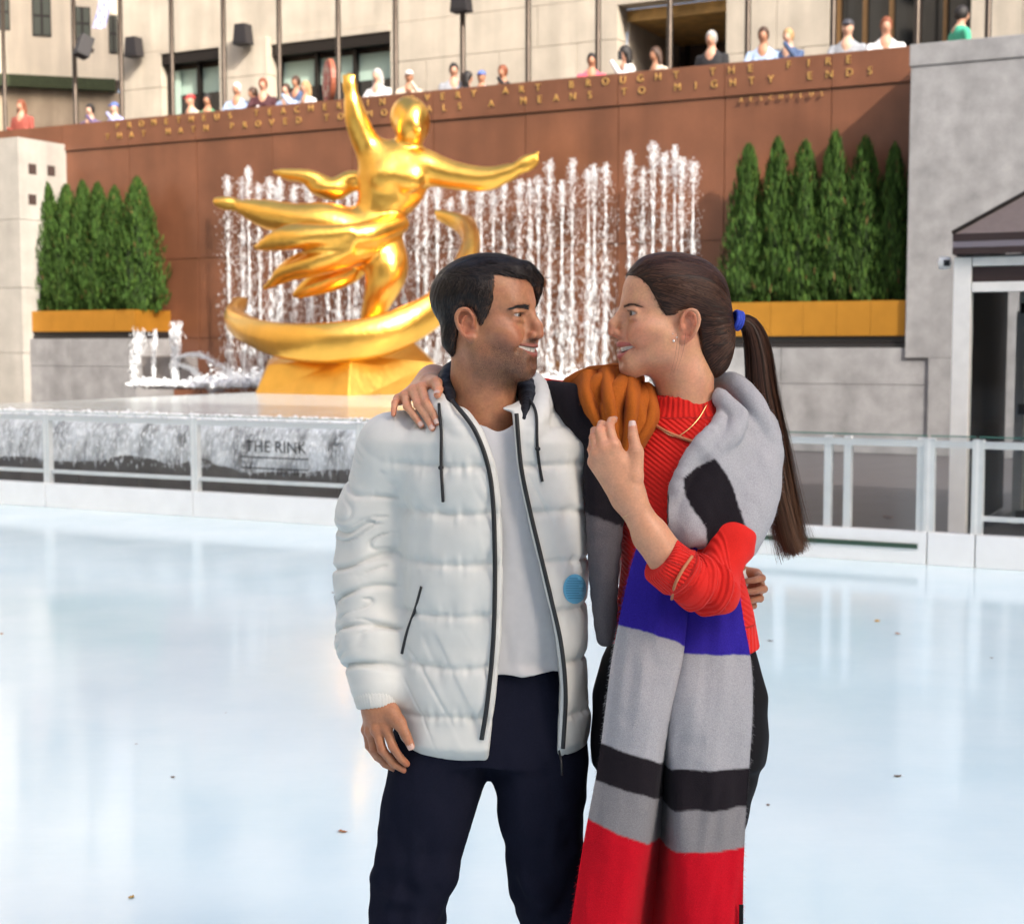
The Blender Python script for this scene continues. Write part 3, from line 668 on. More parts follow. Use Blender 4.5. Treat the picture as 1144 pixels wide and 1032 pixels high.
# bare shrub behind the left parapet
def twig(mb, p, d, L, r, n, rg):
    q = p+d*L; mb.tube([p, (p+q)/2+rg.normal(size=3)*L*.06, q], [r, r*.8, r*.6], 4, False)
    if n == 0: return
    for _ in range(3): twig(mb, q if _ else (p+q)/2, nrm(d+rg.normal(size=3)*.55), L*.68, r*.6, n-1, rg)
for (a, b, lab) in ((118, 122, 'bare winter shrub right of the loudspeaker pole'), (58, 128, 'bare winter shrub between the two left flagpoles')):
    s, z = sc(a, b, -4); t = thing('bare_shrub', lab, 'shrub', loc(s, -4, ZS)); rg = np.random.default_rng(a); mb = MB()
    for _ in range(4): twig(mb, np.zeros(3), nrm(np.array([rg.normal()*.3, rg.normal()*.3, 1])), .75, .03, 4, rg)
    mb.build('branches', mat('grey_bark', (.16, .11, .08), .9), t)
# tall tower across the plaza, behind and right of the camera: it shades the ice
sd = np.array([SUN_DIR.x, SUN_DIR.y, 0]); sdn = sd/np.linalg.norm(sd); TAN = SUN_DIR.z/np.linalg.norm(sd)
EDGE = WO+UW*8+NW*SHADE_OFF                    # a point of the shadow edge on the ice
TD = 75.0; tc_ = EDGE+sdn*TD; TH = TD*TAN
tw = thing('tower_block', 'tall limestone tower across the plaza shading the rink', 'building', (tc_[0], tc_[1], 0))
MB().box((NW[0]*11, NW[1]*11, TH/2), (46, 22, TH), ROTW).build('wall', LIMESTONE, tw)
wmb = MB()
for i in range(11):
    for k in range(int(TH/4)-1):
        c = NW*-.02+UW*(-20+i*4.0); wmb.box((c[0], c[1], 4+k*4.0), (1.7, .06, 2.4), ROTW)
wmb.build('windows', GLASS_DARK, tw)['kind'] = 'stuff'
# unseen blocks added round the plaza to cut low sky light
for (lab, c_, d_, h_) in (('unseen limestone block added along the left side of the plaza to limit sky light', (-46, 4), (30, 70), 38), ('unseen limestone block added along the right side of the plaza to limit sky light', (44, 14), (30, 44), 30), ('unseen low limestone block added behind the photographer to limit sky light', (-14, -52), (44, 24), 34)):
    t = thing('sky_blocker', lab, 'building', (c_[0], c_[1], 0)); MB().box((0, 0, h_/2), (d_[0], d_[1], h_), 0).build('wall', LIMESTONE, t)
    wmb = MB(); side = 1 if c_[0] < 0 else -1
    for k in range(int(h_/4)-1):
        for i in range(10):
            if c_[1] < -20: wmb.box((-18+i*4, d_[1]/2+.02, 4+k*4), (1.7, .06, 2.4))
            else: wmb.box((side*(d_[0]/2+.02), (i-4.5)*d_[1]/11, 4+k*4), (.06, 1.7, 2.4))
    wmb.build('windows', GLASS_DARK, t)['kind'] = 'stuff'
# ------------------------------------------------------------------ conifers
CONIFER = mat('conifer_green', rough=.75, attr='Col', spec=.2); BARK = mat('brown_bark', (.07, .045, .03), .9)
def conifer_mesh(seed, n=5200):
    r = np.random.default_rng(seed); h = r.random(n)**1.15; lobes = 1+.13*np.sin(3*2*math.pi*r.random()+5*h*6)
    a = r.random(n)*2*math.pi; prof = np.where(h < .12, .70+.30*h/.12, (1-(h-.12)/.88)**.58)*(1+.20*np.sin(a*5+h*9+seed)+.14*np.sin(a*9-h*23)+.10*np.sin(a*3+h*31+seed*2))
    rad = prof*(.60+.52*r.random(n)**.5); c = np.stack([np.cos(a)*rad*.36, np.sin(a)*rad*.36, h*1.0], 1)
    out = np.stack([np.cos(a)*.45, np.sin(a)*.45, np.full(n, 1.0)], 1)+r.normal(size=(n, 3))*.28; out /= np.linalg.norm(out, axis=1, keepdims=True)
    sd = np.cross(out, np.stack([np.cos(a), np.sin(a), np.zeros(n)], 1)+r.normal(size=(n, 3))*.5); sd /= np.linalg.norm(sd, axis=1, keepdims=True)
    L = (.030+.030*r.random(n))[:, None]; w = (.008+.007*r.random(n))[:, None]
    V = np.stack([c-out*L*.3, c+sd*w+out*L*.25, c+out*L*1.0, c-sd*w+out*L*.25], 1).reshape(-1, 3); F = np.arange(4*n).reshape(-1, 4)
    col = np.array([.042, .092, .016])[None]*(.45+.9*r.random((n, 1)))*(1+.35*np.array([[1, .5, 0]])*(r.random((n, 1)) > .82)); br = (r.random(n) > .985)[:, None]; col = np.where(br, np.array([[.13, .08, .03]]), col)
    me = np_mesh('crown', V, F, smooth=False, attrs={'Col': np.repeat(col, 4, 0)}); me.materials.append(CONIFER); return me
crowns = [conifer_mesh(k) for k in range(6)]; trunk_me = MB().tube([(0, 0, -.06), (0, 0, .25), (.004, 0, .9)], [.030, .024, .004], 7).mesh('trunk', True)
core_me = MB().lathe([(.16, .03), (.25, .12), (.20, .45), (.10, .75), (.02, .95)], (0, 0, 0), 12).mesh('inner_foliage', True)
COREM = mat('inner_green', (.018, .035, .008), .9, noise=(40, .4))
words = ['first', 'second', 'third', 'fourth', 'fifth', 'sixth']
def row(pl, cols, off, side):
    a, b, z0, z1, zb = pl
    for i, (px, py, hw) in enumerate(cols):
        s, zt_ = sc(px, py, off); H = zt_-(z1-.06); ww = hw*2*(26 if side == 'left' else 22.5)/FPX/.54
        t = thing('conifer', 'clipped green conifer, %s from the %s in the %s brass planter' % (words[i], 'left', side), 'conifer', loc(s, off, z1-.06), 'conifers in the %s planter' % side)
        t.rotation_euler = (0, 0, i*2.1+(0 if side == 'left' else 1))
        c = link('crown', crowns[(i+(side == 'right')*3) % 6], None, t); c.scale = (ww, ww, H); k = link('trunk', trunk_me, BARK, t); k.scale = (1.4, 1.4, H)
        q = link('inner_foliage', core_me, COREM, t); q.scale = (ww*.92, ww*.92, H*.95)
row(lp, [(53, 209, 18), (74, 210, 20), (92, 206, 17), (109, 208, 19), (128, 212, 18), (153, 203, 24)], .55, 'left')
row(rp, [(836, 166, 21), (869, 159, 19), (900, 163, 21), (933, 152, 19), (967, 158, 21), (1000, 165, 17)], .52, 'right')

# ------------------------------------------------------------------ gilded sculpture (a plain abstract figure)
GOLD = mat('gold_leaf', (.93, .52, .10), .30, 1.0, noise=(2.5, .12), bump=(9, .25, .03))
YS = 23.6; sco = G(392, 453, zl); gs = thing('sculpture', 'large gilded abstract figure on a faceted gold plinth in the fountain', 'sculpture', (P(392, 455, YS)[0], YS, .5)); GI = np.array(gs.location)
def gp(px, py, dy=0.0): return P(px, py, YS+dy)
def limb(pts, rs, n=18): return chain(sm([gp(*p) for p in pts], n), list(np.interp(np.linspace(0, len(rs)-1, n), range(len(rs)), rs)), .06)
fig = Field().u(chain([gp(412, 264), gp(420, 246), gp(430, 226)], [.42, .34, .36], .1), .1)                     # hips, waist
fig.u(ell(gp(439, 200), (.56, .40, .60), eul(0, 22, 0)), .18).u(cone(gp(424, 182, -.05), gp(470, 186, -.15), .25, .25), .2)
fig.u(ell(gp(430, 197, -.33), (.24, .13, .20)), .10).u(ell(gp(456, 200, -.36), (.24, .13, .20)), .10)
for k_ in range(3): fig.s(cone(gp(417+3*k_, 236-9*k_, -.42), gp(437+3*k_, 239-9*k_, -.44), .03, .03), .10)
fig.s(cone(gp(424, 254, -.46), gp(441, 210, -.48), .035, .035), .12)
fig.u(chain([gp(452, 176), gp(457, 158, -.05)], [.20, .18]), .14).u(ell(gp(461, 139, -.12), (.27, .33, .38), eul(0, 10, 0)), .06).u(ell(gp(457, 132, .02), (.30, .33, .34)), .05).u(cone(gp(466, 141, -.42), gp(468, 147, -.47), .05, .06), .05)
fig.u(limb([(424, 180), (408, 158, -.1), (398, 132, -.2), (393, 108, -.25)], [.25, .19, .16, .10]), .12).u(ell(gp(391, 97, -.27), (.12, .08, .20), eul(0, -8, 0)), .05)
fig.u(limb([(472, 186, -.1), (506, 196, -.25), (544, 200, -.4), (576, 190, -.55)], [.25, .20, .17, .10]), .12).u(ell(gp(588, 183, -.6), (.22, .08, .13), eul(0, -25, 0)), .05)
for k_ in range(4):
    fig.u(cone(gp(391+k_*2-3, 92, -.27), gp(389+k_*4.5-6, 82+abs(k_-1.5)*1.5, -.28), .042, .028), .02); fig.u(cone(gp(591, 180+k_*2-3, -.62), gp(602, 173+k_*4-4, -.64), .040, .026), .02)
fig.u(limb([(404, 266), (365, 252, -.1), (332, 246, -.1), (300, 240, .05), (272, 232, .15)], [.40, .34, .24, .22, .12]), .15).u(ell(gp(258, 228, .2), (.30, .10, .11), eul(0, 12, 0)), .06)
fig.u(limb([(420, 268), (432, 300, -.3), (424, 330, -.3), (412, 362, -.1)], [.40, .32, .22, .14]), .15).u(ell(gp(404, 368, -.3), (.22, .26, .10)), .06)
# drapery streaming back from the hips
fig.u(limb([(446, 250, -.2), (412, 262, -.6), (370, 268, -.7), (326, 266, -.6), (286, 276, -.4)], [.16, .20, .20, .16, .05]), .05).u(limb([(440, 262, -.2), (408, 276, -.5), (364, 290, -.6), (330, 300, -.4), (296, 322, -.2)], [.14, .22, .22, .16, .05]), .05)
fig.u(limb([(430, 214, .3), (396, 202, .35), (372, 212, .3), (344, 200, .3), (306, 192, .3)], [.12, .15, .17, .14, .04]), .05).u(limb([(420, 270, .2), (392, 300, .1), (366, 312, .0), (330, 330, .1)], [.2, .2, .18, .05]), .06)
Vg, Fg = surf(fig, gp(240, 378)-np.array([.3, 1.6, 0]), gp(612, 66)+np.array([.3, 1.4, .3]), .036)
Ng = vnormals(Vg, Fg); dsk = np.minimum.reduce([limb([(404, 266), (365, 252, -.1), (332, 246, -.1), (272, 232, .15)], [.3, .3, .2, .1])(Vg.astype(np.float32))])
flow = vnoise(np.c_[(Vg[:, 0]+.2*Vg[:, 2])*.8, Vg[:, 1]*5.0, (Vg[:, 2]-.25*Vg[:, 0])*6.0], 1, 5); cl = smooth01(.08, .2, dsk)*smooth01(gp(440, 0)[0], gp(415, 0)[0], Vg[:, 0])*smooth01(gp(0, 190)[2], gp(0, 205)[2], Vg[:, 2])*smooth01(0, .1, np.abs(Vg[:, 0]-gp(424, 0)[0])-.3)
Vg = Vg+Ng*(.05*flow*cl)[:, None]
link('figure', np_mesh('figure', Vg-GI, Fg), GOLD, gs)
crs = sm([gp(272, 338, .9), gp(266, 358, .2), gp(300, 377, -.8), gp(360, 384, -1.5), gp(430, 374, -1.5), gp(490, 340, -1.0), gp(520, 290, -.2), gp(518, 255, .8), gp(490, 240, 1.4)], 60)
mbc = []; Fc_ = []
for i, p in enumerate(crs):          # a plain upswept band with a rounded rim
    t = nrm(crs[min(i+1, 59)]-crs[max(i-1, 0)]); n = nrm(np.cross(t, (0, 0, 1))); w = .10+.26*math.sin(math.pi*min(1, max(0, i/59)))
    for (u, v) in ((-.05, .62), (.05, .70), (.13, .62), (.16, .1), (.14, -.5), (.06, -.66), (-.04, -.6), (-.06, .1)): mbc.append(p+n*u*1.3+np.array([0, 0, v*w*1.3]))
for i in range(59):
    for k in range(8): Fc_.append((i*8+k, i*8+(k+1) % 8, (i+1)*8+(k+1) % 8, (i+1)*8+k))
link('band', np_mesh('band', np.array(mbc)-GI, np.array(Fc_)), GOLD, gs)
pmb = MB(); lo = [gp(282, 462, -.9), gp(388, 462, -2.1), gp(502, 462, -.9), gp(500, 462, 1.4), gp(392, 462, 2.2), gp(284, 462, 1.4)]; hi = [gp(360, 372, -.4), gp(402, 368, -.95), gp(448, 370, -.4), gp(446, 366, .5), gp(398, 364, .8), gp(360, 366, .5)]; md = [gp(300, 408, -.8), gp(392, 396, -1.6), gp(484, 405, -.8), gp(484, 402, 1.0), gp(392, 400, 1.6), gp(300, 402, 1.0)]
for k in lo: k[2] = zl-.1
pmb.add([q-GI for q in lo+md+hi], [(i, (i+1) % 6, 6+(i+1) % 6, 6+i) for i in range(6)]+[(6+i, 6+(i+1) % 6, 12+(i+1) % 6, 12+i) for i in range(6)]+[(12, 13, 14, 15, 16, 17)])
pmb.build('plinth', GOLD, gs, bevel=.008)

# ------------------------------------------------------------------ moving water, frozen: streams of separate drops
DROP = mat('white_water', (.90, .93, .95), .3, spec=.6)
_oct = np.array([(0, 0, 1), (1, 0, 0), (0, 1, 0), (-1, 0, 0), (0, -1, 0), (0, 0, -1)], float); _of = np.array([(0, 1, 2), (0, 2, 3), (0, 3, 4), (0, 4, 1), (5, 2, 1), (5, 3, 2), (5, 4, 3), (5, 1, 4)])
def overflow_material():
    m = mat('overflow_water', (.80, .84, .86), .25, bump=(5, .3, .03)); nt = m.node_tree; b = nt.nodes['Principled BSDF']; tc = nt.nodes.new('ShaderNodeTexCoord'); mp = nt.nodes.new('ShaderNodeMapping'); mp.inputs['Scale'].default_value = (5, 5, .7); nt.links.new(tc.outputs['Object'], mp.inputs['Vector'])
    n = nt.nodes.new('ShaderNodeTexNoise'); n.inputs['Scale'].default_value = 1.0; n.inputs['Detail'].default_value = 6; n.inputs['Roughness'].default_value = .7; nt.links.new(mp.outputs[0], n.inputs['Vector'])
    r_ = nt.nodes.new('ShaderNodeMapRange'); r_.inputs[1].default_value = .33; r_.inputs[2].default_value = .60; r_.inputs[3].default_value = .10; r_.inputs[4].default_value = .95; nt.links.new(n.outputs['Fac'], r_.inputs[0]); nt.links.new(r_.outputs[0], b.inputs['Alpha']); return m
OVER_M = overflow_material()
def drops(c, r, stretch, dirs=None):
    """octahedral drops at centres c, radii r, stretched along z (or dirs)"""
    n = len(c); O = np.tile(_oct, (n, 1, 1))*r[:, None, None]; O[:, :, 2] *= stretch[:, None]
    if dirs is not None:
        d = dirs/np.linalg.norm(dirs, axis=1, keepdims=True); a = np.cross(d, np.tile([.3, 1, .2], (n, 1))); a /= np.linalg.norm(a, axis=1, keepdims=True); b = np.cross(d, a)
        O = O[:, :, :1]*a[:, None]+O[:, :, 1:2]*b[:, None]+O[:, :, 2:]*d[:, None]
    V = (O+c[:, None]).reshape(-1, 3); F = (_of[None]+6*np.arange(n)[:, None, None]).reshape(-1, 3); return V, F
def jet_mesh(seed, H=3.7):
    """one jet: a ragged head of spray and thin broken streaks below it"""
    r = np.random.default_rng(seed); n = 420; t = r.random(n)**.9; z = H*(1-t); sp = .010+.028*t+.012*np.sin(t*9+seed)
    ln_ = .02+.11*r.random(n)*(.3+t); rad = .0028+.0050*r.random(n); c = np.stack([r.normal(size=n)*sp, r.normal(size=n)*sp, z], 1); st = ln_/rad
    m = 300; u = np.abs(r.normal(size=m)); c2 = np.stack([r.normal(size=m)*.045*(.5+u*.4), r.normal(size=m)*.045, H+.12*r.random(m)-.26*u], 1); c = np.r_[c, c2]; rad = np.r_[rad, .003+.007*r.random(m)]; st = np.r_[st, 1+1.5*r.random(m)]
    V, F = drops(c, rad, st); me = np_mesh('water_jet', V, F); me.materials.append(DROP); return me
jets = [jet_mesh(k) for k in range(9)]; rj = np.random.default_rng(9)
xs = list(np.arange(254, 312, 11.5))+list(np.arange(312, 690, 12.6))+list(np.arange(707, 782, 11.2))
for i, a in enumerate(xs):
    ty = np.interp(a, [250, 300, 400, 530, 620, 690, 706, 740, 782], [208, 207, 207, 212, 194, 184, 196, 174, 182])+rj.normal()*8
    a = a+rj.normal()*2.2; s, z = sc(a, ty, .45+.12*rj.random()); H = z-zl
    o = empty('water_jet'); dm = link('drops', jets[(i*5) % 9], None, o); dm['kind'] = 'stuff'; o.location = loc(s, .45+.1*rj.random(), zl); o.scale = (1, 1, H/3.7); o.rotation_euler = (0, 0, rj.random()*6)
    lab = 'thin white water jet falling against the red wall left of the sculpture' if a < 312 else 'thin white water jet falling against the red wall behind the couple' if a < 700 else 'thin white water jet in the separate cluster right of the main curtain'
    tag(o, lab, 'water jet', 'water jets '+('left of the sculpture' if a < 312 else 'in the main curtain' if a < 700 else 'in the separate cluster'))
def spout(name, label, pts, n, r0, sp, seed):
    r = np.random.default_rng(seed); A = sm(np.array(pts), 60); t = r.random(n); i = (t*58).astype(int); c = A[i]+(A[i+1]-A[i])*r.random((n, 1))+r.normal(size=(n, 3))*(sp*(.35+t))[:, None]; V, F = drops(c, r0*(.22+.40*r.random(n)), 2+5*r.random(n), A[i+1]-A[i]+1e-5)
    V0 = np.array(A[0]); o = empty(name, V0); link('drops', np_mesh('drops', V-V0, F), DROP, o)['kind'] = 'stuff'; tag(o, label, 'water jet', 'small jets by the left planter'); return o
so = 2.2
def spx(px, py, off=so): return VP(px, py, plane(off), NW)
def base(px): q = spx(px, 440); q[2] = zl; return q
for k, (a, ty, b, lab) in enumerate(((150, 372, 156, 'small bubbling water spout left of the pair by the planter'), (172, 368, 173, 'thin straight water spout in the middle by the planter'), (196, 362, 197, 'stout foaming water spout right of the thin one by the planter'))):
    spout('water_jet', lab, [base(a), spx(a, (ty+445)/2), spx(b, ty)], 800 if k != 1 else 320, .020, .045 if k != 1 else .02, k)
    q = spx(b, ty)
for k, (a, ya, b, yb, c_, lab) in enumerate(((202, 398, 232, 400, 276, 'long curved water arc falling towards the sculpture plinth'), (200, 408, 222, 420, 252, 'short curved water arc splashing below the long one'))):
    spout('water_jet', lab, [spx(a, ya), spx((a+b)/2, (ya+yb)/2-3), spx(b, yb), spx((b+c_)/2, yb+16), base(c_)], 700, .016, .035, 20+k)
sb = thing('spout_block', 'dark wet stone block the small jets rise from', 'block', base(184)); mbk = MB().box((0, .45, .25), (.9, .5, .6), ROTW); mbk.build('stone', WETST, sb, bevel=.02)
# foam where water lands
r = np.random.default_rng(33); n = 2600; ss = r.uniform(sc(172, 440, 2)[0], sc(282, 440, 2)[0], n); oo = r.uniform(.9, 2.8, n); c = WO+UW*ss[:, None]+NW*oo[:, None]; c[:, 2] = zl+.02+np.abs(r.normal(size=n))*.05; V, F = drops(c, .015+.03*r.random(n), np.ones(n)); o = link('foam', np_mesh('foam', V, F), DROP); tag(o, 'white foam where the small jets land', 'foam', kind='stuff')
n = 6500; ss = r.uniform(sc(250, 440, .6)[0], sc(785, 440, .6)[0], n); oo = .45+np.abs(r.normal(size=n))*.5; c = WO+UW*ss[:, None]+NW*oo[:, None]; c[:, 2] = zl+.02+np.abs(r.normal(size=n))*.12; V, F = drops(c, .012+.028*r.random(n), np.ones(n)); o = link('foam', np_mesh('foam', V, F), DROP); tag(o, 'white splash at the foot of the falling jets', 'foam', kind='stuff')
n = 11000; px_ = np.where(r.random(n) < .14, r.uniform(706, 782, n), r.uniform(250, 690, n)); s_a, s_b = sc(250, 300, .4)[0], sc(782, 300, .4)[0]; ss = np.interp(px_, [250, 400, 550, 690, 782], [sc(k_, 300, .4)[0] for k_ in (250, 400, 550, 690, 782)]); t = r.random(n); c = WO+UW*ss[:, None]+NW*(.25+.45*r.random(n))[:, None]; c[:, 2] = zl+(sc(540, 205, .4)[1]-zl)*(1-t**1.4)*(.75+.25*r.random(n))
rad = .002+.004*r.random(n); V, F = drops(c, rad, (.01+.09*r.random(n)*t)/rad); o = link('spray', np_mesh('spray', V, F), DROP); tag(o, 'fine white spray drifting between the falling jets', 'spray', kind='stuff')
# the overflow: a clinging sheet broken into foam strands
gu = np.linspace(0, 1, 14); gsx = np.linspace(sa, s_end-.1, 900); U, SX = np.meshgrid(gu, gsx, indexing='ij'); wv = vnoise(np.c_[SX.ravel()*3.2, U.ravel()*1.1, 0*U.ravel()], 1, 3).reshape(U.shape); wv2 = vnoise(np.c_[SX.ravel()*9, U.ravel()*.9, 0*U.ravel()], 1, 4).reshape(U.shape)
OF = BO+.015+(.24+.06*wv)*U**.6+.022*wv2*U; ZZ = zl-.005-(.40+.07*wv)*U**1.35; V = WO+SX[..., None]*UW+OF[..., None]*NW; V[..., 2] = ZZ; nn_ = len(gsx)
o = link('overflow', np_mesh('overflow', V.reshape(-1, 3), np.array([(i*nn_+j, i*nn_+j+1, (i+1)*nn_+j+1, (i+1)*nn_+j) for i in range(13) for j in range(nn_-1)])), OVER_M); tag(o, 'white overflow falling from the basin lip behind the fence', 'waterfall', kind='stuff')
n = 2500; u = r.random(n); ss = r.uniform(sa, s_end-.1, n); of = BO+.03+.28*u**.6+r.normal(size=n)*.025; z = zl-.01-.43*u**1.3+r.normal(size=n)*.015; c = WO+UW*ss[:, None]+NW*of[:, None]; c[:, 2] = z; rad = .0025+.004*r.random(n)
V, F = drops(c, rad, (.008+.045*r.random(n))/rad, np.stack([NW[0]*.4*(1-u), NW[1]*.4*(1-u), -.25-u], 1)); o = link('overflow_drops', np_mesh('overflow_drops', V, F), DROP); tag(o, 'white broken drops in front of the overflow sheet', 'waterfall', kind='stuff')
n = 9000; ss = r.uniform(sa, s_end-.1, n); of = BO-.02-np.abs(r.normal(size=n))*.25; c = WO+UW*ss[:, None]+NW*of[:, None]; c[:, 2] = zl+.012+r.random(n)*.02; V, F = drops(c, .012+.022*r.random(n), np.full(n, .5)); o = link('foam', np_mesh('foam', V, F), DROP); tag(o, 'white foam riding over the basin lip', 'foam', kind='stuff')

# ------------------------------------------------------------------ fallen leaves on the ice
def leaf_mesh(seed):
    r = np.random.default_rng(seed); V = []; F = []; n = 9
    for i in range(n):
        t = i/(n-1); w = .5*math.sin(math.pi*t**.8)*(1-.25*math.cos(t*16)*(t > .1))*.62; cz = .22*(t-.5)**2+.05*math.sin(t*7+seed)
        V += [(t-.5, -w, cz+.30*w+.03*r.normal()), (t-.5, 0, cz), (t-.5, w, cz+.22*w+.03*r.normal())]
    for i in range(n-1):
        for k in range(2): a = i*3+k; F.append((a, a+1, a+4, a+3))
    V = np.array(V); V[:, 2] -= V[:, 2].min(); V2 = V+[0, 0, .012]; F = np.array(F); return np_mesh('blade', np.r_[V, V2], np.r_[F[:, ::-1], F+len(V)])
LM = [mat('orange_leaf', (.36, .12, .025), .7, noise=(30, .4)), mat('brown_leaf', (.12, .055, .025), .8, noise=(30, .4)), mat('yellow_leaf', (.48, .28, .05), .7, noise=(30, .3))]
lms = [leaf_mesh(k) for k in range(4)]; stem_me = MB().tube([(.45, 0, .05), (.62, .03, .08), (.8, .02, .05)], .018, 4).mesh('stem')
LV = [(383, 929, .034, 0, 'orange curled leaf on the ice beside the man\'s trouser leg'), (147, 1002, .026, 2, 'yellow leaf on the ice at the lower left'), (193, 868, .022, 1, 'small brown leaf on the ice left of the man\'s hand'), (152, 831, .014, 1, 'tiny dark leaf fragment farthest left below the man\'s hand height'), (2, 708, .03, 0, 'orange leaf on the ice cut by the left picture edge'),
      (1003, 867, .034, 1, 'brown curled leaf on the ice right of the woman\'s leg'), (858, 899, .020, 1, 'small dark leaf on the ice close to the woman\'s leg'), (860, 716, .034, 1, 'brown leaf fragment on the ice beside the woman\'s hip'), (980, 694, .05, 2, 'pale leaf lying far out near the right fence'), (1003, 708, .04, 0, 'orange leaf lying far out right of the pale one'), (1108, 735, .022, 1, 'tiny dark leaf near the right edge of the ice'), (372, 662, .03, 1, 'brown leaf fragment on the ice near the man\'s sleeve'), (252, 796, .012, 1, 'tiny leaf speck on the ice left of the man')]
for k, (a, b, sz, m_, lab) in enumerate(LV):
    t = thing('fallen_leaf', lab, 'leaf', G(a, b, .001), 'fallen leaves on the ice'); t.rotation_euler = (0, 0, k*1.3); t.scale = (sz, sz, sz*.8); link('blade', lms[k % 4].copy(), LM[m_], t); link('stem', stem_me, LM[1] if False else None, t)
for k, (a, b, lab) in enumerate(((992, 578, 'orange leaves drift behind the right fence'), (1096, 556, 'orange leaf behind the fence by the kiosk post'))):
    t = thing('fallen_leaf', lab, 'leaf', G(a, b, .001), 'fallen leaves behind the fence'); t.scale = (.10, .10, .06); link('blade', lms[k].copy(), LM[0], t)

# ------------------------------------------------------------------ visitors leaning on the parapet
def visitor_meshes():
    """head, neck and forearms as one skin; shirt and hair made to fit. Origin under the chest at parapet height, facing -y"""
    out = []
    for pose in range(3):
        sk = Field().u(ell((0, -.02, .46), (.075, .095, .115)), .02).u(cone((0, -.085, .44), (0, -.11, .425), .014, .016), .015).u(cone((0, .01, .30), (0, .0, .40), .055, .052), .03)
        sk.u(ell((.076, .0, .455), (.012, .02, .03)), .01, True)
        if pose == 0: arms = [[(.21, .03, .18), (.27, -.10, -.02), (.08, -.25, .05)], [(-.21, .03, .18), (-.27, -.10, -.02), (-.08, -.25, .05)]]
        elif pose == 1: arms = [[(.20, .03, .18), (.24, -.16, .04), (.07, -.26, .30)], [(-.20, .03, .18), (-.26, -.06, -.05), (-.16, -.24, .02)]]
        else: arms = [[(.21, .03, .18), (.26, .0, -.10), (.22, -.20, -.05)], [(-.21, .03, .18), (-.26, .0, -.10), (-.20, -.20, -.04)]]
        sh = Field().u(loft([-.55, -.1, .1, .2, .26, .30], [0]*6, [.03, .02, .02, .03, .03, .02], [.20, .20, .215, .20, .13, .08], [.13, .125, .125, .11, .09, .075]), .02)
        for A in arms:
            sh.u(chain([np.array(q) for q in A], [.062, .052, .040], .02), .03); e_ = np.array(A[2]); d_ = nrm(e_-np.array(A[1])); sk.u(cone(e_-d_*.05, e_+d_*.04, .032, .030), .01)
            for f_ in range(3): sk.u(cone(e_+d_*.04+np.array([(f_-1)*.016, 0, 0]), e_+d_*.095+np.array([(f_-1)*.02, 0, -.01]), .011, .009), .006)
        sk.u(cone((0, .03, -.5), (0, .02, .2), .12, .12), .06)
        a = surf(sk, (-.35, -.4, -.7), (.35, .2, .62), .016); b = surf(sh, (-.4, -.4, -.7), (.4, .25, .4), .022); out.append((a, b))
    return out
VM = visitor_meshes()
def hair_mesh(kind):
    f = Field().u(ell((0, -.006, .475), (.088, .112, .122)), .02).s(ell((0, -.115, .405), (.078, .075, .095)), .02)
    if kind == 'long': f.u(chain([np.array(q) for q in ((.070, .02, .46), (.085, .02, .34), (.08, -.01, .20))], [.035, .038, .022]), .02, True).u(ell((0, .06, .36), (.085, .05, .16)), .03)
    if kind == 'cap': f = Field().u(ell((0, .005, .50), (.090, .108, .090)), .02).i(lambda p: .485-p[:, 2], .01).u(ell((0, -.115, .492), (.065, .062, .012)), .01)
    a = surf(f, (-.16, -.22, .1), (.16, .18, .64), .014); return a
HMX = {k: np_mesh('hair', *hair_mesh(k)) for k in ('short', 'long', 'cap')}
SKM = [mat('visitor_skin', c, .5) for c in ((.55, .30, .20), (.44, .22, .13), (.62, .38, .27))]
SKMe = []; SHMe = []
for (a, b) in VM: SKMe.append(np_mesh('person', *a)); SHMe.append(np_mesh('shirt', *b))
_mc = {}
def cm(name, col, rough=.8):
    if name not in _mc: _mc[name] = mat(name, col, rough, noise=(15, .12))
    return _mc[name]
HC = dict(black=(.012, .009, .008), brown=(.06, .028, .015), blond=(.42, .26, .12), grey=(.42, .40, .38), red=(.20, .055, .02), white=(.62, .60, .57), blue=(.10, .16, .42), navy=(.03, .04, .10), charcoal=(.05, .05, .06), redcap=(.42, .03, .03))
CC = dict(white=(.72, .72, .72), lightblue=(.35, .45, .62), black=(.015, .015, .018), maroon=(.06, .015, .02), green=(.10, .26, .14), pink=(.75, .12, .18), denim=(.06, .10, .20), grey=(.30, .32, .35), mint=(.06, .42, .26), cream=(.60, .50, .40), brick=(.30, .07, .05), purple=(.12, .09, .18), lilac=(.36, .38, .62))
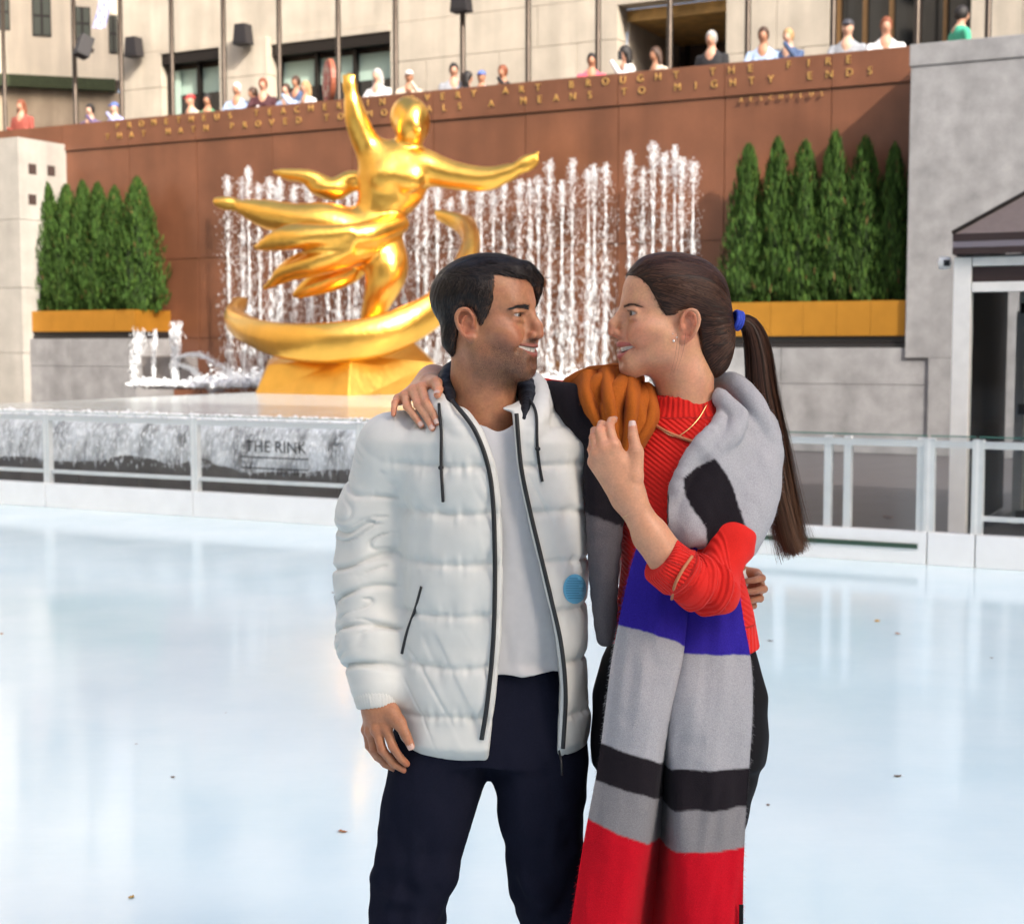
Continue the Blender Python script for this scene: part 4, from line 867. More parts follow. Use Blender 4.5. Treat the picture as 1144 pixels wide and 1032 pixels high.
PEOPLE = [(24, 122, 'long', 'red', 'brick', 2, .2, 'red haired person in brick top standing at the far left', 1.0), (101, 127, 'short', 'black', 'purple', 1, .3, 'dark haired person in purple right of the loudspeaker pole', 1.0), (128, 124, 'cap', 'blue', 'lilac', 1, -.2, 'person in blue cap and lilac top beside the third pole', .9),
    (213, 116, 'cap', 'redcap', 'cream', 0, -.5, 'person in red cap before the first shopfront', .95), (232, 116, 'short', 'black', 'green', 0, .4, 'black haired person in green right of the red cap', .95), (265, 104, 'short', 'white', 'lightblue', 0, .3, 'white haired person in pale blue shirt below the loudspeaker', 1.0), (283, 108, 'short', 'brown', 'white', 0, -.6, 'person in white leaning close to the maroon sweater', .9), (294, 99, 'short', 'red', 'maroon', 0, .5, 'auburn haired person in maroon sweater', 1.0),
    (320, 104, 'short', 'brown', 'lightblue', 1, .1, 'brown haired person in blue left of the trio by the red sign', .9), (331, 96, 'short', 'brown', 'denim', 2, .0, 'person standing behind the trio by the red sign', .95), (342, 102, 'long', 'blond', 'white', 0, -.4, 'fair haired person in white nearest the red sign', .95), (422, 89, 'long', 'grey', 'white', 0, .0, 'grey haired person in white stripes right of the raised gold arm', 1.0), (457, 90, 'cap', 'white', 'cream', 1, .6, 'person in white cap shading the eyes above the gold head', .95),
    (507, 83, 'short', 'black', 'grey', 2, .7, 'dark haired person in grey shirt turned to the right', 1.0), (522, 91, 'long', 'black', 'black', 2, 2.9, 'person with black hair seen from behind beside a pole', .9), (538, 90, 'cap', 'blue', 'lilac', 0, .2, 'person in blue cap between two dark haired people', .9), (562, 85, 'short', 'red', 'black', 1, -.1, 'auburn haired person in black holding hands to the face', .95),
    (661, 72, 'short', 'black', 'pink', 2, .5, 'dark haired person in pink top by a pole', .95), (699, 65, 'long', 'black', 'white', 1, -1.0, 'dark haired person in white raising a phone', 1.05), (733, 66, 'long', 'brown', 'cream', 2, -.7, 'brown haired person in cream looking left by the entrance', 1.0), (795, 49, 'short', 'grey', 'black', 2, .0, 'grey haired person in black t-shirt before the dark entrance', 1.05), (853, 45, 'short', 'brown', 'lightblue', 0, .2, 'brown haired person in light blue shirt with sunglasses', 1.05), (881, 46, 'short', 'blond', 'denim', 1, -.2, 'fair haired person in dark denim covering the mouth', 1.0),
    (947, 37, 'cap', 'charcoal', 'grey', 0, .1, 'person in charcoal cap and grey shirt leaning on folded arms', 1.1), (990, 35, 'short', 'red', 'white', 0, .3, 'auburn haired person in white top leaning on the parapet', 1.1), (1074, 22, 'short', 'black', 'mint', 2, 2.8, 'dark haired person in mint green above the grey wall end', 1.05)]
for (px, py, hk, hc, cc, pose, rz, lab, s_) in PEOPLE:
    off = -.85 if px != 331 else -1.35
    s, z = sc(px, py, off)
    o = link('person', SKMe[pose], None); o.location = loc(s, off, z-.40*s_); o.rotation_euler = (0, 0, ROTW+rz*.8); o.scale = (s_*1.02,)*3; tag(o, lab, 'person', 'visitors leaning on the parapet')
    if not o.data.materials: o.data.materials.append(SKM[0])
    o.material_slots[0].link = 'OBJECT'; o.material_slots[0].material = SKM[(px*7) % 3]
    for nm, me, m_ in (('shirt', SHMe[pose], cm('cloth_'+cc, CC[cc])), ('hair' if hk != 'cap' else 'cap', HMX[hk], cm('hair_'+hc, HC[hc], .6))):
        if not me.materials: me.materials.append(m_)
        c = link(nm, me, None, o); c.material_slots[0].link = 'OBJECT'; c.material_slots[0].material = m_
q = [sc(692, 62, -.6)]; ph = thing('phone', 'small dark phone held up by the person in white', 'phone', loc(q[0][0], -.62, q[0][1])); MB().box((0, 0, 0), (.075, .012, .15), ROTW+.4).build('case', INK, ph, bevel=.004); MB().box((NW[0]*-.008, NW[1]*-.008, 0), (.064, .002, .13), ROTW+.4).build('screen', GLASS_DARK, ph)
# ------------------------------------------------------------------ heads
# head space: x sideways, y forwards, z up, origin between the ears at eye height
def head_field(g):
    F = Field()
    v = lambda *a: np.array(a)
    F.u(ell((0, -.006, .034), (g['cw'], g.get('cl', .092), g.get('ch', .070))), .01)
    F.u(ell((0, .030, .038), (g['cw']-.012, .063, .055)), .03)
    F.u(ell((0, .034, -.040), (g['fw'], .060, g['fh'])), .03)
    F.u(cone((g['jw'], .012, -.055), (g['jw']-.004, .022, -.074), .017, .016), .03, True)
    F.u(cone((g['jw']-.004, .022, -.074), (.016, .084, g['cz']+.012), .015, .014), .03, True)
    F.u(ell((0, g['cy']-.018, g['cz']), (.021, .019, .017)), .022)
    F.u(ell((.045, .058, -.030), (.022, .026, .017)), .025, True)               # cheekbone
    F.u(ell((.036, .076, -.046), (.017, .017, .016), eul(0, -18, -25)), .02, True)  # smiling cheek
    F.u(ell((0, .077, -.068), (g['mw'], .027, .024)), .022)                        # muzzle
    F.u(cone((.010, g['by'], .017), (.036, g['by']-.012, .021), g['br'], g['br']*.9), .022, True)
    F.s(ell((.033, .107, -.003), (.020, .020, .0125)), .016, True)             # eye socket
    # lids over the eyeball
    F.u(sph((.032, .0785, -.001), .0143), .006, True)
    F.u(cone((.020, .0925, .006), (.044, .083, .0045), .0030, .0026), .005, True)     # upper lid fold
    F.u(cone((.022, .0900, -.011), (.043, .081, -.009), .0030, .0030), .007, True)   # pouch under the eye
    # nose
    n = g['nose']
    F.u(cone((0, .080, .006), (0, .091, -.036), g['nb'][0], g['nb'][1]), .012)
    F.u(cone((0, .090, .010), (0, n[0]-.013, n[1]+.014), .0085, .0085), .014)
    F.u(cone((0, n[0]-.014, n[1]+.012), (0, n[0]-.0105, n[1]), .0085, n[2]), .008)
    F.u(ell((n[3], n[0]-.021, n[1]-.004), np.array((.0058, .0098, .0068))*g['al'], eul(15, 0, -12)), .006, True)
    F.u(cone((0, n[0]-.010, n[1]-.004), (0, n[0]-.026, n[1]-.012), .0045, .004), .006)
    F.s(ell((.0065, n[0]-.018, n[1]-.0125), (.0032, .0062, .0042), eul(-10, 0, -14)), .003, True)
    F.s(cone((n[3]+.0095, n[0]-.027, n[1]-.003), (.036, .0880, -.066), .0018, .0016), .011, True)   # smile crease
    # mouth: an open smile on the arch of the teeth
    w, H, rise, yf, bend = g['mouth']; mz = g['mz']; q = g['lip']
    arch = lambda x: yf-bend*x*x
    zc = lambda x: mz+rise*(x/w)**2
    hh = lambda x: H*np.sqrt(np.maximum(0, 1-(x/w)**2))
    F.s(lambda p: np.maximum(np.maximum(np.abs(p[:, 2]-zc(np.minimum(p[:, 0], w)))-hh(p[:, 0]), p[:, 0]-w), arch(p[:, 0])-.013-p[:, 1]), .003, True)
    xs = np.linspace(0, w*1.03, 7)
    F.u(chain([v(x, arch(x)+.0012-.0035*(x/w)**2, zc(min(x, w))+hh(x)+q*.75*(1-(x/w)**2*.6)) for x in xs], [q*c for c in (.95, 1.02, 1.0, .9, .75, .55, .35)], .003), .004, True)
    F.u(chain([v(x, arch(x)-.0022-.0020*(x/w)**2, zc(min(x, w))-hh(x)-q*.9*(1-(x/w)**2*.7)) for x in xs], [q*c for c in (1.25, 1.25, 1.18, 1.0, .8, .55, .3)], .003), .004, True)
    F.s(sph((w+.0035, arch(w)-.001, zc(w)+.001), .0022), .007, True)
    F.s(ell((0, g['mouth'][3]+.003, mz-g['mouth'][1]-.0155), (.015, .0050, .0040)), .014)                 # under the lower lip
    # ear
    e = v(*g['ear']); s = g['es']; RM = eul(12, 0, 20)
    E = lambda a, b: e + (RM @ np.array([b, a[0], a[1]]))*s
    F.u(ell(e + RM @ np.array([-.002, 0, .002]), np.array([.0050, .0175, .0290])*s, RM), .006, True)
    pts = sm([E((.013, -.004), .002), E((.014, .014), .005), E((.006, .029), .007), E((-.008, .030), .009), E((-.0165, .018), .011), E((-.0165, .000), .010), E((-.0115, -.016), .007), E((-.003, -.025), .003)], 20)
    F.u(chain(pts, list(np.interp(np.linspace(0, 7, 20), range(8), np.array([.002, .003, .0034, .0036, .0038, .0036, .0034, .0036])*s)), .002), .0025, True)
    F.u(ell(E((.0015, -.0255), .001), (.004*s, .0075*s, .0075*s), RM), .004, True)
    F.s(ell(E((-.001, -.002), .0075), (.0072*s, .0085*s, .0115*s), RM), .003, True)
    F.s(ell(E((-.003, .017), .008), (.0042*s, .0080*s, .0062*s), RM), .003, True)
    F.u(chain([E((-.0095, -.012), .0045), E((-.0105, .000), .0060), E((-.0075, .010), .0060), E((.000, .0165), .0045)], [.0024*s]*4, .002), .0025, True)
    F.u(ell(E((.0105, -.003), .0025), (.0030*s, .0042*s, .0060*s), RM), .003, True)
    return F
def skull_field(g):
    F = Field(); F.u(ell((0, -.006, .034), (g['cw'], g.get('cl', .092), g.get('ch', .070))), .01); F.u(ell((0, .030, .038), (g['cw']-.012, .063, .055)), .03); F.u(ell((0, .034, -.040), (g['fw'], .060, g['fh'])), .03); return F
def eye_cut(g):
    """the opening between the lids"""
    return ell((.0325, .088, g.get('ez', 0.0)-.0005), (g.get('ew', .0128), .020, g.get('eo', .0042)), eul(0, 4, -8))
MAN_G = dict(mw=.029, nt=4, bz=-.0035, nb=(.0105, .0130), al=1.0, cl=.090, ch=.068, cw=.074, fw=.060, fh=.077, jw=.050, cz=-.104, cy=.100, by=.086, br=.0105, nose=(.1245, -.035, .0086, .0118), mz=-.0655, mouth=(.0305, .0060, .0080, .1050, 19.), lip=.0034, ear=(.0745, .004, -.019), es=.95, eo=.0025)
WOM_G = dict(mw=.0255, nt=5, bz=-.0045, nb=(.0080, .0110), al=.88, cl=.088, ch=.066, cw=.071, fw=.056, fh=.075, jw=.044, cz=-.103, cy=.098, by=.083, br=.0085, nose=(.1275, -.0335, .0074, .0098), mz=-.0690, mouth=(.0310, .0078, .0075, .1020, 22.), lip=.0045, ear=(.0710, -.008, -.026), es=1.0, eo=.0038)

def head_frame(px, py, Y, yaw, pitch=0, roll=0):
    """yaw: degrees from +X (facing image right); positive turns towards the camera; mirror with 180-yaw"""
    a = R(-yaw); fwd = np.array([math.cos(a), math.sin(a), 0.0]); up = np.array([0, 0, 1.0]); side = np.cross(fwd, up)
    M = np.stack([side, fwd, up], 1) @ np.array(Matrix.Rotation(R(pitch), 3, 'X') @ Matrix.Rotation(R(roll), 3, 'Y'))
    return M, P(px, py, Y)
def to_world(M, T, q): return np.asarray(q) @ M.T + T
def to_local(M, T, p): return (np.asarray(p)-T) @ M

# --- skin colouring in head space
def blob(q, c, r, soft=1.0):
    a = np.sqrt((((q-np.asarray(c))/np.asarray(r))**2).sum(1)); return np.clip(1-smooth01(1-.5*soft, 1+.5*soft, a), 0, 1)
def mixc(C, col, w): return C*(1-w[:, None]) + np.asarray(col)[None]*w[:, None]
def face_colour(q, g, base, lipc, blush, stub=None):
    qa = q.copy(); qa[:, 0] = np.abs(qa[:, 0]); C = np.tile(np.asarray(base, float), (len(q), 1)); mz = g['mz']
    C = C*(1+(1.0 if stub is not None else .5)*(.12*vnoise(q, 45, 3)+.10*vnoise(q, 160, 4)+.07*vnoise(q, 420, 5)))[:, None]; C[:, 1] *= 1+.06*vnoise(q, 70, 6)
    C = mixc(C, blush, .45*blob(qa, (.042, .075, -.042), (.024, .03, .02), 1.6))
    C = mixc(C, blush, .40*blob(qa, (0, g['nose'][0]-.01, g['nose'][1]), (.014, .016, .013), 1.6))
    C = mixc(C, blush, .55*blob(qa, np.array(g['ear'])+[.004, 0, 0], (.014, .02, .034), .6))
    # lips follow the lip chains
    w, H, rise, yf, bend = g['mouth']; x = np.minimum(qa[:, 0], w*1.03); ar = yf-bend*x*x; zc = mz+rise*(np.minimum(x, w)/w)**2; hh = H*np.sqrt(np.maximum(0, 1-(x/w)**2)); ql = g['lip']; t = x/w
    LW = np.zeros(len(q))
    for sg, rr in ((1, 1.05), (-1, 1.3)):
        zl = zc+sg*(hh+ql*.8*(1-t*t*.6)); th = ql*rr*(1-.62*t*t)
        LW = np.maximum(LW, (1-smooth01(th*.85, th*1.25, np.abs(qa[:, 2]-zl)))*(qa[:, 1] > ar-.008)*(1-smooth01(w*.99, w*1.06, qa[:, 0])))
    C = mixc(C, lipc, .9*LW)
    inside = ((np.abs(qa[:, 2]-zc) < hh*.98) & (qa[:, 0] < w) & (qa[:, 1] < ar-.004) & (qa[:, 1] > .05)).astype(float); C = mixc(C, (.10, .03, .025), inside)
    # lash line and shaded lid rim
    ang = np.linalg.norm((qa-np.array([.032, .0785, -.001]))/np.array([.0138, .018, .0062]), axis=1)
    C = mixc(C, np.asarray(base)*.45, .55*(1-smooth01(1.0, 1.35, ang))*(qa[:, 1] > .08))
    S = np.zeros(len(q))
    if stub is not None:
        low = smooth01(-.036, -.060, qa[:, 2] - .35*(.03-qa[:, 1])*(qa[:, 1] < .03))*smooth01(-.155, -.125, qa[:, 2])
        front = .45*smooth01(-.008, .02, qa[:, 1])+.55*smooth01(.02, .07, qa[:, 1])
        S = low*front
        S *= 1-blob(qa, (.040, .082, -.040), (.026, .034, .022), 1.3)
        S *= 1-blob(qa, (0, .12, -.037), (.020, .03, .016), .5)
        S = np.maximum(S*.85, .95*blob(qa, (.010, .108, mz+.0165), (.022, .016, .0058), .8))
        S = np.maximum(S, .8*blob(qa, (0, .1, mz-.028), (.011, .02, .012), .8))
        S *= 1-.95*LW
        C = mixc(C, stub, .42*S)
    return C, S

def skin_material(name, stubble=False):
    m = mat(name, rough=.44, noise=(260, .10, 4), bump=(700, .35, .0007), sss=.25, attr='Col', spec=.45)
    if stubble:
        nt = m.node_tree; b = nt.nodes['Principled BSDF']; src = b.inputs['Base Color'].links[0].from_socket
        at = nt.nodes.new('ShaderNodeAttribute'); at.attribute_name = 'stubble'
        tc = nt.nodes.new('ShaderNodeTexCoord'); n = nt.nodes.new('ShaderNodeTexNoise'); n.inputs['Scale'].default_value = 850; n.inputs['Detail'].default_value = 2
        nt.links.new(tc.outputs['Object'], n.inputs['Vector'])
        r = nt.nodes.new('ShaderNodeMapRange'); r.inputs[1].default_value = .36; r.inputs[2].default_value = .72
        nt.links.new(n.outputs['Fac'], r.inputs[0])
        mu = nt.nodes.new('ShaderNodeMath'); mu.operation = 'MULTIPLY'; nt.links.new(r.outputs[0], mu.inputs[0]); nt.links.new(at.outputs['Fac'], mu.inputs[1])
        mx = nt.nodes.new('ShaderNodeMix'); mx.data_type = 'RGBA'; nt.links.new(mu.outputs[0], mx.inputs[0]); nt.links.new(src, mx.inputs[6]); mx.inputs[7].default_value = (.030, .018, .013, 1)
        nt.links.new(mx.outputs[2], b.inputs['Base Color'])
    return m

def eyes(M, T, g, gaze, iris, parent):
    """two eyeballs with iris and pupil, children of a person"""
    gz = nrm(gaze); a = gz if abs(gz[2]) < .9 else np.array([1, 0, 0]); ux = nrm(np.cross(gz, (0, 0, 1))); uy = np.cross(ux, gz)
    nu, nv = 40, 28; V = []; 
    th = np.linspace(0, math.pi, nv)**1.0
    for t in th:
        for k in range(nu):
            w = 2*math.pi*k/nu; V.append(gz*math.cos(t)+(ux*math.cos(w)+uy*math.sin(w))*math.sin(t))
    V = np.array(V); F = np.array([(i*nu+k, (i+1)*nu+k, (i+1)*nu+(k+1) % nu, i*nu+(k+1) % nu) for i in range(nv-1) for k in range(nu)])
    ang = np.degrees(np.repeat(th, nu)); C = np.tile(np.array([.40, .36, .335]), (len(V), 1))
    C = mixc(C, (.75, .45, .40), .35*smooth01(35, 70, ang))
    C = mixc(C, iris, 1-smooth01(26, 30, ang)); C = mixc(C, np.array(iris)*.3, smooth01(22, 26, ang)*(1-smooth01(28, 32, ang))); C = mixc(C, (.004, .004, .004), 1-smooth01(10, 13, ang))
    rad = .0127*(1+.05*(1-smooth01(15, 32, ang)))
    me = np_mesh('eye', V*rad[:, None], F, attrs={'Col': C})
    me.materials.append(EYE_M)
    for s in (-1, 1):
        o = link('eye', me, None, parent); o.location = to_world(M, T, (.032*s, .0785, -.001))
def teeth(M, T, g, parent, matr):
    """upper teeth: rounded blocks set side by side on the arch"""
    mb = MB(); mz = g['mz']; w, H, rise, yf, bend = g['mouth']; xs = np.array([.0043, .0118, .0180, .0232, .0275])*w/.029
    for sg in (-1, 1):
        for i, x in enumerate(xs[:g['nt']]):
            y = yf-.0058-bend*x*x; wd = (.0083, .0066, .0068, .0062, .0060)[i]*w/.029
            h = (.0105, .0096, .0100, .0088, .0080)[i]
            mb.box((x*sg, y, mz+rise*(x/w)**2+H*.9-h*.35), (wd*1.02*math.hypot(1, 2*bend*x)*.93, .006, h), rz=-math.atan(2*bend*x)*sg)
    me = mb.mesh('teeth', True, .0011)
    V = np.array([v.co for v in me.vertices]); V = to_world(M, T, V)
    me.vertices.foreach_set('co', V.astype(np.float32).ravel()); me.update()
    return link('teeth', me, matr, parent)
def brow_hairs(M, T, tree, g, seed, n=190, arch=.004, thick=.0042, matr=None, parent=None, ln=.0085):
    """eyebrow hairs laid along the brow on both sides"""
    r = np.random.default_rng(seed); S = []; side = []
    for s in (-1, 1):
        for i in range(n):
            t = r.random(); x = .012+.036*t; z = .0155+g['bz']+arch*math.sin(min(1, t*1.35)*math.pi*.62)-.004*max(0, t-.7)/.3 + (r.random()-.5)*thick*(1.15-.75*t)
            o = to_world(M, T, (x*s, .16, z)); d = Vector(M @ np.array([0, -1.0, 0])); p, nn, _, _ = tree.ray_cast(Vector(o), d)
            if p is None: continue
            nl = M.T @ np.array(nn); tang = nrm(np.array([s*1.0, -.25-.5*t, .45*(1-1.5*t)+r.normal()*.12])); tang = nrm(tang-nl*np.dot(tang, nl)*.9)
            L = ln*(.7+.5*r.random()); q0 = to_local(M, T, np.array(p)); pts = [q0+tang*L*u+nl*(.0003+.0011*math.sin(u*2.2)) for u in np.linspace(0, 1, 4)]
            S.append(to_world(M, T, np.array(pts))); sd = M @ nrm(np.cross(tang, nl)); side.append(np.tile(sd, (4, 1)))
    V, F = ribbons(np.array(S), np.full(len(S), .00030), np.array(side), .2)
    o = link('eyebrows', np_mesh('eyebrows', V, F), matr, parent); return o
def lashes(M, T, g, seed, matr, parent, L=.007, n=46):
    r = np.random.default_rng(seed); S = []; side = []; c = np.array([.032, .0785, -.001]); rad = .0146
    for s in (-1, 1):
        for i in range(n):
            t = -1+2*(i+r.random()*.6)/n; up = i % 4 != 3
            z = (g['eo']*.95*math.sqrt(max(0, 1-t*t*.92)) if up else -g['eo']*.95*math.sqrt(max(0, 1-t*t*.92))) 
            x = .0125*t; y = math.sqrt(max(rad**2-x*x-z*z, 1e-8)); a = c+np.array([x, y, z])
            d = nrm(np.array([.6*t+.1, .9, .35 if up else -.55])); l = (L if up else L*.45)*(.8+.3*r.random())
            u = np.linspace(0, 1, 4)[:, None]; pts = a+d*l*u+np.array([0, 0, (.5 if up else -.3)*l])*u*u
            pts[:, 0] *= s; S.append(to_world(M, T, pts)); side.append(np.tile(M @ np.array([1.0, 0, 0]), (4, 1)))
    V, F = ribbons(np.array(S), np.full(len(S), .00033), np.array(side), .15)
    return link('eyelashes', np_mesh('eyelashes', V, F), matr, parent)

# --- hands: palm + five fingers of round cones in hand space (x towards the thumb side, y along the fingers, z out of the back)
FING = dict(index=((.030, .090, 0), (.044, .026, .021), (.0088, .0080, .0072, .0062)), middle=((.009, .095, .002), (.048, .029, .022), (.0090, .0082, .0074, .0064)),
            ring=((-.012, .090, .001), (.044, .027, .021), (.0086, .0078, .0070, .0060)), little=((-.031, .078, -.002), (.034, .020, .019), (.0076, .0068, .0061, .0053)))
def hand_field(curl, spread, thumb, M, T, s=1.0, wrist_r=.026):
    """curl: finger -> 3 joint angles (degrees, positive closes towards the palm); thumb: list of 4 points in hand space"""
    F = Field(M=M, T=T)
    F.u(ell((0, .045, 0), np.array([.040, .055, .0135])*s), .01)
    F.u(cone(np.array([.020, .018, -.004])*s, np.array([.030, .085, -.001])*s, .0150*s, .0110*s), .018)
    F.u(cone(np.array([-.020, .018, -.004])*s, np.array([-.030, .075, -.003])*s, .0150*s, .0110*s), .018)
    F.u(cone(np.array([0, .018, -.002])*s, np.array([0, .09, 0])*s, .015*s, .0115*s), .018)
    F.u(cone(np.array([0, -.045, -.002])*s, np.array([0, .012, -.002])*s, wrist_r*s, (wrist_r-.001)*s), .02)
    tips = {}
    for k, (b, L, r) in FING.items():
        a = 0.0; p = np.array(b)*s; az = R(spread.get(k, 0)); pts = [p]; d = None
        for i in range(3):
            a += R(curl[k][i]); d = np.array([math.sin(az)*math.cos(a), math.cos(az)*math.cos(a), -math.sin(a)]); p = p+d*L[i]*s; pts.append(p)
        F.u(cone(np.array(b)*s*np.array([.8, .75, 1]), pts[0], r[0]*1.05*s, r[0]*1.08*s), .010)
        F.u(chain(pts, [q*s for q in (r[0], r[1], r[2], r[3])], .002), .0035)
        F.u(sph(pts[1]+np.array([0, 0, .001])*s, r[1]*1.06*s), .003)
        tips[k] = (pts[-1], pts[-1]-pts[-2])
    tp = [np.array(q)*s for q in thumb]
    F.u(cone(np.array([.012, .012, -.006])*s, tp[1], .0165*s, .0125*s), .016)
    F.u(chain(tp, [.0150*s, .0115*s, .0098*s, .0078*s], .003), .009)
    tips['thumb'] = (tp[-1], tp[-1]-tp[-2])
    return F, tips
def nails(tips, M, T, back, s, parent, matr, up=None):
    """finger nails as small curved plates on the back of each tip"""
    for k, (p, d) in tips.items():
        d = nrm(d); b = np.asarray(back(k) if callable(back) else back, float); b = nrm(b-d*np.dot(b, d)); sx = np.cross(d, b); V = []; F = []
        r = (.0078 if k == 'thumb' else .0053 if k == 'little' else .0063)*s
        for i in range(6):
            for j in range(5):
                u = (i/5)*.0115*s-.0060*s; w = (j/4-.5)*1.9*(1-.22*(abs(i/5-.45)*2)**3)
                V.append(p+d*u+(b*math.cos(w)+sx*math.sin(w))*(r+.0004))
        for i in range(5):
            for j in range(4): a = i*5+j; F.append((a, a+1, a+6, a+5))
        V = to_world(M, T, np.array(V)); link('fingernail', np_mesh('fingernail', V, np.array(F)), matr, parent)

def tri_sample(V, F, n, r, keep=None):
    """area-weighted random points on quads -> points, face ids"""
    A = np.linalg.norm(np.cross(V[F[:, 2]]-V[F[:, 0]], V[F[:, 3]]-V[F[:, 1]]), axis=1)
    if keep is not None: A = A*keep
    f = r.choice(len(F), n, p=A/A.sum()); u = r.random(n)[:, None]; v = r.random(n)[:, None]
    return V[F[f, 0]]*(1-u)*(1-v)+V[F[f, 1]]*u*(1-v)+V[F[f, 2]]*u*v+V[F[f, 3]]*(1-u)*v, f
def hair_material(name, col, rough=.38):
    m = mat(name, col, rough, attr='Col', spec=.25)
    return m
def strand_object(name, S, N, W, cols, matr, parent, taper=.3):
    T = np.gradient(S, axis=1); side = np.cross(T, N); side /= np.linalg.norm(side, axis=2, keepdims=True)+1e-9
    V, F = ribbons(S, W, side, taper); C = np.repeat(cols, S.shape[1]*2, axis=0)
    return link(name, np_mesh(name, V, F, attrs={'Col': C}), matr, parent)

class Person:
    """collects the skin fields of one figure (head, hands, trunk) and grows them as one continuous surface"""
    def __init__(s, M, T, g, cut, neck, base, lip, blush, stub, material, label):
        s.M, s.T, s.g = M, T, g; s.cols = (base, lip, blush, stub); s.material = material; hf = head_field(g); s.reds = []
        def skin(p):
            q = ((p-T) @ M).astype(np.float32); d = smin(hf(q), neck(p), .03); q[:, 0] = np.abs(q[:, 0]); return smax(d, -cut(q), .0012)
        s.parts = [(skin, T+np.array([-.15, -.17, -.29]), T+np.array([.15, .17, .14]))]
        s.obj = link('person', bpy.data.meshes.new('person')); tag(s.obj, label, 'person')
    def add(s, f, lo, hi): s.parts.append((f, np.asarray(lo)-.03, np.asarray(hi)+.03))
    def tube(s, pts, rs):
        A = np.array(pts); r = max(rs); s.add(chain(list(A), rs, .02), A.min(0)-r, A.max(0)+r)
    def __call__(s, p):
        d = np.full(len(p), 1.0, np.float32)
        for f, lo, hi in s.parts:
            m = ((p > lo) & (p < hi)).all(1)
            if m.any(): d[m] = smin(d[m], f(p[m]), .012)
        return d
    def finish(s, h=.0021):
        lo = np.min([q[1] for q in s.parts], 0); hi = np.max([q[2] for q in s.parts], 0); V, F = surf(s, lo, hi, h)
        q = to_local(s.M, s.T, V); base, lip, blush, stub = s.cols; C = np.tile(np.asarray(base, float), (len(V), 1))*(1+.08*vnoise(V, 60, 41)+.05*vnoise(V, 200, 42))[:, None]; S = np.zeros(len(V))
        hm = (np.abs(q) < np.array([.12, .16, .2])).all(1); C[hm], S[hm] = face_colour(q[hm], s.g, base, lip, blush, stub)
        N = vnormals(V, F)
        for J in s.reds:
            for c_, r_, w_ in ((J[3], .013, .40), (J[1], .010, .30), (J[0], .012, .25)):
                m = (np.abs(V-c_) < .03).all(1); C[m] = mixc(C[m], blush, w_*blob(V[m], c_, [r_]*3, 1.2))
            for jj in (1, 2):      # joint creases
                m = np.linalg.norm(V-J[jj], axis=1) < .014; d_ = nrm(np.asarray(J[jj+1])-J[jj-1]); t_ = (V[m]-J[jj]) @ d_
                V[m] = V[m]-N[m]*(.0007*(np.exp(-((t_-.0025)/.0010)**2)+np.exp(-((t_+.0025)/.0010)**2)))[:, None]
        me = np_mesh('person', V, F, attrs={'Col': C, 'stubble': S}); me.materials.append(s.material); s.obj.data = me; s.tree = bvh(V[hm.nonzero()[0]] if False else V, F); return s

def stubble_hairs(who, n, matr, seed=3):
    """short beard hairs grown where the stubble mask is strong"""
    me = who.obj.data; nv = len(me.vertices); V = np.zeros(nv*3, np.float32); me.vertices.foreach_get('co', V); V = V.reshape(-1, 3); S = np.zeros(nv, np.float32); me.attributes['stubble'].data.foreach_get('value', S)
    L = np.zeros(len(me.loops), np.int32); me.loops.foreach_get('vertex_index', L); F = L.reshape(-1, 4); w = S[F].mean(1); k = w > .12; F = F[k]; w = w[k]; r = np.random.default_rng(seed); N = vnormals(V, F)
    p, fi = tri_sample(V, F, n, r, w); nn = N[F[fi, 0]]; d = nn*.55+(np.array([0, .35, -1.0]) @ who.M.T)*.6+r.normal(size=nn.shape)*.30; d /= np.linalg.norm(d, axis=1, keepdims=True); ln_ = (.0016+.0022*r.random(n))[:, None]
    St = np.stack([p-nn*.0003, p+d*ln_*.55, p+d*ln_], 1); Nn = np.repeat(nn[:, None], 3, 1)
    return strand_object('stubble', St, Nn, np.full(n, .00013), np.array([.020, .013, .010])[None]*(.5+1.2*r.random((n, 1))), matr, who.obj)
EYE_M = mat('eyeball', rough=.12, attr='Col', spec=.6)
TEETH_M = mat('teeth', (.78, .74, .66), .25)
DARKHAIR_M = mat('dark_hair', (.012, .009, .008), .42, spec=.5)
MAN_SKIN = skin_material('tanned_skin', True)
MM, MT = head_frame(540, 352, 2.77, 25, 0, 0)
NECK_M = lambda p: smin(chain([P(536, 385, 2.775), P(540, 425, 2.78), P(541, 475, 2.79)], [.055, .057, .066], .02)(p), cone(P(470, 500, 2.82), P(608, 500, 2.82), .045, .045)(p), .06)
MANP = Person(MM, MT, MAN_G, eye_cut(MAN_G), NECK_M, (.40, .175, .088), (.30, .09, .07), (.42, .12, .06), (.085, .050, .036), MAN_SKIN, 'man in white puffer jacket with dark trousers smiling at the woman')
man = MANP.obj
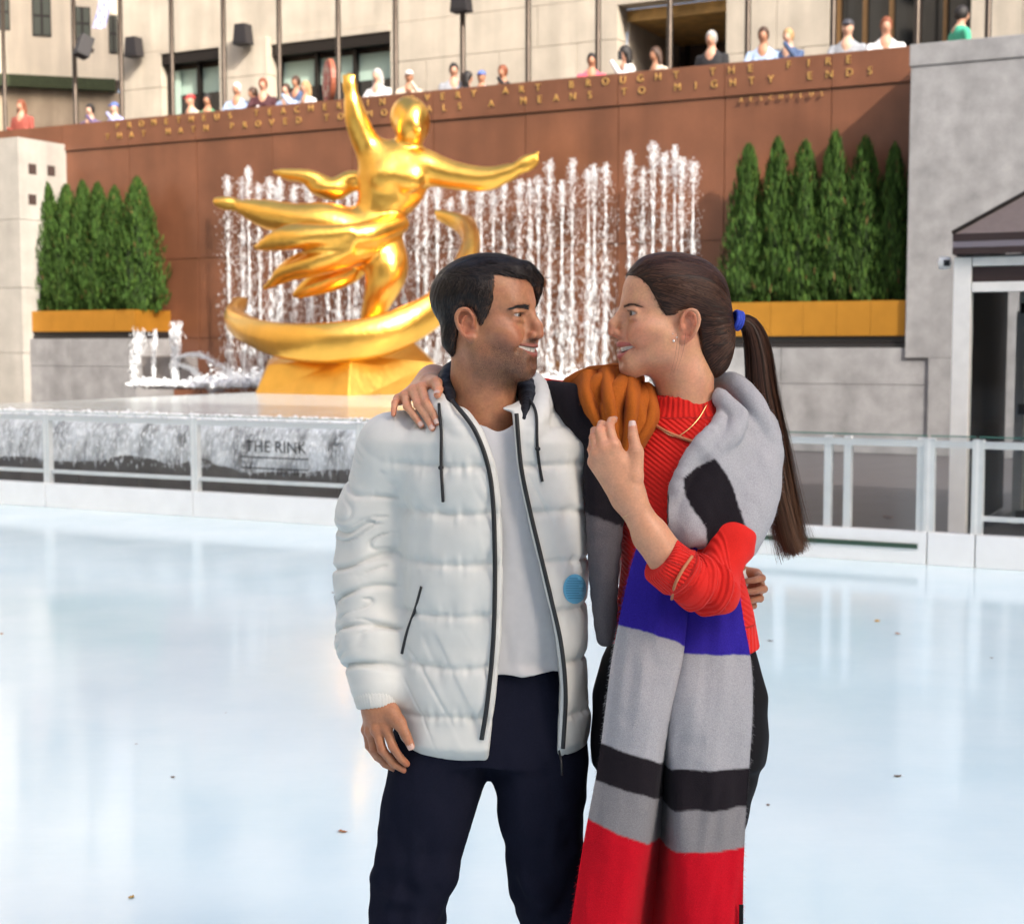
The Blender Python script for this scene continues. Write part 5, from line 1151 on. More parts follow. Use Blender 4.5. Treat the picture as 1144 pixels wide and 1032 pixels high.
# short dark hair, longer on top and swept over the far side
def hair_short(M, T, parent):
    skull = skull_field(MAN_G).u(ell((0, -.030, -.040), (.058, .040, .050)), .02)
    side = poly2([(.044, .078), (.053, .050), (.051, .024), (.040, -.004), (.030, -.024), (.022, -.022), (.020, -.004), (.014, .010), (-.004, .014), (-.018, .004), (-.024, -.024), (-.034, -.070), (-.046, -.080), (-.16, -.088), (-.16, .2), (.2, .2), (.2, .086), (.10, .084)])
    top = Field().u(ell((-.004, .008, .062), (.064, .082, .050)), .01).u(ell((-.004, .056, .066), (.048, .034, .030)), .02)
    top.u(chain([np.array(a) for a in ((-.010, .082, .082), (-.036, .090, .064), (-.048, .090, .042), (-.052, .086, .022))], [.015, .012, .007, .003], .006), .012)
    def f(q):
        e = side(q[:, 1], q[:, 2]); a = smax(skull(q)-(.0018+.0058*smooth01(0, .030, -e)), e, .003)
        return smin(a, smax(top(q), .066-q[:, 2]+.22*np.minimum(q[:, 0]+.02, 0)*10*0 - .055*smooth01(.01, -.045, q[:, 0])*(q[:, 1] > .05), .012), .006)
    V, F = surf(f, (-.1, -.13, -.12), (.1, .14, .14), .0026)
    N = vnormals(V, F)
    tw = smooth01(.055, .080, V[:, 2]); lock = tw*vnoise(np.c_[(V[:, 0]*.95+V[:, 1]*.33)*150, (V[:, 1]-.35*V[:, 0])*22, V[:, 2]*14], 1, 2)+(1-tw)*.55*vnoise(np.c_[V[:, 0]*60, (V[:, 1]-.35*V[:, 2])*190, V[:, 2]*34], 1, 3)
    V = V + N*((.0026*lock+.0012*vnoise(V, (40, 40, 40), 4))*np.maximum(tw, smooth01(.002, .025, -side(V[:, 1].astype(np.float32), V[:, 2].astype(np.float32)))))[:, None]
    N = vnormals(V, F)
    r = np.random.default_rng(3)
    p, fi = tri_sample(V, F, 11000, r); n = N[F[fi, 0]]
    topw = smooth01(.055, .080, p[:, 2])[:, None]
    d = np.array([-.35, 1.0, -.15])*topw + np.array([0, -.35, -1.0])*(1-topw)
    fr = (smooth01(.075, .095, p[:, 1])*topw[:, 0])[:, None]; d = d*(1-fr) + np.array([-.75, .35, -.55])*fr
    d = d + r.normal(size=d.shape)*.16
    m = 6; L = np.where(topw[:, 0] > .5, .030, .011)*(.6+.7*r.random(len(p)))
    S = np.zeros((len(p), m, 3)); S[:, 0] = p-n*.001; cur = p.copy(); dd = d
    for k in range(1, m):
        dd = dd-n*(dd*n).sum(1, keepdims=True)*.85; dd /= np.linalg.norm(dd, axis=1, keepdims=True)
        cur = cur+dd*(L/(m-1))[:, None]; g = np.abs(f(cur.astype(np.float32)))
        e = np.where(np.abs(f((cur+n*.001).astype(np.float32))) < 9, f(cur.astype(np.float32)), 0); cur = cur-n*np.clip(e-.0008, -.004, .004)[:, None]
        S[:, k] = cur+n*(.0006*k*topw*r.random((len(p), 1)))
    cols = np.array([.022, .015, .012])[None]*(.3+1.5*r.random((len(p), 1)))
    W = to_world(M, T, S.reshape(-1, 3)).reshape(S.shape); Nw = np.repeat((n @ M.T)[:, None], m, 1)
    o = strand_object('hair', W, Nw, np.full(len(p), .00075), cols, MHAIR, parent)
    sc = link('hair_base', np_mesh('hair_base', to_world(M, T, V), F, attrs={'Col': mixc(np.tile([.010, .008, .0075], (len(V), 1)), (.16, .075, .042), .75*(1-smooth01(.001, .016, -side(V[:, 1].astype(np.float32), V[:, 2].astype(np.float32))+.004*vnoise(V, 150, 7)))*(V[:, 2] < .062))}), MHAIR, o)
    return o
MHAIR = hair_material('man_hair', (.012, .009, .008), .42)
hair_short(MM, MT, man)
# ------------------------------------------------------------------ man's clothes and hands
PXM = 2.80/FPX          # metres per pixel at the people's depth
def rows_loft(rows, Y, ry, n=2.4, cyoff=None):
    """rows: (py, left px, right px) of an outline at depth Y -> loft field"""
    ry = list(ry) if hasattr(ry, '__len__') else [ry]*len(rows); o_ = sorted(range(len(rows)), key=lambda i: -rows[i][0]); rows = [rows[i] for i in o_]; ry = [ry[i] for i in o_]; L = [P(r[1], r[0], Y) for r in rows]; Rr = [P(r[2], r[0], Y) for r in rows]
    zs = [p[2] for p in L]; cx = [(a[0]+b[0])/2 for a, b in zip(L, Rr)]; rx = [(b[0]-a[0])/2 for a, b in zip(L, Rr)]
    return loft(zs, cx, [Y+(0 if cyoff is None else cyoff[i]) for i in range(len(rows))], rx, ry if hasattr(ry, '__len__') else [ry]*len(rows), n), zs
def along(pts):
    """nearest arc length on a polyline for points p -> s, distance"""
    pts = np.asarray(pts, float); L = np.r_[0, np.cumsum(np.linalg.norm(np.diff(pts, axis=0), axis=1))]
    def f(p):
        best = np.full(len(p), 1e9); s = np.zeros(len(p))
        for i in range(len(pts)-1):
            ab = pts[i+1]-pts[i]; t = np.clip(((p-pts[i]) @ ab)/(ab @ ab), 0, 1); d = np.linalg.norm(p-pts[i]-t[:, None]*ab, axis=1)
            m = d < best; best[m] = d[m]; s[m] = (L[i]+t*(L[i+1]-L[i]))[m]
        return s, best
    return f
JACKET_M = mat('white_shell_fabric', (.63, .63, .59), .45, noise=(35, .03), bump=(700, .10, .0004), spec=.35)
RIB_M = mat('white_rib_knit', (.64, .63, .58), .8, bump=(400, .5, .001))
LINING_M = mat('black_lining', (.012, .012, .016), .55, spec=.2, bump=(90, .6, .004))
ZIP_M = mat('black_zip', (.010, .010, .011), .35, bump=(900, .5, .001))
CORD_M = mat('black_cord', (.012, .012, .013), .7)
TEE_M = mat('pale_grey_cotton', (.50, .495, .50), .9, spec=.1, noise=(60, .03), bump=(1500, .25, .0004))
NAVY_M = mat('navy_jersey', (.010, .011, .021), .95, noise=(300, .15), bump=(1800, .25, .0005), spec=.04)

JB, jz = rows_loft([(452, 505, 590), (470, 462, 628), (490, 440, 650), (520, 442, 654), (560, 447, 657), (640, 450, 656), (700, 447, 655), (760, 442, 658), (818, 441, 660), (838, 446, 656)], 2.80,
                   [.110, .125, .132, .135, .135, .138, .136, .134, .128, .10])
RA = [P(438, 500, 2.80), P(416, 575, 2.82), P(415, 645, 2.815), P(413, 710, 2.785), P(420, 765, 2.755)]; RAr = [.060, .064, .066, .059, .047]
LA = [P(632, 492, 2.81), P(668, 560, 2.90), P(700, 615, 2.97), P(760, 645, 2.99), P(815, 650, 2.97)]; LAr = [.060, .062, .060, .052, .045]
jacket_f = Field().u(JB, .01).u(cone(P(520, 476, 2.80), P(442, 500, 2.80), .055, .060), .05).u(cone(P(570, 470, 2.80), P(630, 488, 2.81), .055, .060), .05)
jacket_f.u(chain(RA, RAr, .03), .035).u(chain(LA, LAr, .03), .035)
_hem = P(545, 836, 2.80)[2]; jacket_f.s(lambda p: p[:, 2]-_hem, .02)
# neck opening and the open front
jacket_f.s(chain([P(541, 400, 2.80), P(541, 470, 2.78)], [.070, .068]), .012)
zl = [(505, 447), (530, 480), (545, 520), (551, 565), (553, 640), (551, 715), (545, 780), (537, 845)]
zr = [(577, 462), (582, 520), (592, 570), (604, 620), (616, 670), (627, 720), (632, 775), (628, 850)]
Yf = 2.665
op = [P(a+9, b, Yf) for a, b in zl+[(536, 920)]] + [P(a-5, b, Yf) for a, b in [(626, 920)]+zr[::-1]]
_o2 = poly2([(q[0], q[2]) for q in op])
jacket_f.s(lambda p: np.maximum(_o2(p[:, 0], p[:, 2]), p[:, 1]-2.82), .012)
collar_l = [P(545, 420, 2.90), P(512, 424, 2.87), P(491, 438, 2.80), P(494, 458, 2.725), P(515, 482, 2.685)]
collar_r = [P(560, 420, 2.89), P(590, 428, 2.86), P(603, 446, 2.79), P(600, 468, 2.72), P(590, 492, 2.685)]
jacket_f.u(chain(sm(collar_l, 14), list(np.interp(np.linspace(0, 4, 14), range(5), [.024, .024, .025, .022, .012])), .01), .010)
jacket_f.u(chain(sm(collar_r, 14), list(np.interp(np.linspace(0, 4, 14), range(5), [.024, .024, .026, .023, .012])), .01), .010)
jacket_f.u(chain([P(520, 440, 2.93), P(545, 455, 2.945), P(575, 440, 2.93)], [.035, .05, .035], .03), .03)      # hood lying on the back
V, F = surf(jacket_f, P(370, 410, 2.80)-np.array([0, .2, .78]), P(830, 400, 2.80)+np.array([.08, .32, .02]), .0034)
N = vnormals(V, F)
sA, dA = along(RA)(V); sL, dL = along(LA)(V); dT = np.abs(JB(V.astype(np.float32)))
wA = smooth01(.02, -.01, dA-.075)*smooth01(P(452, 500, 2.8)[0]+.02, P(452, 500, 2.8)[0]-.02, V[:, 0])
seam_z = np.array([P(0, y, 2.70)[2] for y in (475, 520, 572, 628, 684, 742, 800)])
def puff(s, seams):
    d = np.min(np.abs(s[:, None]-seams[None]), axis=1); return d
tz = V[:, 2]+.004*vnoise(V, 9, 5)
dz = puff(tz, seam_z); ds = puff(sA+.006*vnoise(V, 14, 6), np.arange(0.03, .6, .062))
fr = smooth01(2.86, 2.78, V[:, 1])
near_t = np.exp(-(dz/.016)**2); near_s = np.exp(-(ds/.012)**2)
ramp = vnoise(V, (5, 5, 3), 14)*.5+.5
disp = (1-wA)*(-.0052*(.45+.8*ramp)*np.exp(-(dz/.0065)**2) - .0030*np.exp(-(dz/.022)**2) + near_t*(.0034*vnoise(V, (110, 70, 22), 8)+.0030*vnoise(V, (46, 30, 20), 15)) + .0048*vnoise(V, (14, 12, 20), 9) + .0022*vnoise(V, (34, 34, 15), 10)
       - .0026*np.exp(-(np.abs(vnoise(np.c_[(V[:, 0]+.5*V[:, 2])*26, V[:, 1]*8, (V[:, 2]-.5*V[:, 0])*5], 1, 16))/.09)**2)*smooth01(.0, .4, vnoise(V, 7, 17)))
# the sleeve is bunched: creases run round the arm, slanting, between soft rolls
thA = np.arctan2(V[:, 1]-2.80, V[:, 0]-np.interp(-V[:, 2], [-q[2] for q in RA], [q[0] for q in RA])); sl = sA+.016*np.sin(thA+sA*9)+.010*vnoise(np.c_[sA*7, thA*.8, 0*sA], 1, 11)
cr = np.abs(np.sin(sl*math.pi/.074)); ck = smooth01(-.7, .3, vnoise(np.c_[sA*9, thA*1.1, 0*sA], 1, 18)); lowarm = .50+.50*smooth01(.08, .25, sA); c2 = np.abs(vnoise(np.c_[sl*46, thA*1.0, 0*sA], 1, 12))
disp += wA*lowarm*(-.0120*ck*np.exp(-(cr/.24)**2) - .0050*np.exp(-(c2/.12)**2)*smooth01(-.2, .3, vnoise(np.c_[sA*12, thA*1.5, 0*sA], 1, 13)) + .0030*vnoise(np.c_[sA*20, thA*1.6, 0*sA], 1, 14)+.0022)
disp *= smooth01(.0, .022, _o2(V[:, 0].astype(np.float32), V[:, 2].astype(np.float32)))*.85+.15
colm = smooth01(P(0, 490, 2.7)[2], P(0, 478, 2.7)[2], V[:, 2])*(np.abs(V[:, 0]-P(545, 0, 2.7)[0]) < .115); disp = disp*(1-.75*colm)
V = V+N*disp[:, None]
jacket = link('puffer_jacket', np_mesh('puffer_jacket', V, F), JACKET_M, man)
jtree = bvh(V, F)
# hem tunnel and cuff
lin = chain(sm([P(540, 414, 2.89), P(510, 414, 2.85), P(499, 428, 2.79), P(503, 448, 2.72)], 10), [.021, .021, .021, .020, .019, .018, .016, .014, .012, .010], .01)
lin2 = chain(sm([P(560, 418, 2.87), P(583, 428, 2.83), P(590, 446, 2.76), P(585, 470, 2.70)], 10), [.020]*5+[.018, .016, .014, .012, .010], .01)
Vl, Fl = surf(lambda p: np.minimum(lin(p), lin2(p)), P(480, 480, 2.7)-np.array([.02, .08, .03]), P(615, 395, 2.9)+np.array([.02, .08, .05]), .004, pieces=2)
link('collar_lining', np_mesh('collar_lining', Vl, Fl), LINING_M, jacket)
cf = chain([P(421, 757, 2.757), P(422, 777, 2.750), P(424, 792, 2.745)], [.044, .0425, .0385], .01); cfi = chain([P(424, 783, 2.748), P(426, 810, 2.742)], [.034, .034])
Vc, Fc = surf(lambda p: smax(smax(cf(p), -cfi(p), .004), -(((p-P(424, 790, 2.745)) @ nrm(P(421, 757, 2.757)-P(424, 792, 2.745))).astype(np.float32)), .004), P(385, 815, 2.7)-.05, P(465, 735, 2.8)+.05, .003)
ax = nrm(P(421, 757, 2.757)-P(424, 792, 2.745)); rel = Vc-P(422, 777, 2.750); bx = nrm(np.cross(ax, (0, 1, 0))); by = np.cross(ax, bx); th = np.arctan2(rel @ by, rel @ bx)
Vc = Vc+vnormals(Vc, Fc)*(.0009*np.sin(th*44))[:, None]
link('cuff', np_mesh('cuff', Vc, Fc), RIB_M, jacket)
def strip(name, pix, tree, w, lift, matr, parent, thick=.0022, fallback=2.66, n=60):
    """flat band laid on a built surface along a pixel path"""
    px_ = sm(np.array(pix, float), n); Yd = []
    for a, b in px_:
        h = [hit(tree, a+k, b, lift) for k in (-3, 0, 3)]; h = [q[1] for q in h if q is not None]; Yd.append(min(h) if h else 9.0)
    Yd = np.array(Yd); Yd = np.array([np.min(Yd[max(0, i-2):i+3]) for i in range(n)]); Yd = np.minimum(Yd, np.median(Yd)+.06)
    for _ in range(6): Yd[1:-1] = (Yd[:-2]+Yd[1:-1]*2+Yd[2:])/4
    A = np.array([P(a, b, y-.0015) for (a, b), y in zip(px_, Yd)])
    mb = MB(); t = np.gradient(A, axis=0); t /= np.linalg.norm(t, axis=1, keepdims=True); sd = np.cross(t, (0, -1.0, 0)); sd /= np.linalg.norm(sd, axis=1, keepdims=True)
    nn = np.cross(sd, t); Vv = []; Ff = []
    for i in range(len(A)):
        for (u, v) in ((-1, 0), (-.6, 1), (.6, 1), (1, 0)): Vv.append(A[i]+sd[i]*w*u-nn[i]*(thick*v)*(-1 if nn[i][1] > 0 else 1)*-1)
    for i in range(len(A)-1):
        for k in range(3): a = i*4+k; Ff.append((a, a+1, a+5, a+4))
    return link(name, np_mesh(name, np.array(Vv), np.array(Ff)), matr, parent)
def tubes_on(name, pix, tree, r, lift, matr, parent, n=24, fallback=2.66):
    A = [hit(tree, a, b, lift) for a, b in sm(np.array(pix, float), n)]; A = np.array([q for q in A if q is not None and abs(q[1]-fallback) < .2])
    for _ in range(4): A[1:-1] = (A[:-2]+A[1:-1]*2+A[2:])/4
    return MB().tube(A, r, 8).build(name, matr, parent, True)
z1 = strip('zip', [(a, b) for a, b in zl[:-1]]+[(538, 826)], jtree, .0042, .0010, ZIP_M, jacket)
z2 = strip('zip', zr[:-1]+[(629, 836)], jtree, .0040, .0010, ZIP_M, jacket)
tubes_on('drawstring', [(491, 452), (494, 480), (494, 520), (496, 560)], jtree, .0028, .004, CORD_M, jacket)
tubes_on('drawstring', [(591, 445), (599, 462), (599, 495), (605, 538)], jtree, .0028, .004, CORD_M, jacket)
for a, b in ((494, 524), (600, 501)):
    c = hit(jtree, a, b, .005); Vk, Fk = surf(ell(c, (.0055, .0055, .0045)), c-.012, c+.012, .002); link('cord_knot', np_mesh('cord_knot', Vk, Fk), CORD_M, jacket)
tubes_on('pocket_zip', [(471, 655), (464, 680), (455, 705), (449, 730)], jtree, .0028, .0005, ZIP_M, jacket)
MB().tube([hit(jtree, 626, 836, .006), P(627, 850, 2.67), P(628, 866, 2.67)], .0022, 8).build('zip_pull', ZIP_M, jacket, True)
# blue badge printed on the front
BADGE_M = mat('blue_badge', (.13, .42, .62), .6); BADGE_T = mat('badge_print', (.05, .22, .36), .6)
Vb = []; Fb = []
for i in range(9):
    for k in range(28):
        w = 2*math.pi*k/28; rr = max(i, .01)/8; h = hit(jtree, 641.5+13*rr*math.cos(w), 657.5+16.5*rr*math.sin(w), .0016); Vb.append(h if h is not None else Vb[-1])
for i in range(8):
    for k in range(28): Fb.append((i*28+k, (i+1)*28+k, (i+1)*28+(k+1) % 28, i*28+(k+1) % 28))
badge = link('badge', np_mesh('badge', np.array(Vb), np.array(Fb)), BADGE_M, jacket)
for i in range(9):
    y = 646+i*2.7; hw = 10.5*math.sqrt(max(.05, 1-((y-657.5)/15)**2)); x0, x1 = 641.5-hw, 641.5+hw*(.9 if i % 3 else .4)
    pts = [hit(jtree, x, y, .0020) for x in np.linspace(x0, x1, 9)]; pts = [q for q in pts if q is not None]
    if len(pts) > 2: MB().tube(pts, .0007, 4).build('badge_print', BADGE_T, badge)
# t-shirt
tee, _ = rows_loft([(450, 510, 580), (470, 478, 612), (490, 462, 632), (520, 460, 634), (600, 464, 640), (700, 465, 640), (745, 470, 636)], 2.80, [.075, .100, .112, .116, .108, .100, .097])
tf = Field().u(tee, .01).s(chain([P(541, 400, 2.80), P(548, 452, 2.755), P(556, 455, 2.70)], [.062, .054, .040], .02), .006)
Vt, Ft = surf(tf, P(440, 760, 2.8)-np.array([.05, .18, .03]), P(660, 430, 2.8)+np.array([.05, .18, 0]), .0045)
Nt = vnormals(Vt, Ft); zt = Vt[:, 2]
fold = (Vt[:, 0]-P(585, 0, 2.8)[0])*1.0-(zt-P(0, 560, 2.8)[2])*.22
Vt = Vt+Nt*(.0085*vnoise(np.c_[fold*26, zt*3.0, zt*0], 1, 21)+.0045*vnoise(np.c_[fold*50+zt*20, zt*10, zt*0], 1, 22)+.0055*vnoise(np.c_[zt*40+fold*8, fold*12, zt*0], 1, 23)*smooth01(P(0, 690, 2.8)[2], P(0, 740, 2.8)[2], zt))[:, None]
link('t_shirt', np_mesh('t_shirt', Vt, Ft), TEE_M, man)
ttree = bvh(Vt, Ft)
# trousers and shoes
hipz = P(0, 745, 2.8)[2]
ank_l, ank_r = P(452, 1300, 2.80), P(612, 1300, 2.82)
legs = Field().u(rows_loft([(742, 482, 624), (800, 458, 642), (845, 446, 648)], 2.80, [.076, .096, .104])[0], .01)
legs.u(chain(sm([P(496, 830, 2.80), P(479, 900, 2.79), P(464, 975, 2.785), P(452, 1050, 2.79), P(450, 1160, 2.80), ank_l], 16), list(np.interp(np.linspace(0, 5, 16), range(6), [.096, .086, .075, .064, .062, .056])), .02), .018)
legs.u(chain(sm([P(600, 830, 2.80), P(604, 900, 2.79), P(611, 975, 2.79), P(622, 1060, 2.80), P(618, 1160, 2.81), ank_r], 16), list(np.interp(np.linspace(0, 5, 16), range(6), [.094, .078, .066, .058, .060, .056])), .02), .018)
Vp, Fp = surf(legs, (P(400, 800, 2.8)[0]-.05, 2.62, .06), (P(680, 800, 2.8)[0]+.02, 2.98, hipz+.03), .0055)
Np = vnormals(Vp, Fp); kz = np.exp(-((Vp[:, 2]-P(0, 985, 2.79)[2])/.09)**2)
Vp = Vp+Np*(.016*kz*vnoise(np.c_[Vp[:, 0]*22+Vp[:, 2]*16, Vp[:, 1]*14, Vp[:, 2]*26-Vp[:, 0]*20], 1, 31)+.0080*vnoise(np.c_[Vp[:, 0]*18, Vp[:, 1]*14, Vp[:, 2]*9], 1, 32)+.0026*vnoise(np.c_[Vp[:, 0]*50, Vp[:, 1]*40, Vp[:, 2]*30], 1, 33))[:, None]
link('trousers', np_mesh('trousers', Vp, Fp), NAVY_M, man)
SHOE_M = mat('white_leather', (.6, .6, .58), .5)
def shoe(a, yaw, parent, matr, s=1.0):
    c = np.array([a[0], a[1], 0]); f = np.array([math.sin(yaw), -math.cos(yaw), 0])
    Fs = Field().u(cone(c+[0, 0, .05]-f*.05, c+[0, 0, .035]+f*.13, .046*s, .038*s), .01).u(cone(c+[0, 0, .05], c+[0, 0, .10], .045, .048), .03).i(lambda p: .002-p[:, 2], .01)
    Vs, Fq = surf(Fs, c-np.array([.2, .25, .02]), c+np.array([.2, .2, .17]), .007); return link('shoe', np_mesh('shoe', Vs, Fq), matr, parent)
shoe(ank_l, -.3, man, SHOE_M); shoe(ank_r, .25, man, SHOE_M)
# hands
def frame(y, zhint, left_handed):
    y = nrm(y); z = np.asarray(zhint, float); z = nrm(z-y*np.dot(z, y)); x = np.cross(y, z)*(-1 if left_handed else 1); return np.stack([x, y, z], 1)
NAIL_M = mat('fingernail', (.62, .40, .32), .25); NAILW_M = mat('painted_nail', (.62, .43, .36), .2)
MB_SKIN = (.40, .175, .088)
class Arm:
    def __init__(s, pts, rs):
        s.f = chain(pts, rs, .01); A = np.array(pts); s.lo = A.min(0)-.07; s.hi = A.max(0)+.07
    def __call__(s, p): return s.f(p)
RAD = dict(index=(.0098, .0084, .0076, .0064), middle=(.0100, .0086, .0078, .0066), ring=(.0096, .0082, .0074, .0062), little=(.0084, .0072, .0065, .0054), thumb=(.0140, .0112, .0098, .0078))
def hand_pts(who, wrist, wr_r, joints, base, nailm, back, s=1.0, arm=None, red=(.55, .22, .14), palm_t=.012, nails_on=('index', 'middle', 'ring', 'little', 'thumb')):
    """hand given by its joints: finger -> knuckle, two joints, tip"""
    Fh = Field(); mcp = [joints[k][0] for k in ('index', 'middle', 'ring', 'little') if k in joints]
    Fh.u(cone(wrist, wrist+(np.mean(mcp, axis=0)-wrist)*.25, wr_r, wr_r*.95), .01)
    bk = nrm(back)
    for i, k in enumerate(('index', 'middle', 'ring', 'little')):
        m_ = joints[k][0]; a0 = wrist+(np.mean(mcp, axis=0)-wrist)*.15+(m_-np.mean(mcp, axis=0))*.45
        Fh.u(cone(a0-bk*.003, m_-bk*.003*s, palm_t*1.3*s, palm_t*.92*s), .016)
    th = joints['thumb']; Fh.u(cone(wrist+(th[0]-wrist)*.4, th[1], .017*s, .0125*s), .016)
    for k, J in joints.items():
        r_ = [q*s for q in RAD[k]]; J = np.array(J)
        Fh.u(chain(list(J), r_, .002), .0032 if k != 'thumb' else .007)
        Fh.u(sph(J[1], r_[1]*1.07), .003); Fh.u(sph(J[0]+bk*.001, r_[0]*1.06), .006)
    f = Fh if arm is None else (lambda p: smin(Fh(p), arm(p), .02))
    A = np.concatenate([np.array(J) for J in joints.values()]+[wrist[None]]); lo = A.min(0)-.03; hi = A.max(0)+.03
    if arm is not None: lo = np.minimum(lo, arm.lo); hi = np.maximum(hi, arm.hi)
    who.add(f, lo, hi); who.reds += [np.array(J) for J in joints.values()]; obj = who.obj
    tips = {k: (np.array(J[3]), np.array(J[3])-np.array(J[2])) for k, J in joints.items() if k in nails_on}
    nails(tips, np.eye(3), np.zeros(3), (lambda k: back) if not callable(back) else back, s, obj, nailm)
def J4(*q): return [P(*a) for a in q]
hand_pts(MANP, P(424, 787, 2.745), .029, dict(
    index=J4((431.5, 813, 2.712), (439, 834, 2.700), (447, 846, 2.702), (454.5, 853, 2.708)), middle=J4((421, 815, 2.716), (427, 837, 2.708), (440, 853, 2.712), (453, 860.5, 2.720)),
    ring=J4((414, 817, 2.732), (418, 838, 2.730), (430, 853, 2.736), (444, 860, 2.744)), little=J4((409.5, 815, 2.752), (412, 833, 2.755), (421, 846, 2.762), (432, 854, 2.770)),
    thumb=J4((438, 796, 2.715), (446, 807, 2.700), (453.5, 821, 2.692), (459, 833, 2.692))), MB_SKIN, NAIL_M, np.array((-.15, -.95, .15)), 1.0, Arm([P(421, 740, 2.76), P(424, 788, 2.745)], [.032, .030]), nails_on=('thumb',))
# left hand round the woman's waist
hm2 = frame((.76, -.64, -.04), (.62, .76, .05), False); hT = P(806, 650, 3.00)
hF, tips = hand_field(dict(index=(46, 48, 24), middle=(48, 50, 24), ring=(50, 50, 26), little=(50, 50, 26)), dict(index=3, middle=0, ring=-3, little=-6),
     [(.018, .014, -.006), (.040, .040, -.012), (.052, .066, -.030), (.054, .084, -.050)], hm2, hT, .92)
MANP.add(hF, hT-.15, hT+.15)
MANP.tube(LA[1:], [.034, .034, .031, .026]); MANP.tube([P(470, 500, 2.82), P(612, 500, 2.82), P(640, 505, 2.83), LA[1]], [.045, .045, .040, .034])
MANP.tube([P(470, 500, 2.82)]+RA[1:]+[P(424, 787, 2.745)], [.044, .038, .036, .033, .031, .029]); MANP.tube([P(541, 500, 2.80), P(545, 640, 2.80), P(545, 760, 2.81)], [.075, .072, .072])
MANP.finish()
eyes(MM, MT, MAN_G, MM @ np.array([.05, 1, -.02]), (.06, .03, .015), man)
teeth(MM, MT, MAN_G, man, TEETH_M)
brow_hairs(MM, MT, MANP.tree, MAN_G, 5, n=330, thick=.0080, arch=.0022, matr=DARKHAIR_M, parent=man)
lashes(MM, MT, MAN_G, 6, DARKHAIR_M, man, L=.005)
stubble_hairs(MANP, 7000, MHAIR)
WOM_SKIN = skin_material('fair_skin', False)
WM, WT = head_frame(752, 350, 2.77, 170, 0, 0)
NECK_W = lambda p: smin(chain([P(760, 385, 2.775), P(764, 420, 2.78), P(766, 478, 2.79)], [.050, .051, .060], .02)(p), cone(P(715, 500, 2.81), P(820, 500, 2.82), .036, .036)(p), .06)
WOMP = Person(WM, WT, WOM_G, eye_cut(WOM_G), NECK_W, (.60, .295, .170), (.44, .11, .095), (.62, .18, .10), None, WOM_SKIN, 'woman in red sweater with ponytail and striped scarf laughing')
woman = WOMP.obj
WHAIR = hair_material('woman_hair', (.035, .016, .011), .48)
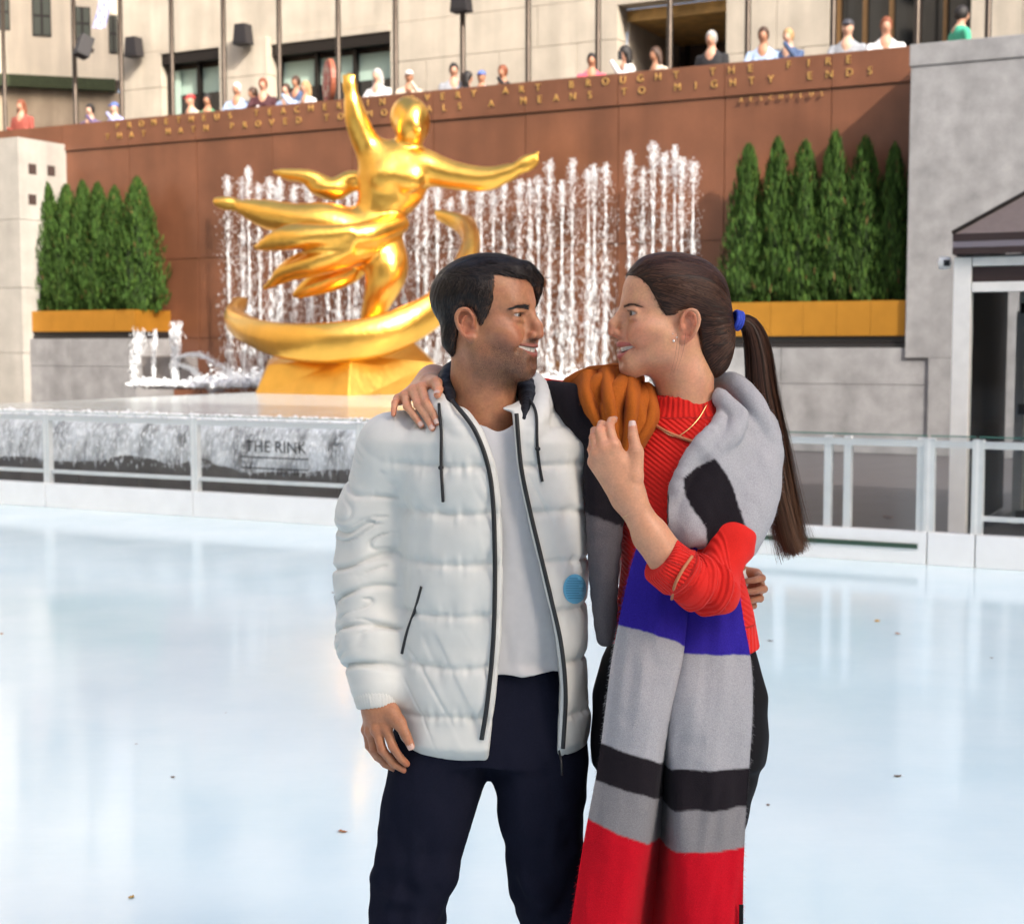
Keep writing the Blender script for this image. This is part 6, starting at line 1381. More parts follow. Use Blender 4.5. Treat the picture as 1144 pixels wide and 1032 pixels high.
def hair_pulled_back(M, T, parent):
    tie = np.array([0, -.112, -.012])
    side = poly2([(.078, .066), (.064, .050), (.050, .022), (.032, -.006), (.016, -.004), (.010, .006), (-.010, .008), (-.030, -.002), (-.036, -.030), (-.044, -.070), (-.060, -.130), (-.15, -.130), (-.16, .2), (.2, .2), (.2, .074), (.10, .074)])
    skull = skull_field(WOM_G); bun_ = Field().u(ell((0, -.062, -.022), (.058, .050, .058)), .03).u(ell((0, -.074, -.066), (.046, .040, .056)), .03)
    def cap(q): e = side(q[:, 1], q[:, 2]); return smin(skull(q)-(.0024+.0070*smooth01(0, .045, -e)), bun_(q), .03)
    def f(q): return smax(cap(q), side(q[:, 1], q[:, 2]), .003)
    V, F = surf(f, (-.1, -.15, -.15), (.1, .12, .13), .0026)
    phi = np.arctan2(V[:, 0], V[:, 2]+.012); dt = np.linalg.norm(V-tie, axis=1); V = V+vnormals(V, F)*(smooth01(.002, .03, -side(V[:, 1].astype(np.float32), V[:, 2].astype(np.float32))))[:, None]*(.0019*vnoise(np.c_[phi*13, dt*14, 0*phi], 1, 2)+.0011*vnoise(np.c_[phi*34, dt*9, 0*phi], 1, 3)+.0008*vnoise(V, 40, 4))[:, None]; N = vnormals(V, F)
    r = np.random.default_rng(4); p, fi = tri_sample(V, F, 8500, r); n = N[F[fi, 0]]; m = 9; p = p+np.array([0, 1, 0])*(r.random(len(p))**2*.010*(p[:, 1] > .0))[:, None]; p = p-n*np.clip(f(p.astype(np.float32))*0+cap(p.astype(np.float32))+.001, -.01, .01)[:, None]
    S = np.zeros((len(p), m, 3)); cur = p.copy(); S[:, 0] = p; L = .085*(.5+.8*r.random(len(p)))
    for k in range(1, m):
        d = tie-cur; dist = np.linalg.norm(d, axis=1, keepdims=True); d = d/(dist+1e-6) + np.array([0, -.25, .10])*smooth01(.05, .12, dist)
        e0 = f(cur.astype(np.float32)); h = 1e-3
        gN = np.stack([f((cur+np.eye(3)[i]*h).astype(np.float32))-e0 for i in range(3)], 1)/h; gN /= np.linalg.norm(gN, axis=1, keepdims=True)+1e-9
        d = d-gN*(d*gN).sum(1, keepdims=True); d /= np.linalg.norm(d, axis=1, keepdims=True)+1e-9
        step = np.minimum(L/(m-1), dist[:, 0]*.5)
        cur = cur+(d+r.normal(size=d.shape)*.03)*step[:, None]; e = f(cur.astype(np.float32)); cur = cur-gN*np.clip(e-.0010*r.random(len(p))-.0004, -.006, .006)[:, None]
        S[:, k] = cur
    cols = np.array([.060, .026, .015])[None]*(.25+1.4*r.random((len(p), 1)))
    W = to_world(M, T, S.reshape(-1, 3)).reshape(S.shape); Nw = np.repeat((n @ M.T)[:, None], m, 1)
    o = strand_object('hair', W, Nw, np.full(len(p), .00075), cols, WHAIR, parent)
    link('hair_base', np_mesh('hair_base', to_world(M, T, V), F, attrs={'Col': np.tile([.026, .012, .007], (len(V), 1))}), WHAIR, o)
    # ponytail: strands follow a hanging spine, spreading towards the tips
    cpx = [(824, 358, 2.775, .012), (838, 365, 2.785, .019), (846, 392, 2.79, .026), (851, 440, 2.80, .029), (863, 500, 2.81, .029), (873, 555, 2.815, .028), (883, 598, 2.815, .026), (891, 620, 2.815, .024)]
    spine = sm([np.append(P(a, b, c), w) for a, b, c, w in cpx], 22); nS = 5200
    u = r.random(nS)*2*math.pi; rad = np.sqrt(r.random(nS)); tl = .74+.26*r.random(nS)
    S = np.zeros((nS, 22, 3)); Nn = np.zeros_like(S); wob = r.normal(size=(nS, 2))*.26; lk = np.round(u*3)/3; u = lk+(u-lk)*.55
    for k in range(22):
        t = k/21*tl; idx = t*21; i0 = np.minimum(idx.astype(int), 20); fr = (idx-i0)[:, None]; sp = spine[i0]*(1-fr)+spine[i0+1]*fr
        tg = spine[np.minimum(i0+1, 21)][:, :3]-spine[i0][:, :3]; tg /= np.linalg.norm(tg, axis=1, keepdims=True)
        a = np.cross(tg, (0, 1, 0)); a /= np.linalg.norm(a, axis=1, keepdims=True); b = np.cross(tg, a)
        ww = sp[:, 3]*(1+.25*np.sin(u*3+1)*t); off = a*((np.cos(u)*rad+wob[:, 0]*t*t*1.6)*ww)[:, None]+b*((np.sin(u)*rad+wob[:, 1]*t*t)*ww*.8)[:, None]
        S[:, k] = sp[:, :3]+off; Nn[:, k] = off/(np.linalg.norm(off, axis=1, keepdims=True)+1e-9)
    cols = np.array([.060, .025, .014])[None]*(.25+1.2*r.random((nS, 1)))*(1+0*u[:, None])
    cc = np.repeat(cols[:, None], 44, 1).reshape(nS, 22, 2, 3); tip = smooth01(.5, 1, np.linspace(0, 1, 22))[None, :, None, None]; cc = cc*(1-tip)+np.array([.16, .075, .04])*(.5+.5*r.random((nS, 1, 1, 1)))*tip
    Tn = np.gradient(S, axis=1); sd = np.cross(Tn, Nn); sd /= np.linalg.norm(sd, axis=2, keepdims=True)+1e-9
    Vr, Fr = ribbons(S, np.full(nS, .0008), sd, .35)
    pt = link('ponytail', np_mesh('ponytail', Vr, Fr, attrs={'Col': cc.reshape(-1, 3)}), WHAIR, parent)
    cs = sm(spine[:16], 60); core = chain(list(cs[:, :3]), list(cs[:, 3]*.50), .004)
    Vc, Fc = surf(core, spine[:, :3].min(0)-.04, spine[:, :3].max(0)+.04, .004)
    link('ponytail_core', np_mesh('ponytail_core', Vc, Fc, attrs={'Col': np.tile([.030, .014, .010], (len(Vc), 1))}), WHAIR, pt)
    c = P(823.5, 358, 2.773); ax = nrm(P(834, 361, 2.78)-P(812, 355, 2.77)); u0 = nrm(np.cross(ax, (0, 1, 0))); u1 = np.cross(ax, u0)
    for off in (-.0045, .0, .0045):
        pts = [c+ax*off+(u0*math.cos(w)+u1*math.sin(w))*.0155 for w in np.linspace(0, 2*math.pi, 25)]
        MB().tube(pts, .0042, 8, False).build('hair_tie', mat('blue_hair_tie', (.02, .05, .42), .7) if off == -.0045 else bpy.data.materials['blue_hair_tie'], parent, True)
    # flyaway hairs over the crown and nape
    nf = 150; pf, ff = tri_sample(V, F, nf, r); nfv = N[F[ff, 0]]; df = tie-pf; df /= np.linalg.norm(df, axis=1, keepdims=True); tt = np.linspace(0, 1, 8)[None, :, None]; lf = (.03+.05*r.random(nf))[:, None, None]
    Sf = pf[:, None]+df[:, None]*lf*tt+nfv[:, None]*(.001+(.006*r.random(nf)[:, None, None]+.002)*np.sin(tt*2.6))+r.normal(size=(nf, 1, 3))*.006*tt*tt
    strand_object('flyaway_hair', to_world(M, T, Sf.reshape(-1, 3)).reshape(Sf.shape), np.repeat((nfv @ M.T)[:, None], 8, 1), np.full(nf, .00022), np.tile([.10, .045, .025], (nf, 1)), WHAIR, o)
    # loose strands by the ear
    Sx = []
    for (a, b, c2, d2) in ((757, 372, 748, 420), (759, 380, 752, 417), (766, 372, 756, 414), (700, 300, 712, 306), (722, 291, 744, 287), (772, 296, 790, 304), (840, 362, 862, 374)):
        q0, q1 = P(a, b, 2.69), P(c2, d2, 2.70); Sx.append([q0+(q1-q0)*t+np.array([.004*math.sin(t*3), 0, .004*math.sin(t*3.1)]) for t in np.linspace(0, 1, 8)])
    Sx = np.array(Sx); strand_object('loose_strands', Sx, np.tile([0, -1.0, 0], (len(Sx), 8, 1)), np.full(len(Sx), .00026), np.tile([.05, .025, .018], (len(Sx), 1)), WHAIR, parent)
    return o
hair_pulled_back(WM, WT, woman)
# ------------------------------------------------------------------ woman's clothes and hands
def knit(name, col, ribs=True):
    m = mat(name, col, .9, noise=(500, .10), sheen=.05, spec=.12); nt = m.node_tree; b = nt.nodes['Principled BSDF']
    at = nt.nodes.new('ShaderNodeAttribute'); at.attribute_name = 'rib'
    mu = nt.nodes.new('ShaderNodeMath'); mu.operation = 'MULTIPLY'; mu.inputs[1].default_value = 2*math.pi; nt.links.new(at.outputs['Fac'], mu.inputs[0])
    sn = nt.nodes.new('ShaderNodeMath'); sn.operation = 'SINE'; nt.links.new(mu.outputs[0], sn.inputs[0])
    bp = nt.nodes.new('ShaderNodeBump'); bp.inputs['Strength'].default_value = .8; bp.inputs['Distance'].default_value = .0013; nt.links.new(sn.outputs[0], bp.inputs['Height'])
    tc = nt.nodes.new('ShaderNodeTexCoord'); n = nt.nodes.new('ShaderNodeTexNoise'); n.inputs['Scale'].default_value = 900; nt.links.new(tc.outputs['Object'], n.inputs['Vector'])
    b2 = nt.nodes.new('ShaderNodeBump'); b2.inputs['Strength'].default_value = .4; b2.inputs['Distance'].default_value = .0008; nt.links.new(n.outputs['Fac'], b2.inputs['Height']); nt.links.new(bp.outputs[0], b2.inputs['Normal'])
    nt.links.new(b2.outputs[0], b.inputs['Normal']); return m
RED_M = knit('red_rib_knit', (.66, .022, .016))
WOOL_M = mat('brushed_wool', rough=.95, noise=(420, .16, 3), bump=(620, .75, .0016), sheen=.03, attr='Col', spec=.05)
BLACK_M = mat('black_stretch', (.010, .009, .010), .7, bump=(1200, .2, .0004), spec=.08)
LEATHER_M = mat('tan_strap', (.48, .17, .07), .6); GOLD_M = mat('gold_chain', (.85, .55, .25), .25, 1.0); CORAL_M = mat('coral_cord', (.75, .16, .08), .7)
SWb, _ = rows_loft([(446, 735, 792), (462, 716, 812), (485, 694, 838), (520, 690, 842), (570, 692, 836), (630, 696, 828), (680, 690, 842), (722, 682, 849)], 2.80, [.055, .075, .095, .112, .112, .098, .100, .108], 2.2)
LU = [P(828, 486, 2.81), P(830, 560, 2.75), P(796, 654, 2.645)]; LUr = [.048, .047, .046]
LF = [P(796, 654, 2.645), P(770, 648, 2.605), P(742, 628, 2.590)]; LFr = [.046, .043, .041]
RU = [P(700, 488, 2.84), P(640, 455, 2.93), P(560, 436, 2.96), P(505, 428, 2.90)]; RUr = [.046, .045, .040, .034]
sw = Field().u(SWb, .01).u(chain(LU, LUr, .02), .03).u(chain(RU, RUr, .02), .03)
sw.u(chain([P(762, 446, 2.785), P(764, 462, 2.79)], [.057, .060], .01), .02).s(chain([P(760, 400, 2.78), P(763, 446, 2.785)], [.054, .053]), .006)
armf = Field().u(chain(LF, LFr, .02), .01)
cuffc, cuffd = P(752, 637, 2.62), nrm(P(742, 628, 2.590)-P(770, 648, 2.605))
sw.u(lambda p: smax(armf(p), ((p-P(741, 627, 2.589)) @ cuffd).astype(np.float32), .008), .02)
sw.u(lambda p: smax(smax(chain([P(768, 648, 2.605), P(733, 620, 2.585)], [.047, .0445])(p), ((p-P(737, 623, 2.587)) @ cuffd).astype(np.float32), .008), -((p-P(758, 641, 2.597)) @ cuffd).astype(np.float32), .008), .004)
Vs, Fs = surf(sw, P(480, 740, 2.8)-np.array([0, .32, .0]), P(880, 420, 2.8)+np.array([0, .25, .02]), .0034)
Ns = vnormals(Vs, Fs)
sU, dU = along(LU)(Vs); sF, dF = along(LF)(Vs); arm_w = smooth01(.075, .060, np.minimum(dU, dF)); onF = dF < dU
cuff_w = arm_w*smooth01(-.004, .006, (Vs-P(758, 641, 2.597)) @ cuffd)
wr_ = arm_w*(1-cuff_w)*(.0058*np.sin(np.where(onF, sF*150, sU*60)+1.5*vnoise(Vs, 16, 3))*smooth01(.08, .17, np.where(onF, .2, sU)) + .003*vnoise(Vs, 38, 4))
wr_ += (1-arm_w)*(.004*vnoise(Vs, (14, 14, 10), 5))
Vs = Vs+Ns*wr_[:, None]
zc_ = Vs[:, 2]; dx = Vs[:, 0]-P(762, 0, 2.7)[0]
def angle_about(V, a, b):
    ax = nrm(np.asarray(b)-a); u = nrm(np.cross(ax, (.3, .2, 1))); w = np.cross(ax, u); r_ = V-a; return np.arctan2(r_ @ w, r_ @ u)
rib_t = (dx*.62+zc_*.78)/.0078
collar_w = smooth01(P(0, 470, 2.75)[2], P(0, 462, 2.75)[2], zc_)*(np.abs(dx) < .07); rib_t = np.where(collar_w > .5, angle_about(Vs, P(763, 470, 2.785), P(763, 440, 2.785))*.36/.0095*.16, rib_t)
hem_w = zc_ < P(0, 702, 2.72)[2]; rib_t = np.where(hem_w, dx/.008, rib_t)
rib_a = np.where(onF, angle_about(Vs, LF[0], LF[2]), angle_about(Vs, LU[0], LU[2]))*.045/.0068; rib_a = np.where(cuff_w > .5, rib_a, sF/.0075)
rib = np.where(arm_w > .5, rib_a, rib_t)
sweater = link('sweater', np_mesh('sweater', Vs, Fs, attrs={'rib': rib}), RED_M, woman); stree = bvh(Vs, Fs)
# leggings
la, ra = P(704, 1300, 2.80), P(786, 1300, 2.84)
lg = Field().u(rows_loft([(700, 690, 836), (735, 672, 846), (775, 662, 857), (820, 662, 856), (850, 664, 850)], 2.80, [.100, .108, .118, .118, .105], 2.2)[0], .01)
lg.u(chain(sm([P(712, 835, 2.80), P(708, 930, 2.79), P(706, 1020, 2.78), P(705, 1150, 2.80), la], 12), list(np.interp(np.linspace(0, 4, 12), range(5), [.080, .064, .052, .046, .036])), .01), .03)
lg.u(chain(sm([P(806, 830, 2.81), P(793, 930, 2.81), P(786, 1020, 2.80), P(786, 1150, 2.83), ra], 12), list(np.interp(np.linspace(0, 4, 12), range(5), [.082, .064, .052, .046, .036])), .01), .03)
Vg, Fg = surf(lg, (P(640, 0, 2.8)[0], 2.62, .07), (P(880, 0, 2.8)[0], 2.98, P(0, 700, 2.8)[2]+.02), .006)
Vg = Vg+vnormals(Vg, Fg)*(.0022*vnoise(Vg, (30, 30, 18), 7))[:, None]
link('leggings', np_mesh('leggings', Vg, Fg), BLACK_M, woman)
BOOT_M = mat('black_leather', (.02, .02, .02), .4)
shoe(la, -.2, woman, BOOT_M, .88); shoe(ra, .2, woman, BOOT_M, .88)
# --- the scarf
GREY, DGREY, BLK, BLUE, RED, ORG = (.36, .355, .37), (.12, .105, .11), (.016, .013, .016), (.030, .018, .26), (.50, .006, .016), (.40, .105, .016)
scarf = empty('scarf', P(760, 700, 2.7)); scarf.parent = woman; SINV = np.array(scarf.location)
def add_scarf(name, V, F, C):
    me = np_mesh(name, V-SINV, F, attrs={'Col': C}); return link(name, me, WOOL_M, scarf)
def solid(Gd, th):
    """a grid (r,c,3) of a cloth sheet -> closed sheet with thickness th"""
    r_, c_, _ = Gd.shape; V = Gd.reshape(-1, 3); F = np.array([(i*c_+j, (i+1)*c_+j, (i+1)*c_+j+1, i*c_+j+1) for i in range(r_-1) for j in range(c_-1)])
    N = vnormals(V, F); n = len(V); B = V+N*th; bd = [j for j in range(c_)]+[(i*c_+c_-1) for i in range(1, r_)]+[((r_-1)*c_+j) for j in range(c_-2, -1, -1)]+[(i*c_) for i in range(r_-2, 0, -1)]
    bd = np.array(bd); nx = np.roll(bd, -1)
    return np.concatenate([V, B]), np.concatenate([F[:, ::-1], F+n, np.stack([bd, nx, nx+n, bd+n], 1)])
# hanging front: columns are left edge, left fold edge, recess, right fold edge, right edge
PY = [598, 640, 690, 740, 790, 850, 930, 1032, 1120, 1200]
cols_ = dict(
    a=[(716, 2.690), (704, 2.697), (693, 2.690), (684, 2.670), (678, 2.647), (670, 2.630), (655, 2.610), (639, 2.600), (628, 2.600), (620, 2.600)],
    b=[(742, 2.675), (736, 2.672), (730, 2.662), (724, 2.635), (714, 2.612), (703, 2.598), (690, 2.580), (668, 2.575), (655, 2.575), (648, 2.575)],
    c=[(764, 2.700), (764, 2.684), (763, 2.670), (758, 2.645), (747, 2.622), (734, 2.610), (722, 2.595), (701, 2.590), (690, 2.590), (682, 2.590)],
    d=[(766, 2.720), (767, 2.717), (766, 2.710), (760, 2.705), (750, 2.722), (742, 2.740), (738, 2.735), (728, 2.735), (722, 2.730), (716, 2.730)],
    e=[(770, 2.705), (769, 2.697), (767, 2.682), (762, 2.653), (752, 2.630), (753, 2.618), (757, 2.605), (757, 2.600), (756, 2.600), (755, 2.600)],
    f=[(795, 2.695), (797, 2.682), (802, 2.668), (803, 2.640), (800, 2.614), (797, 2.602), (795, 2.590), (793, 2.588), (792, 2.588), (791, 2.590)],
    g=[(820, 2.715), (821, 2.702), (828, 2.692), (837, 2.667), (839, 2.644), (836, 2.628), (831, 2.615), (829, 2.610), (829, 2.610), (829, 2.610)])
ks = list('abcdefg'); nr, nc = 400, 130
ctl = np.array([[P(cols_[k][i][0], PY[i], cols_[k][i][1]) for i in range(len(PY))] for k in ks])           # (col,row,3)
pyrow = np.interp(np.linspace(0, 9, nr), range(10), PY)
dens = np.stack([sm(ctl[k], nr) for k in range(7)], 0)
Gd = np.stack([sm(dens[:, i], nc) for i in range(nr)], 0)
bnd = np.array([[697, 832, 872, 914], [708, 842, 884, 930], [722, 850, 893, 942], [722, 846, 890, 934], [731, 860, 907, 952], [733, 861, 907, 952], [731, 858, 902, 947]], float)
bd_c = np.stack([np.interp(np.linspace(0, 6, nc), range(7), bnd[:, j]) for j in range(4)], 1)
Vh, Fh = solid(Gd, .005)
pyv = np.tile(np.repeat(pyrow, nc), 2)
ci = np.tile(np.tile(np.arange(nc), nr), 2); rag = .5*vnoise(Vh, 200, 3)+1.2*vnoise(Vh, 30, 4)
Cc = np.tile(np.array(BLUE), (len(Vh), 1))
for j, col in enumerate((GREY, BLK, (.22, .21, .215), RED)): Cc = mixc(Cc, col, smooth01(-1.2, 1.2, pyv+rag-bd_c[ci, j]))
Nh = vnormals(Vh, Fh); Vh = Vh+np.array([0, -1.0, 0])*(.0012*vnoise(Vh, 45, 6)+.0075*vnoise(np.c_[Vh[:, 0]*22+Vh[:, 2]*5, 0*Vh[:, 0], Vh[:, 2]*3.5], 1, 7)+.0030*vnoise(np.c_[Vh[:, 0]*60-Vh[:, 2]*8, 0*Vh[:, 0], Vh[:, 2]*8], 1, 8))[:, None]
add_scarf('front_fall', Vh, Fh, Cc)
# frayed edge threads down both sides of the fall
def px_of(V):
    d = np.asarray(V)-np.array([0, 0, CAMZ]); f = d[:, 1]*_cp+d[:, 2]*_sp; u = -d[:, 1]*_sp+d[:, 2]*_cp
    return CX+FPX*d[:, 0]/f, CY-FPX*u/f
# shoulder wrap over her left arm: rolled folds
def roll(pts, rs, n=14): return chain(sm([P(*q) for q in pts], n), list(np.interp(np.linspace(0, len(rs)-1, n), range(len(rs)), rs)), .008)
wrap = Field().u(roll([(800, 432, 2.87), (832, 458, 2.83), (838, 500, 2.795), (828, 555, 2.755), (812, 605, 2.715)], [.032, .048, .062, .068, .058]), .02)
wrap.u(roll([(822, 480, 2.75), (800, 530, 2.715), (780, 575, 2.69), (772, 592, 2.675)], [.030, .042, .036, .022]), .035)
wrap.u(roll([(800, 505, 2.70), (782, 545, 2.685), (766, 580, 2.672), (770, 600, 2.668)], [.022, .030, .028, .018]), .02)
wrap.u(roll([(790, 428, 2.86), (818, 428, 2.80), (840, 448, 2.765), (852, 474, 2.76), (858, 510, 2.78)], [.014, .018, .020, .020, .018]), .010)
wrap.u(roll([(788, 438, 2.80), (806, 446, 2.745), (826, 468, 2.72), (812, 492, 2.695), (782, 508, 2.675)], [.012, .015, .017, .016, .012]), .008)
wrap.u(roll([(806, 462, 2.735), (800, 478, 2.70), (784, 494, 2.675), (772, 512, 2.672), (760, 540, 2.668), (748, 570, 2.664), (752, 590, 2.662)], [.010, .012, .014, .015, .015, .015, .012]), .009)
wrap.i(lambda p: -(((p-P(800, 627, 2.70)) @ nrm(np.array([.10, 0, -1.0]))*-1)).astype(np.float32)*1.0, .012)
wrap.s(chain([P(762, 400, 2.78), P(764, 480, 2.79)], [.060, .062]), .01)
Vw, Fw = surf(wrap, P(735, 650, 2.8)-np.array([0, .26, 0]), P(880, 410, 2.8)+np.array([0, .16, .02]), .0034)
Nw_ = vnormals(Vw, Fw); Vw = Vw+Nw_*(.0030*vnoise(np.c_[(Vw[:, 0]+.6*Vw[:, 2])*40, Vw[:, 1]*14, (Vw[:, 2]-.6*Vw[:, 0])*10], 1, 8)+.0010*vnoise(Vw, 60, 9))[:, None]
ax_, ay_ = px_of(Vw); rag = .8*vnoise(Vw, 200, 3)+1.2*vnoise(Vw, 35, 5); blk = poly2([(763, 534), (778, 522), (799, 512), (812, 530), (824, 560), (836, 600), (840, 640), (784, 640), (790, 616), (789, 590), (775, 570), (766, 552)])(ax_.astype(np.float32), ay_.astype(np.float32))
Cw = mixc(np.tile(np.array(GREY)*1.12, (len(Vw), 1)), BLK, 1-smooth01(-1.2, 1.2, blk+rag))
add_scarf('shoulder_wrap', Vw, Fw, Cw)
# orange bundle by her right shoulder, black stretch across the man's shoulder, grey end hanging down
bun = Field().u(roll([(640, 432, 2.80), (662, 424, 2.78), (690, 420, 2.80), (712, 424, 2.84)], [.020, .022, .022, .018]), .01)
bun.u(roll([(690, 418, 2.755), (668, 432, 2.715), (662, 455, 2.70), (676, 480, 2.69), (690, 500, 2.685)], [.014, .018, .018, .013, .008]), .006)
bun.u(roll([(704, 422, 2.74), (692, 438, 2.695), (684, 462, 2.675), (692, 490, 2.675), (697, 505, 2.68)], [.014, .019, .019, .014, .008]), .005)
bun.u(roll([(722, 436, 2.745), (716, 456, 2.70), (710, 480, 2.68), (703, 504, 2.685)], [.014, .021, .021, .010]), .005)
bun.u(roll([(690, 428, 2.79), (700, 450, 2.75), (700, 490, 2.72)], [.030, .034, .020]), .006)
bun.u(roll([(648, 428, 2.77), (656, 440, 2.735), (654, 462, 2.725), (668, 486, 2.715)], [.012, .015, .015, .008]), .005)
Vo, Fo = surf(bun, P(625, 520, 2.8)-np.array([0, .2, 0]), P(740, 400, 2.8)+np.array([0, .12, 0]), .003)
No = vnormals(Vo, Fo); Vo = Vo+No*(.0022*vnoise(np.c_[(Vo[:, 0]+.4*Vo[:, 2])*70, Vo[:, 1]*12, Vo[:, 2]*12], 1, 8))[:, None]
Vo = Vo+np.array([0, .035, 0])
add_scarf('orange_back_fold', Vo, Fo, np.tile(np.array(ORG), (len(Vo), 1))*(1+.10*vnoise(Vo, 40, 2))[:, None])
oc = [((640, 428, 2.80), (650, 452, 2.745), (674, 490, 2.72)), ((654, 416, 2.77), (657, 446, 2.705), (678, 492, 2.70)), ((668, 414, 2.80), (671, 450, 2.755), (683, 495, 2.725)), ((677, 411, 2.77), (680, 448, 2.688), (689, 498, 2.69)), ((692, 410, 2.80), (695, 455, 2.745), (694, 501, 2.72)),
      ((703, 415, 2.765), (706, 452, 2.688), (698, 504, 2.69)), ((716, 424, 2.79), (718, 460, 2.75), (702, 506, 2.72)), ((725, 430, 2.765), (728, 464, 2.708), (706, 509, 2.70)), ((735, 440, 2.79), (736, 474, 2.765), (711, 512, 2.735))]
og = np.array([[P(*q_) for q_ in c_] for c_ in oc]); od = np.stack([sm(og[k], 46) for k in range(9)], 0); Go = np.stack([sm(od[:, i], 110) for i in range(46)], 0)
Vq, Fq = solid(Go, .006); Vq = Vq+np.array([0, -1.0, 0])*(.004*vnoise(Vq, (30, 10, 16), 4)+.002*vnoise(Vq, 60, 5))[:, None]
add_scarf('orange_fold', Vq, Fq, np.tile(np.array(ORG), (len(Vq), 1))*(1+.12*vnoise(Vq, 40, 2))[:, None]); Vo, Fo = Vq, Fq
blkf = Field().u(roll([(606, 444, 2.86), (622, 444, 2.81), (640, 452, 2.765), (655, 475, 2.745)], [.024, .031, .033, .026]), .01)
blkf.u(roll([(668, 470, 2.74), (668, 530, 2.735), (672, 600, 2.735), (673, 660, 2.74), (676, 712, 2.745)], [.020, .028, .026, .024, .019]), .03)
blkf.u(roll([(686, 480, 2.735), (688, 540, 2.725), (684, 610, 2.735), (682, 700, 2.742)], [.014, .018, .016, .012]), .008)
Vk, Fk = surf(blkf, P(590, 730, 2.8)-np.array([0, .16, 0]), P(710, 415, 2.8)+np.array([0, .14, 0]), .0036)
Nk = vnormals(Vk, Fk); Vk = Vk+Nk*(.0028*vnoise(np.c_[Vk[:, 0]*60, Vk[:, 1]*20, Vk[:, 2]*8], 1, 8))[:, None]
bx_, by_ = px_of(Vk); Ck = mixc(np.tile(np.array(BLK), (len(Vk), 1)), DGREY, smooth01(-1.5, 1.5, by_+1.5*vnoise(Vk, 200, 3)-(572+.35*(bx_-650))))
add_scarf('hanging_end', Vk, Fk, Ck)
# fuzz: short fibres standing off the wool, mostly seen along the edges
r = np.random.default_rng(12); FS = []; FN = []; FC = []
for (Vx, Fx, Cx, n) in ((Vh, Fh, Cc, 5200), (Vw, Fw, Cw, 4200), (Vo, Fo, None, 2200), (Vk, Fk, Ck, 2200)):
    p, fi = tri_sample(Vx, Fx, n, r); nn = vnormals(Vx, Fx)[Fx[fi, 0]]; d = nn+r.normal(size=nn.shape)*.9; d /= np.linalg.norm(d, axis=1, keepdims=True); L = (.0025+.004*r.random(n))[:, None]
    FS.append(np.stack([p, p+d*L*.5, p+d*L+r.normal(size=nn.shape)*.0008], 1)); FN.append(np.repeat(np.cross(d, r.normal(size=d.shape))[:, None], 3, 1)); FC.append((np.tile(np.array(ORG), (n, 1)) if Cx is None else Cx[Fx[fi, 0]])*1.25)
for col_ in (0, nc-1):      # frayed threads down the selvedges of the fall
    k_ = r.integers(0, nr, 900); p = Gd[k_, col_]+r.normal(size=(900, 3))*.001; sg = -1 if col_ == 0 else 1; d = np.stack([sg*(.5+r.random(900)), -.6*r.random(900), r.normal(size=900)*.8], 1); d /= np.linalg.norm(d, axis=1, keepdims=True); L = (.003+.005*r.random(900))[:, None]
    FS.append(np.stack([p, p+d*L*.5, p+d*L+np.array([0, 0, -.002])], 1)); FN.append(np.repeat(np.tile([0, -1.0, .2], (900, 1))[:, None], 3, 1)); FC.append(Cc[k_*nc+col_]*1.6+.05)
FS = np.concatenate(FS)-SINV; fz = strand_object('wool_fuzz', FS, np.concatenate(FN), np.full(len(FS), .00018), np.concatenate(FC), WOOL_M, scarf); fz['kind'] = 'stuff'
# care label at the bottom corner of the fall
MB().box(P(828, 1022, 2.60)-SINV, (.008, .002, .040)).build('scarf_label', BLACK_M, scarf, bevel=.0006)
# jewellery
def on_path(name, pts, r_, matr, parent, n=40): return MB().tube(list(sm(np.array(pts), n)), r_, 6).build(name, matr, parent, True)
nk = [hit(stree, a, b, .003) for a, b in ((789, 452), (780, 468), (768, 481), (756, 488), (745, 485), (736, 478), (730, 470))]; nk = [q for q in nk if q is not None]
on_path('necklace', nk, .0011, GOLD_M, woman)
nk = [hit(stree, a, b, .003) for a, b in ((733, 476), (745, 483), (760, 489), (783, 497))]; nk = [q for q in nk if q is not None]
on_path('strap', nk, .0032, LEATHER_M, woman)
nk = [hit(stree, a, b, .003) for a, b in ((772, 622), (762, 636), (754, 652), (752, 668))]; nk = [q for q in nk if q is not None]
if len(nk) > 2: on_path('sleeve_cord', nk, .0030, LEATHER_M, woman)
# hands
W_SKIN = (.60, .295, .170)
hand_pts(WOMP, P(704, 558, 2.583), .0235, dict(
    index=J4((686, 497, 2.566), (681, 477, 2.590), (683, 470, 2.612), (686, 469, 2.632)), middle=J4((675, 501, 2.566), (670, 481, 2.586), (672, 474, 2.608), (675, 474, 2.628)),
    ring=J4((667, 507, 2.572), (663.5, 489, 2.590), (664, 481, 2.612), (668, 480, 2.630)), little=J4((664, 516, 2.582), (661, 502, 2.600), (662, 493, 2.616), (665, 489, 2.630)),
    thumb=J4((709, 532, 2.572), (711, 505, 2.572), (707.5, 488, 2.582), (706.5, 475, 2.594))), W_SKIN, NAILW_M, np.array((-.1, -.85, .45)), .98,
    Arm([P(752, 637, 2.597), P(727, 598, 2.590), P(704, 559, 2.583)], [.033, .030, .0240]), palm_t=.0135, nails_on=('index', 'thumb'))
ac = P(706, 563, 2.584); ad = nrm(P(752, 637, 2.597)-P(704, 559, 2.583)); u0 = nrm(np.cross(ad, (0, 1, 0))); u1 = np.cross(ad, u0)
ring = lambda off, rr, tl: [ac+ad*(off+tl*math.cos(w))+(u0*math.cos(w)+u1*math.sin(w))*rr for w in np.linspace(0, 2*math.pi, 40)]
MB().tube(ring(0, .0262, -.006), .0017, 6, False).build('bracelet', CORAL_M, woman, True)
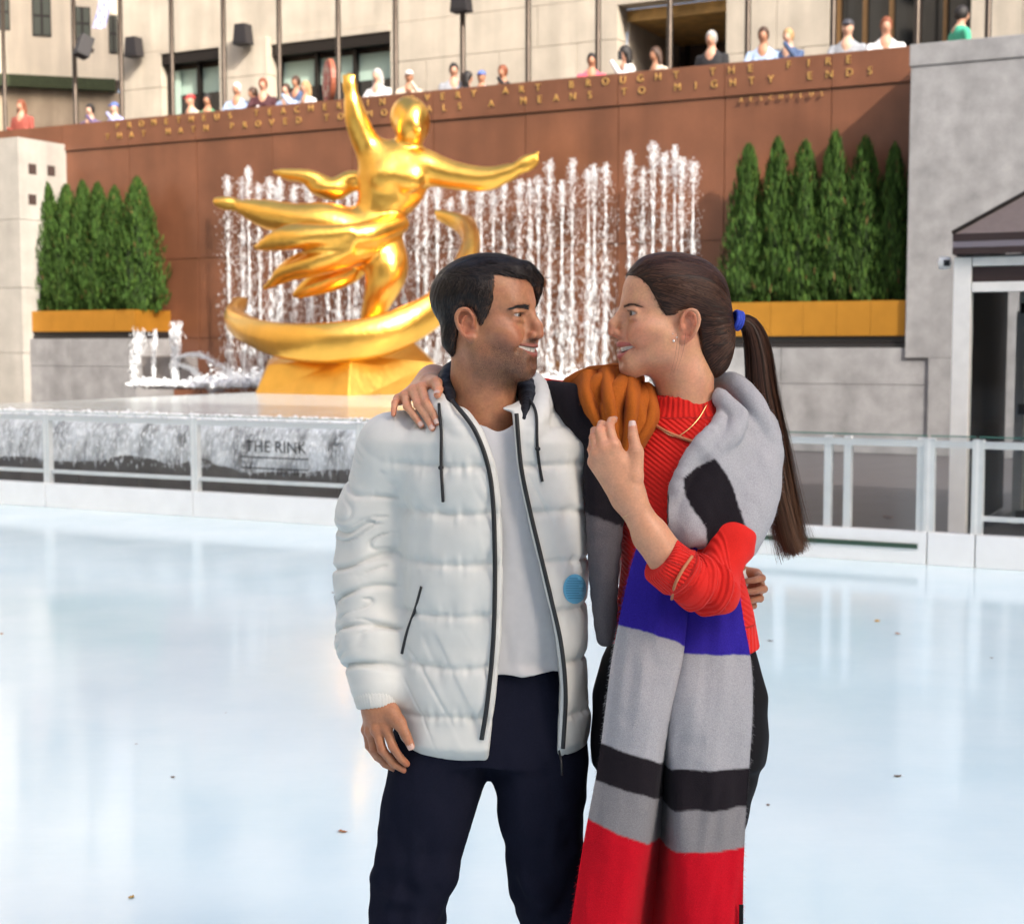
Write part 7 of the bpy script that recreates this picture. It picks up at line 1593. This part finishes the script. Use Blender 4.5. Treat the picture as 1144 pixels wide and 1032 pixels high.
br = MB().tube(ring(.003, .0264, -.007), .0012, 6, False).build('bracelet', GOLD_M, woman, True)
hand_pts(WOMP, P(483, 424, 2.86), .0235, dict(
    index=J4((471, 433, 2.768), (476, 449.5, 2.722), (484.5, 462, 2.702), (488.5, 472, 2.692)), middle=J4((461.5, 436, 2.772), (467, 452, 2.732), (477.5, 467, 2.708), (483, 478.5, 2.694)),
    ring=J4((453, 442, 2.776), (455, 454, 2.746), (464, 466, 2.724), (471, 475, 2.712)), little=J4((445, 446, 2.784), (441.5, 450, 2.766), (440, 457, 2.756), (439.5, 463, 2.752)),
    thumb=J4((478, 426, 2.80), (487, 428.5, 2.755), (490, 435, 2.728), (488.5, 441, 2.712))), W_SKIN, NAILW_M, np.array((-.25, -.75, .6)), .92, Arm([P(520, 430, 2.90), P(484, 424, 2.86)], [.030, .0245]), nails_on=('index', 'middle', 'ring', 'thumb'))
WOMP.tube([P(715, 500, 2.81), P(700, 488, 2.84), RU[1], RU[2], RU[3], P(484, 424, 2.86)], [.036, .034, .031, .028, .026, .0235])
WOMP.tube([P(820, 500, 2.82), LU[0], LU[1], LU[2], LF[1], P(727, 598, 2.590)], [.036, .034, .034, .033, .032, .029]); WOMP.tube([P(765, 500, 2.80), P(765, 620, 2.80), P(765, 720, 2.80)], [.062, .060, .066])
WOMP.finish(); wtree = WOMP.tree
eyes(WM, WT, WOM_G, WM @ np.array([-.05, 1, .0]), (.10, .055, .03), woman)
teeth(WM, WT, WOM_G, woman, TEETH_M)
brow_hairs(WM, WT, wtree, WOM_G, 15, n=150, thick=.0040, arch=.0040, matr=mat('brown_brow', (.035, .016, .010), .6), parent=woman)
lashes(WM, WT, WOM_G, 16, DARKHAIR_M, woman, L=.008)
for (a, b, r_) in ((752.5, 381, .0030), (756, 377, .0018), (751.5, 373, .0014)):
    c = hit(wtree, a, b, .001)
    Ve, Fe = surf(sph(c, r_), c-r_*1.8, c+r_*1.8, r_*.3); link('earring', np_mesh('earring', Ve, Fe), mat('earring_silver', (.9, .87, .82), .12, 1.0), woman)
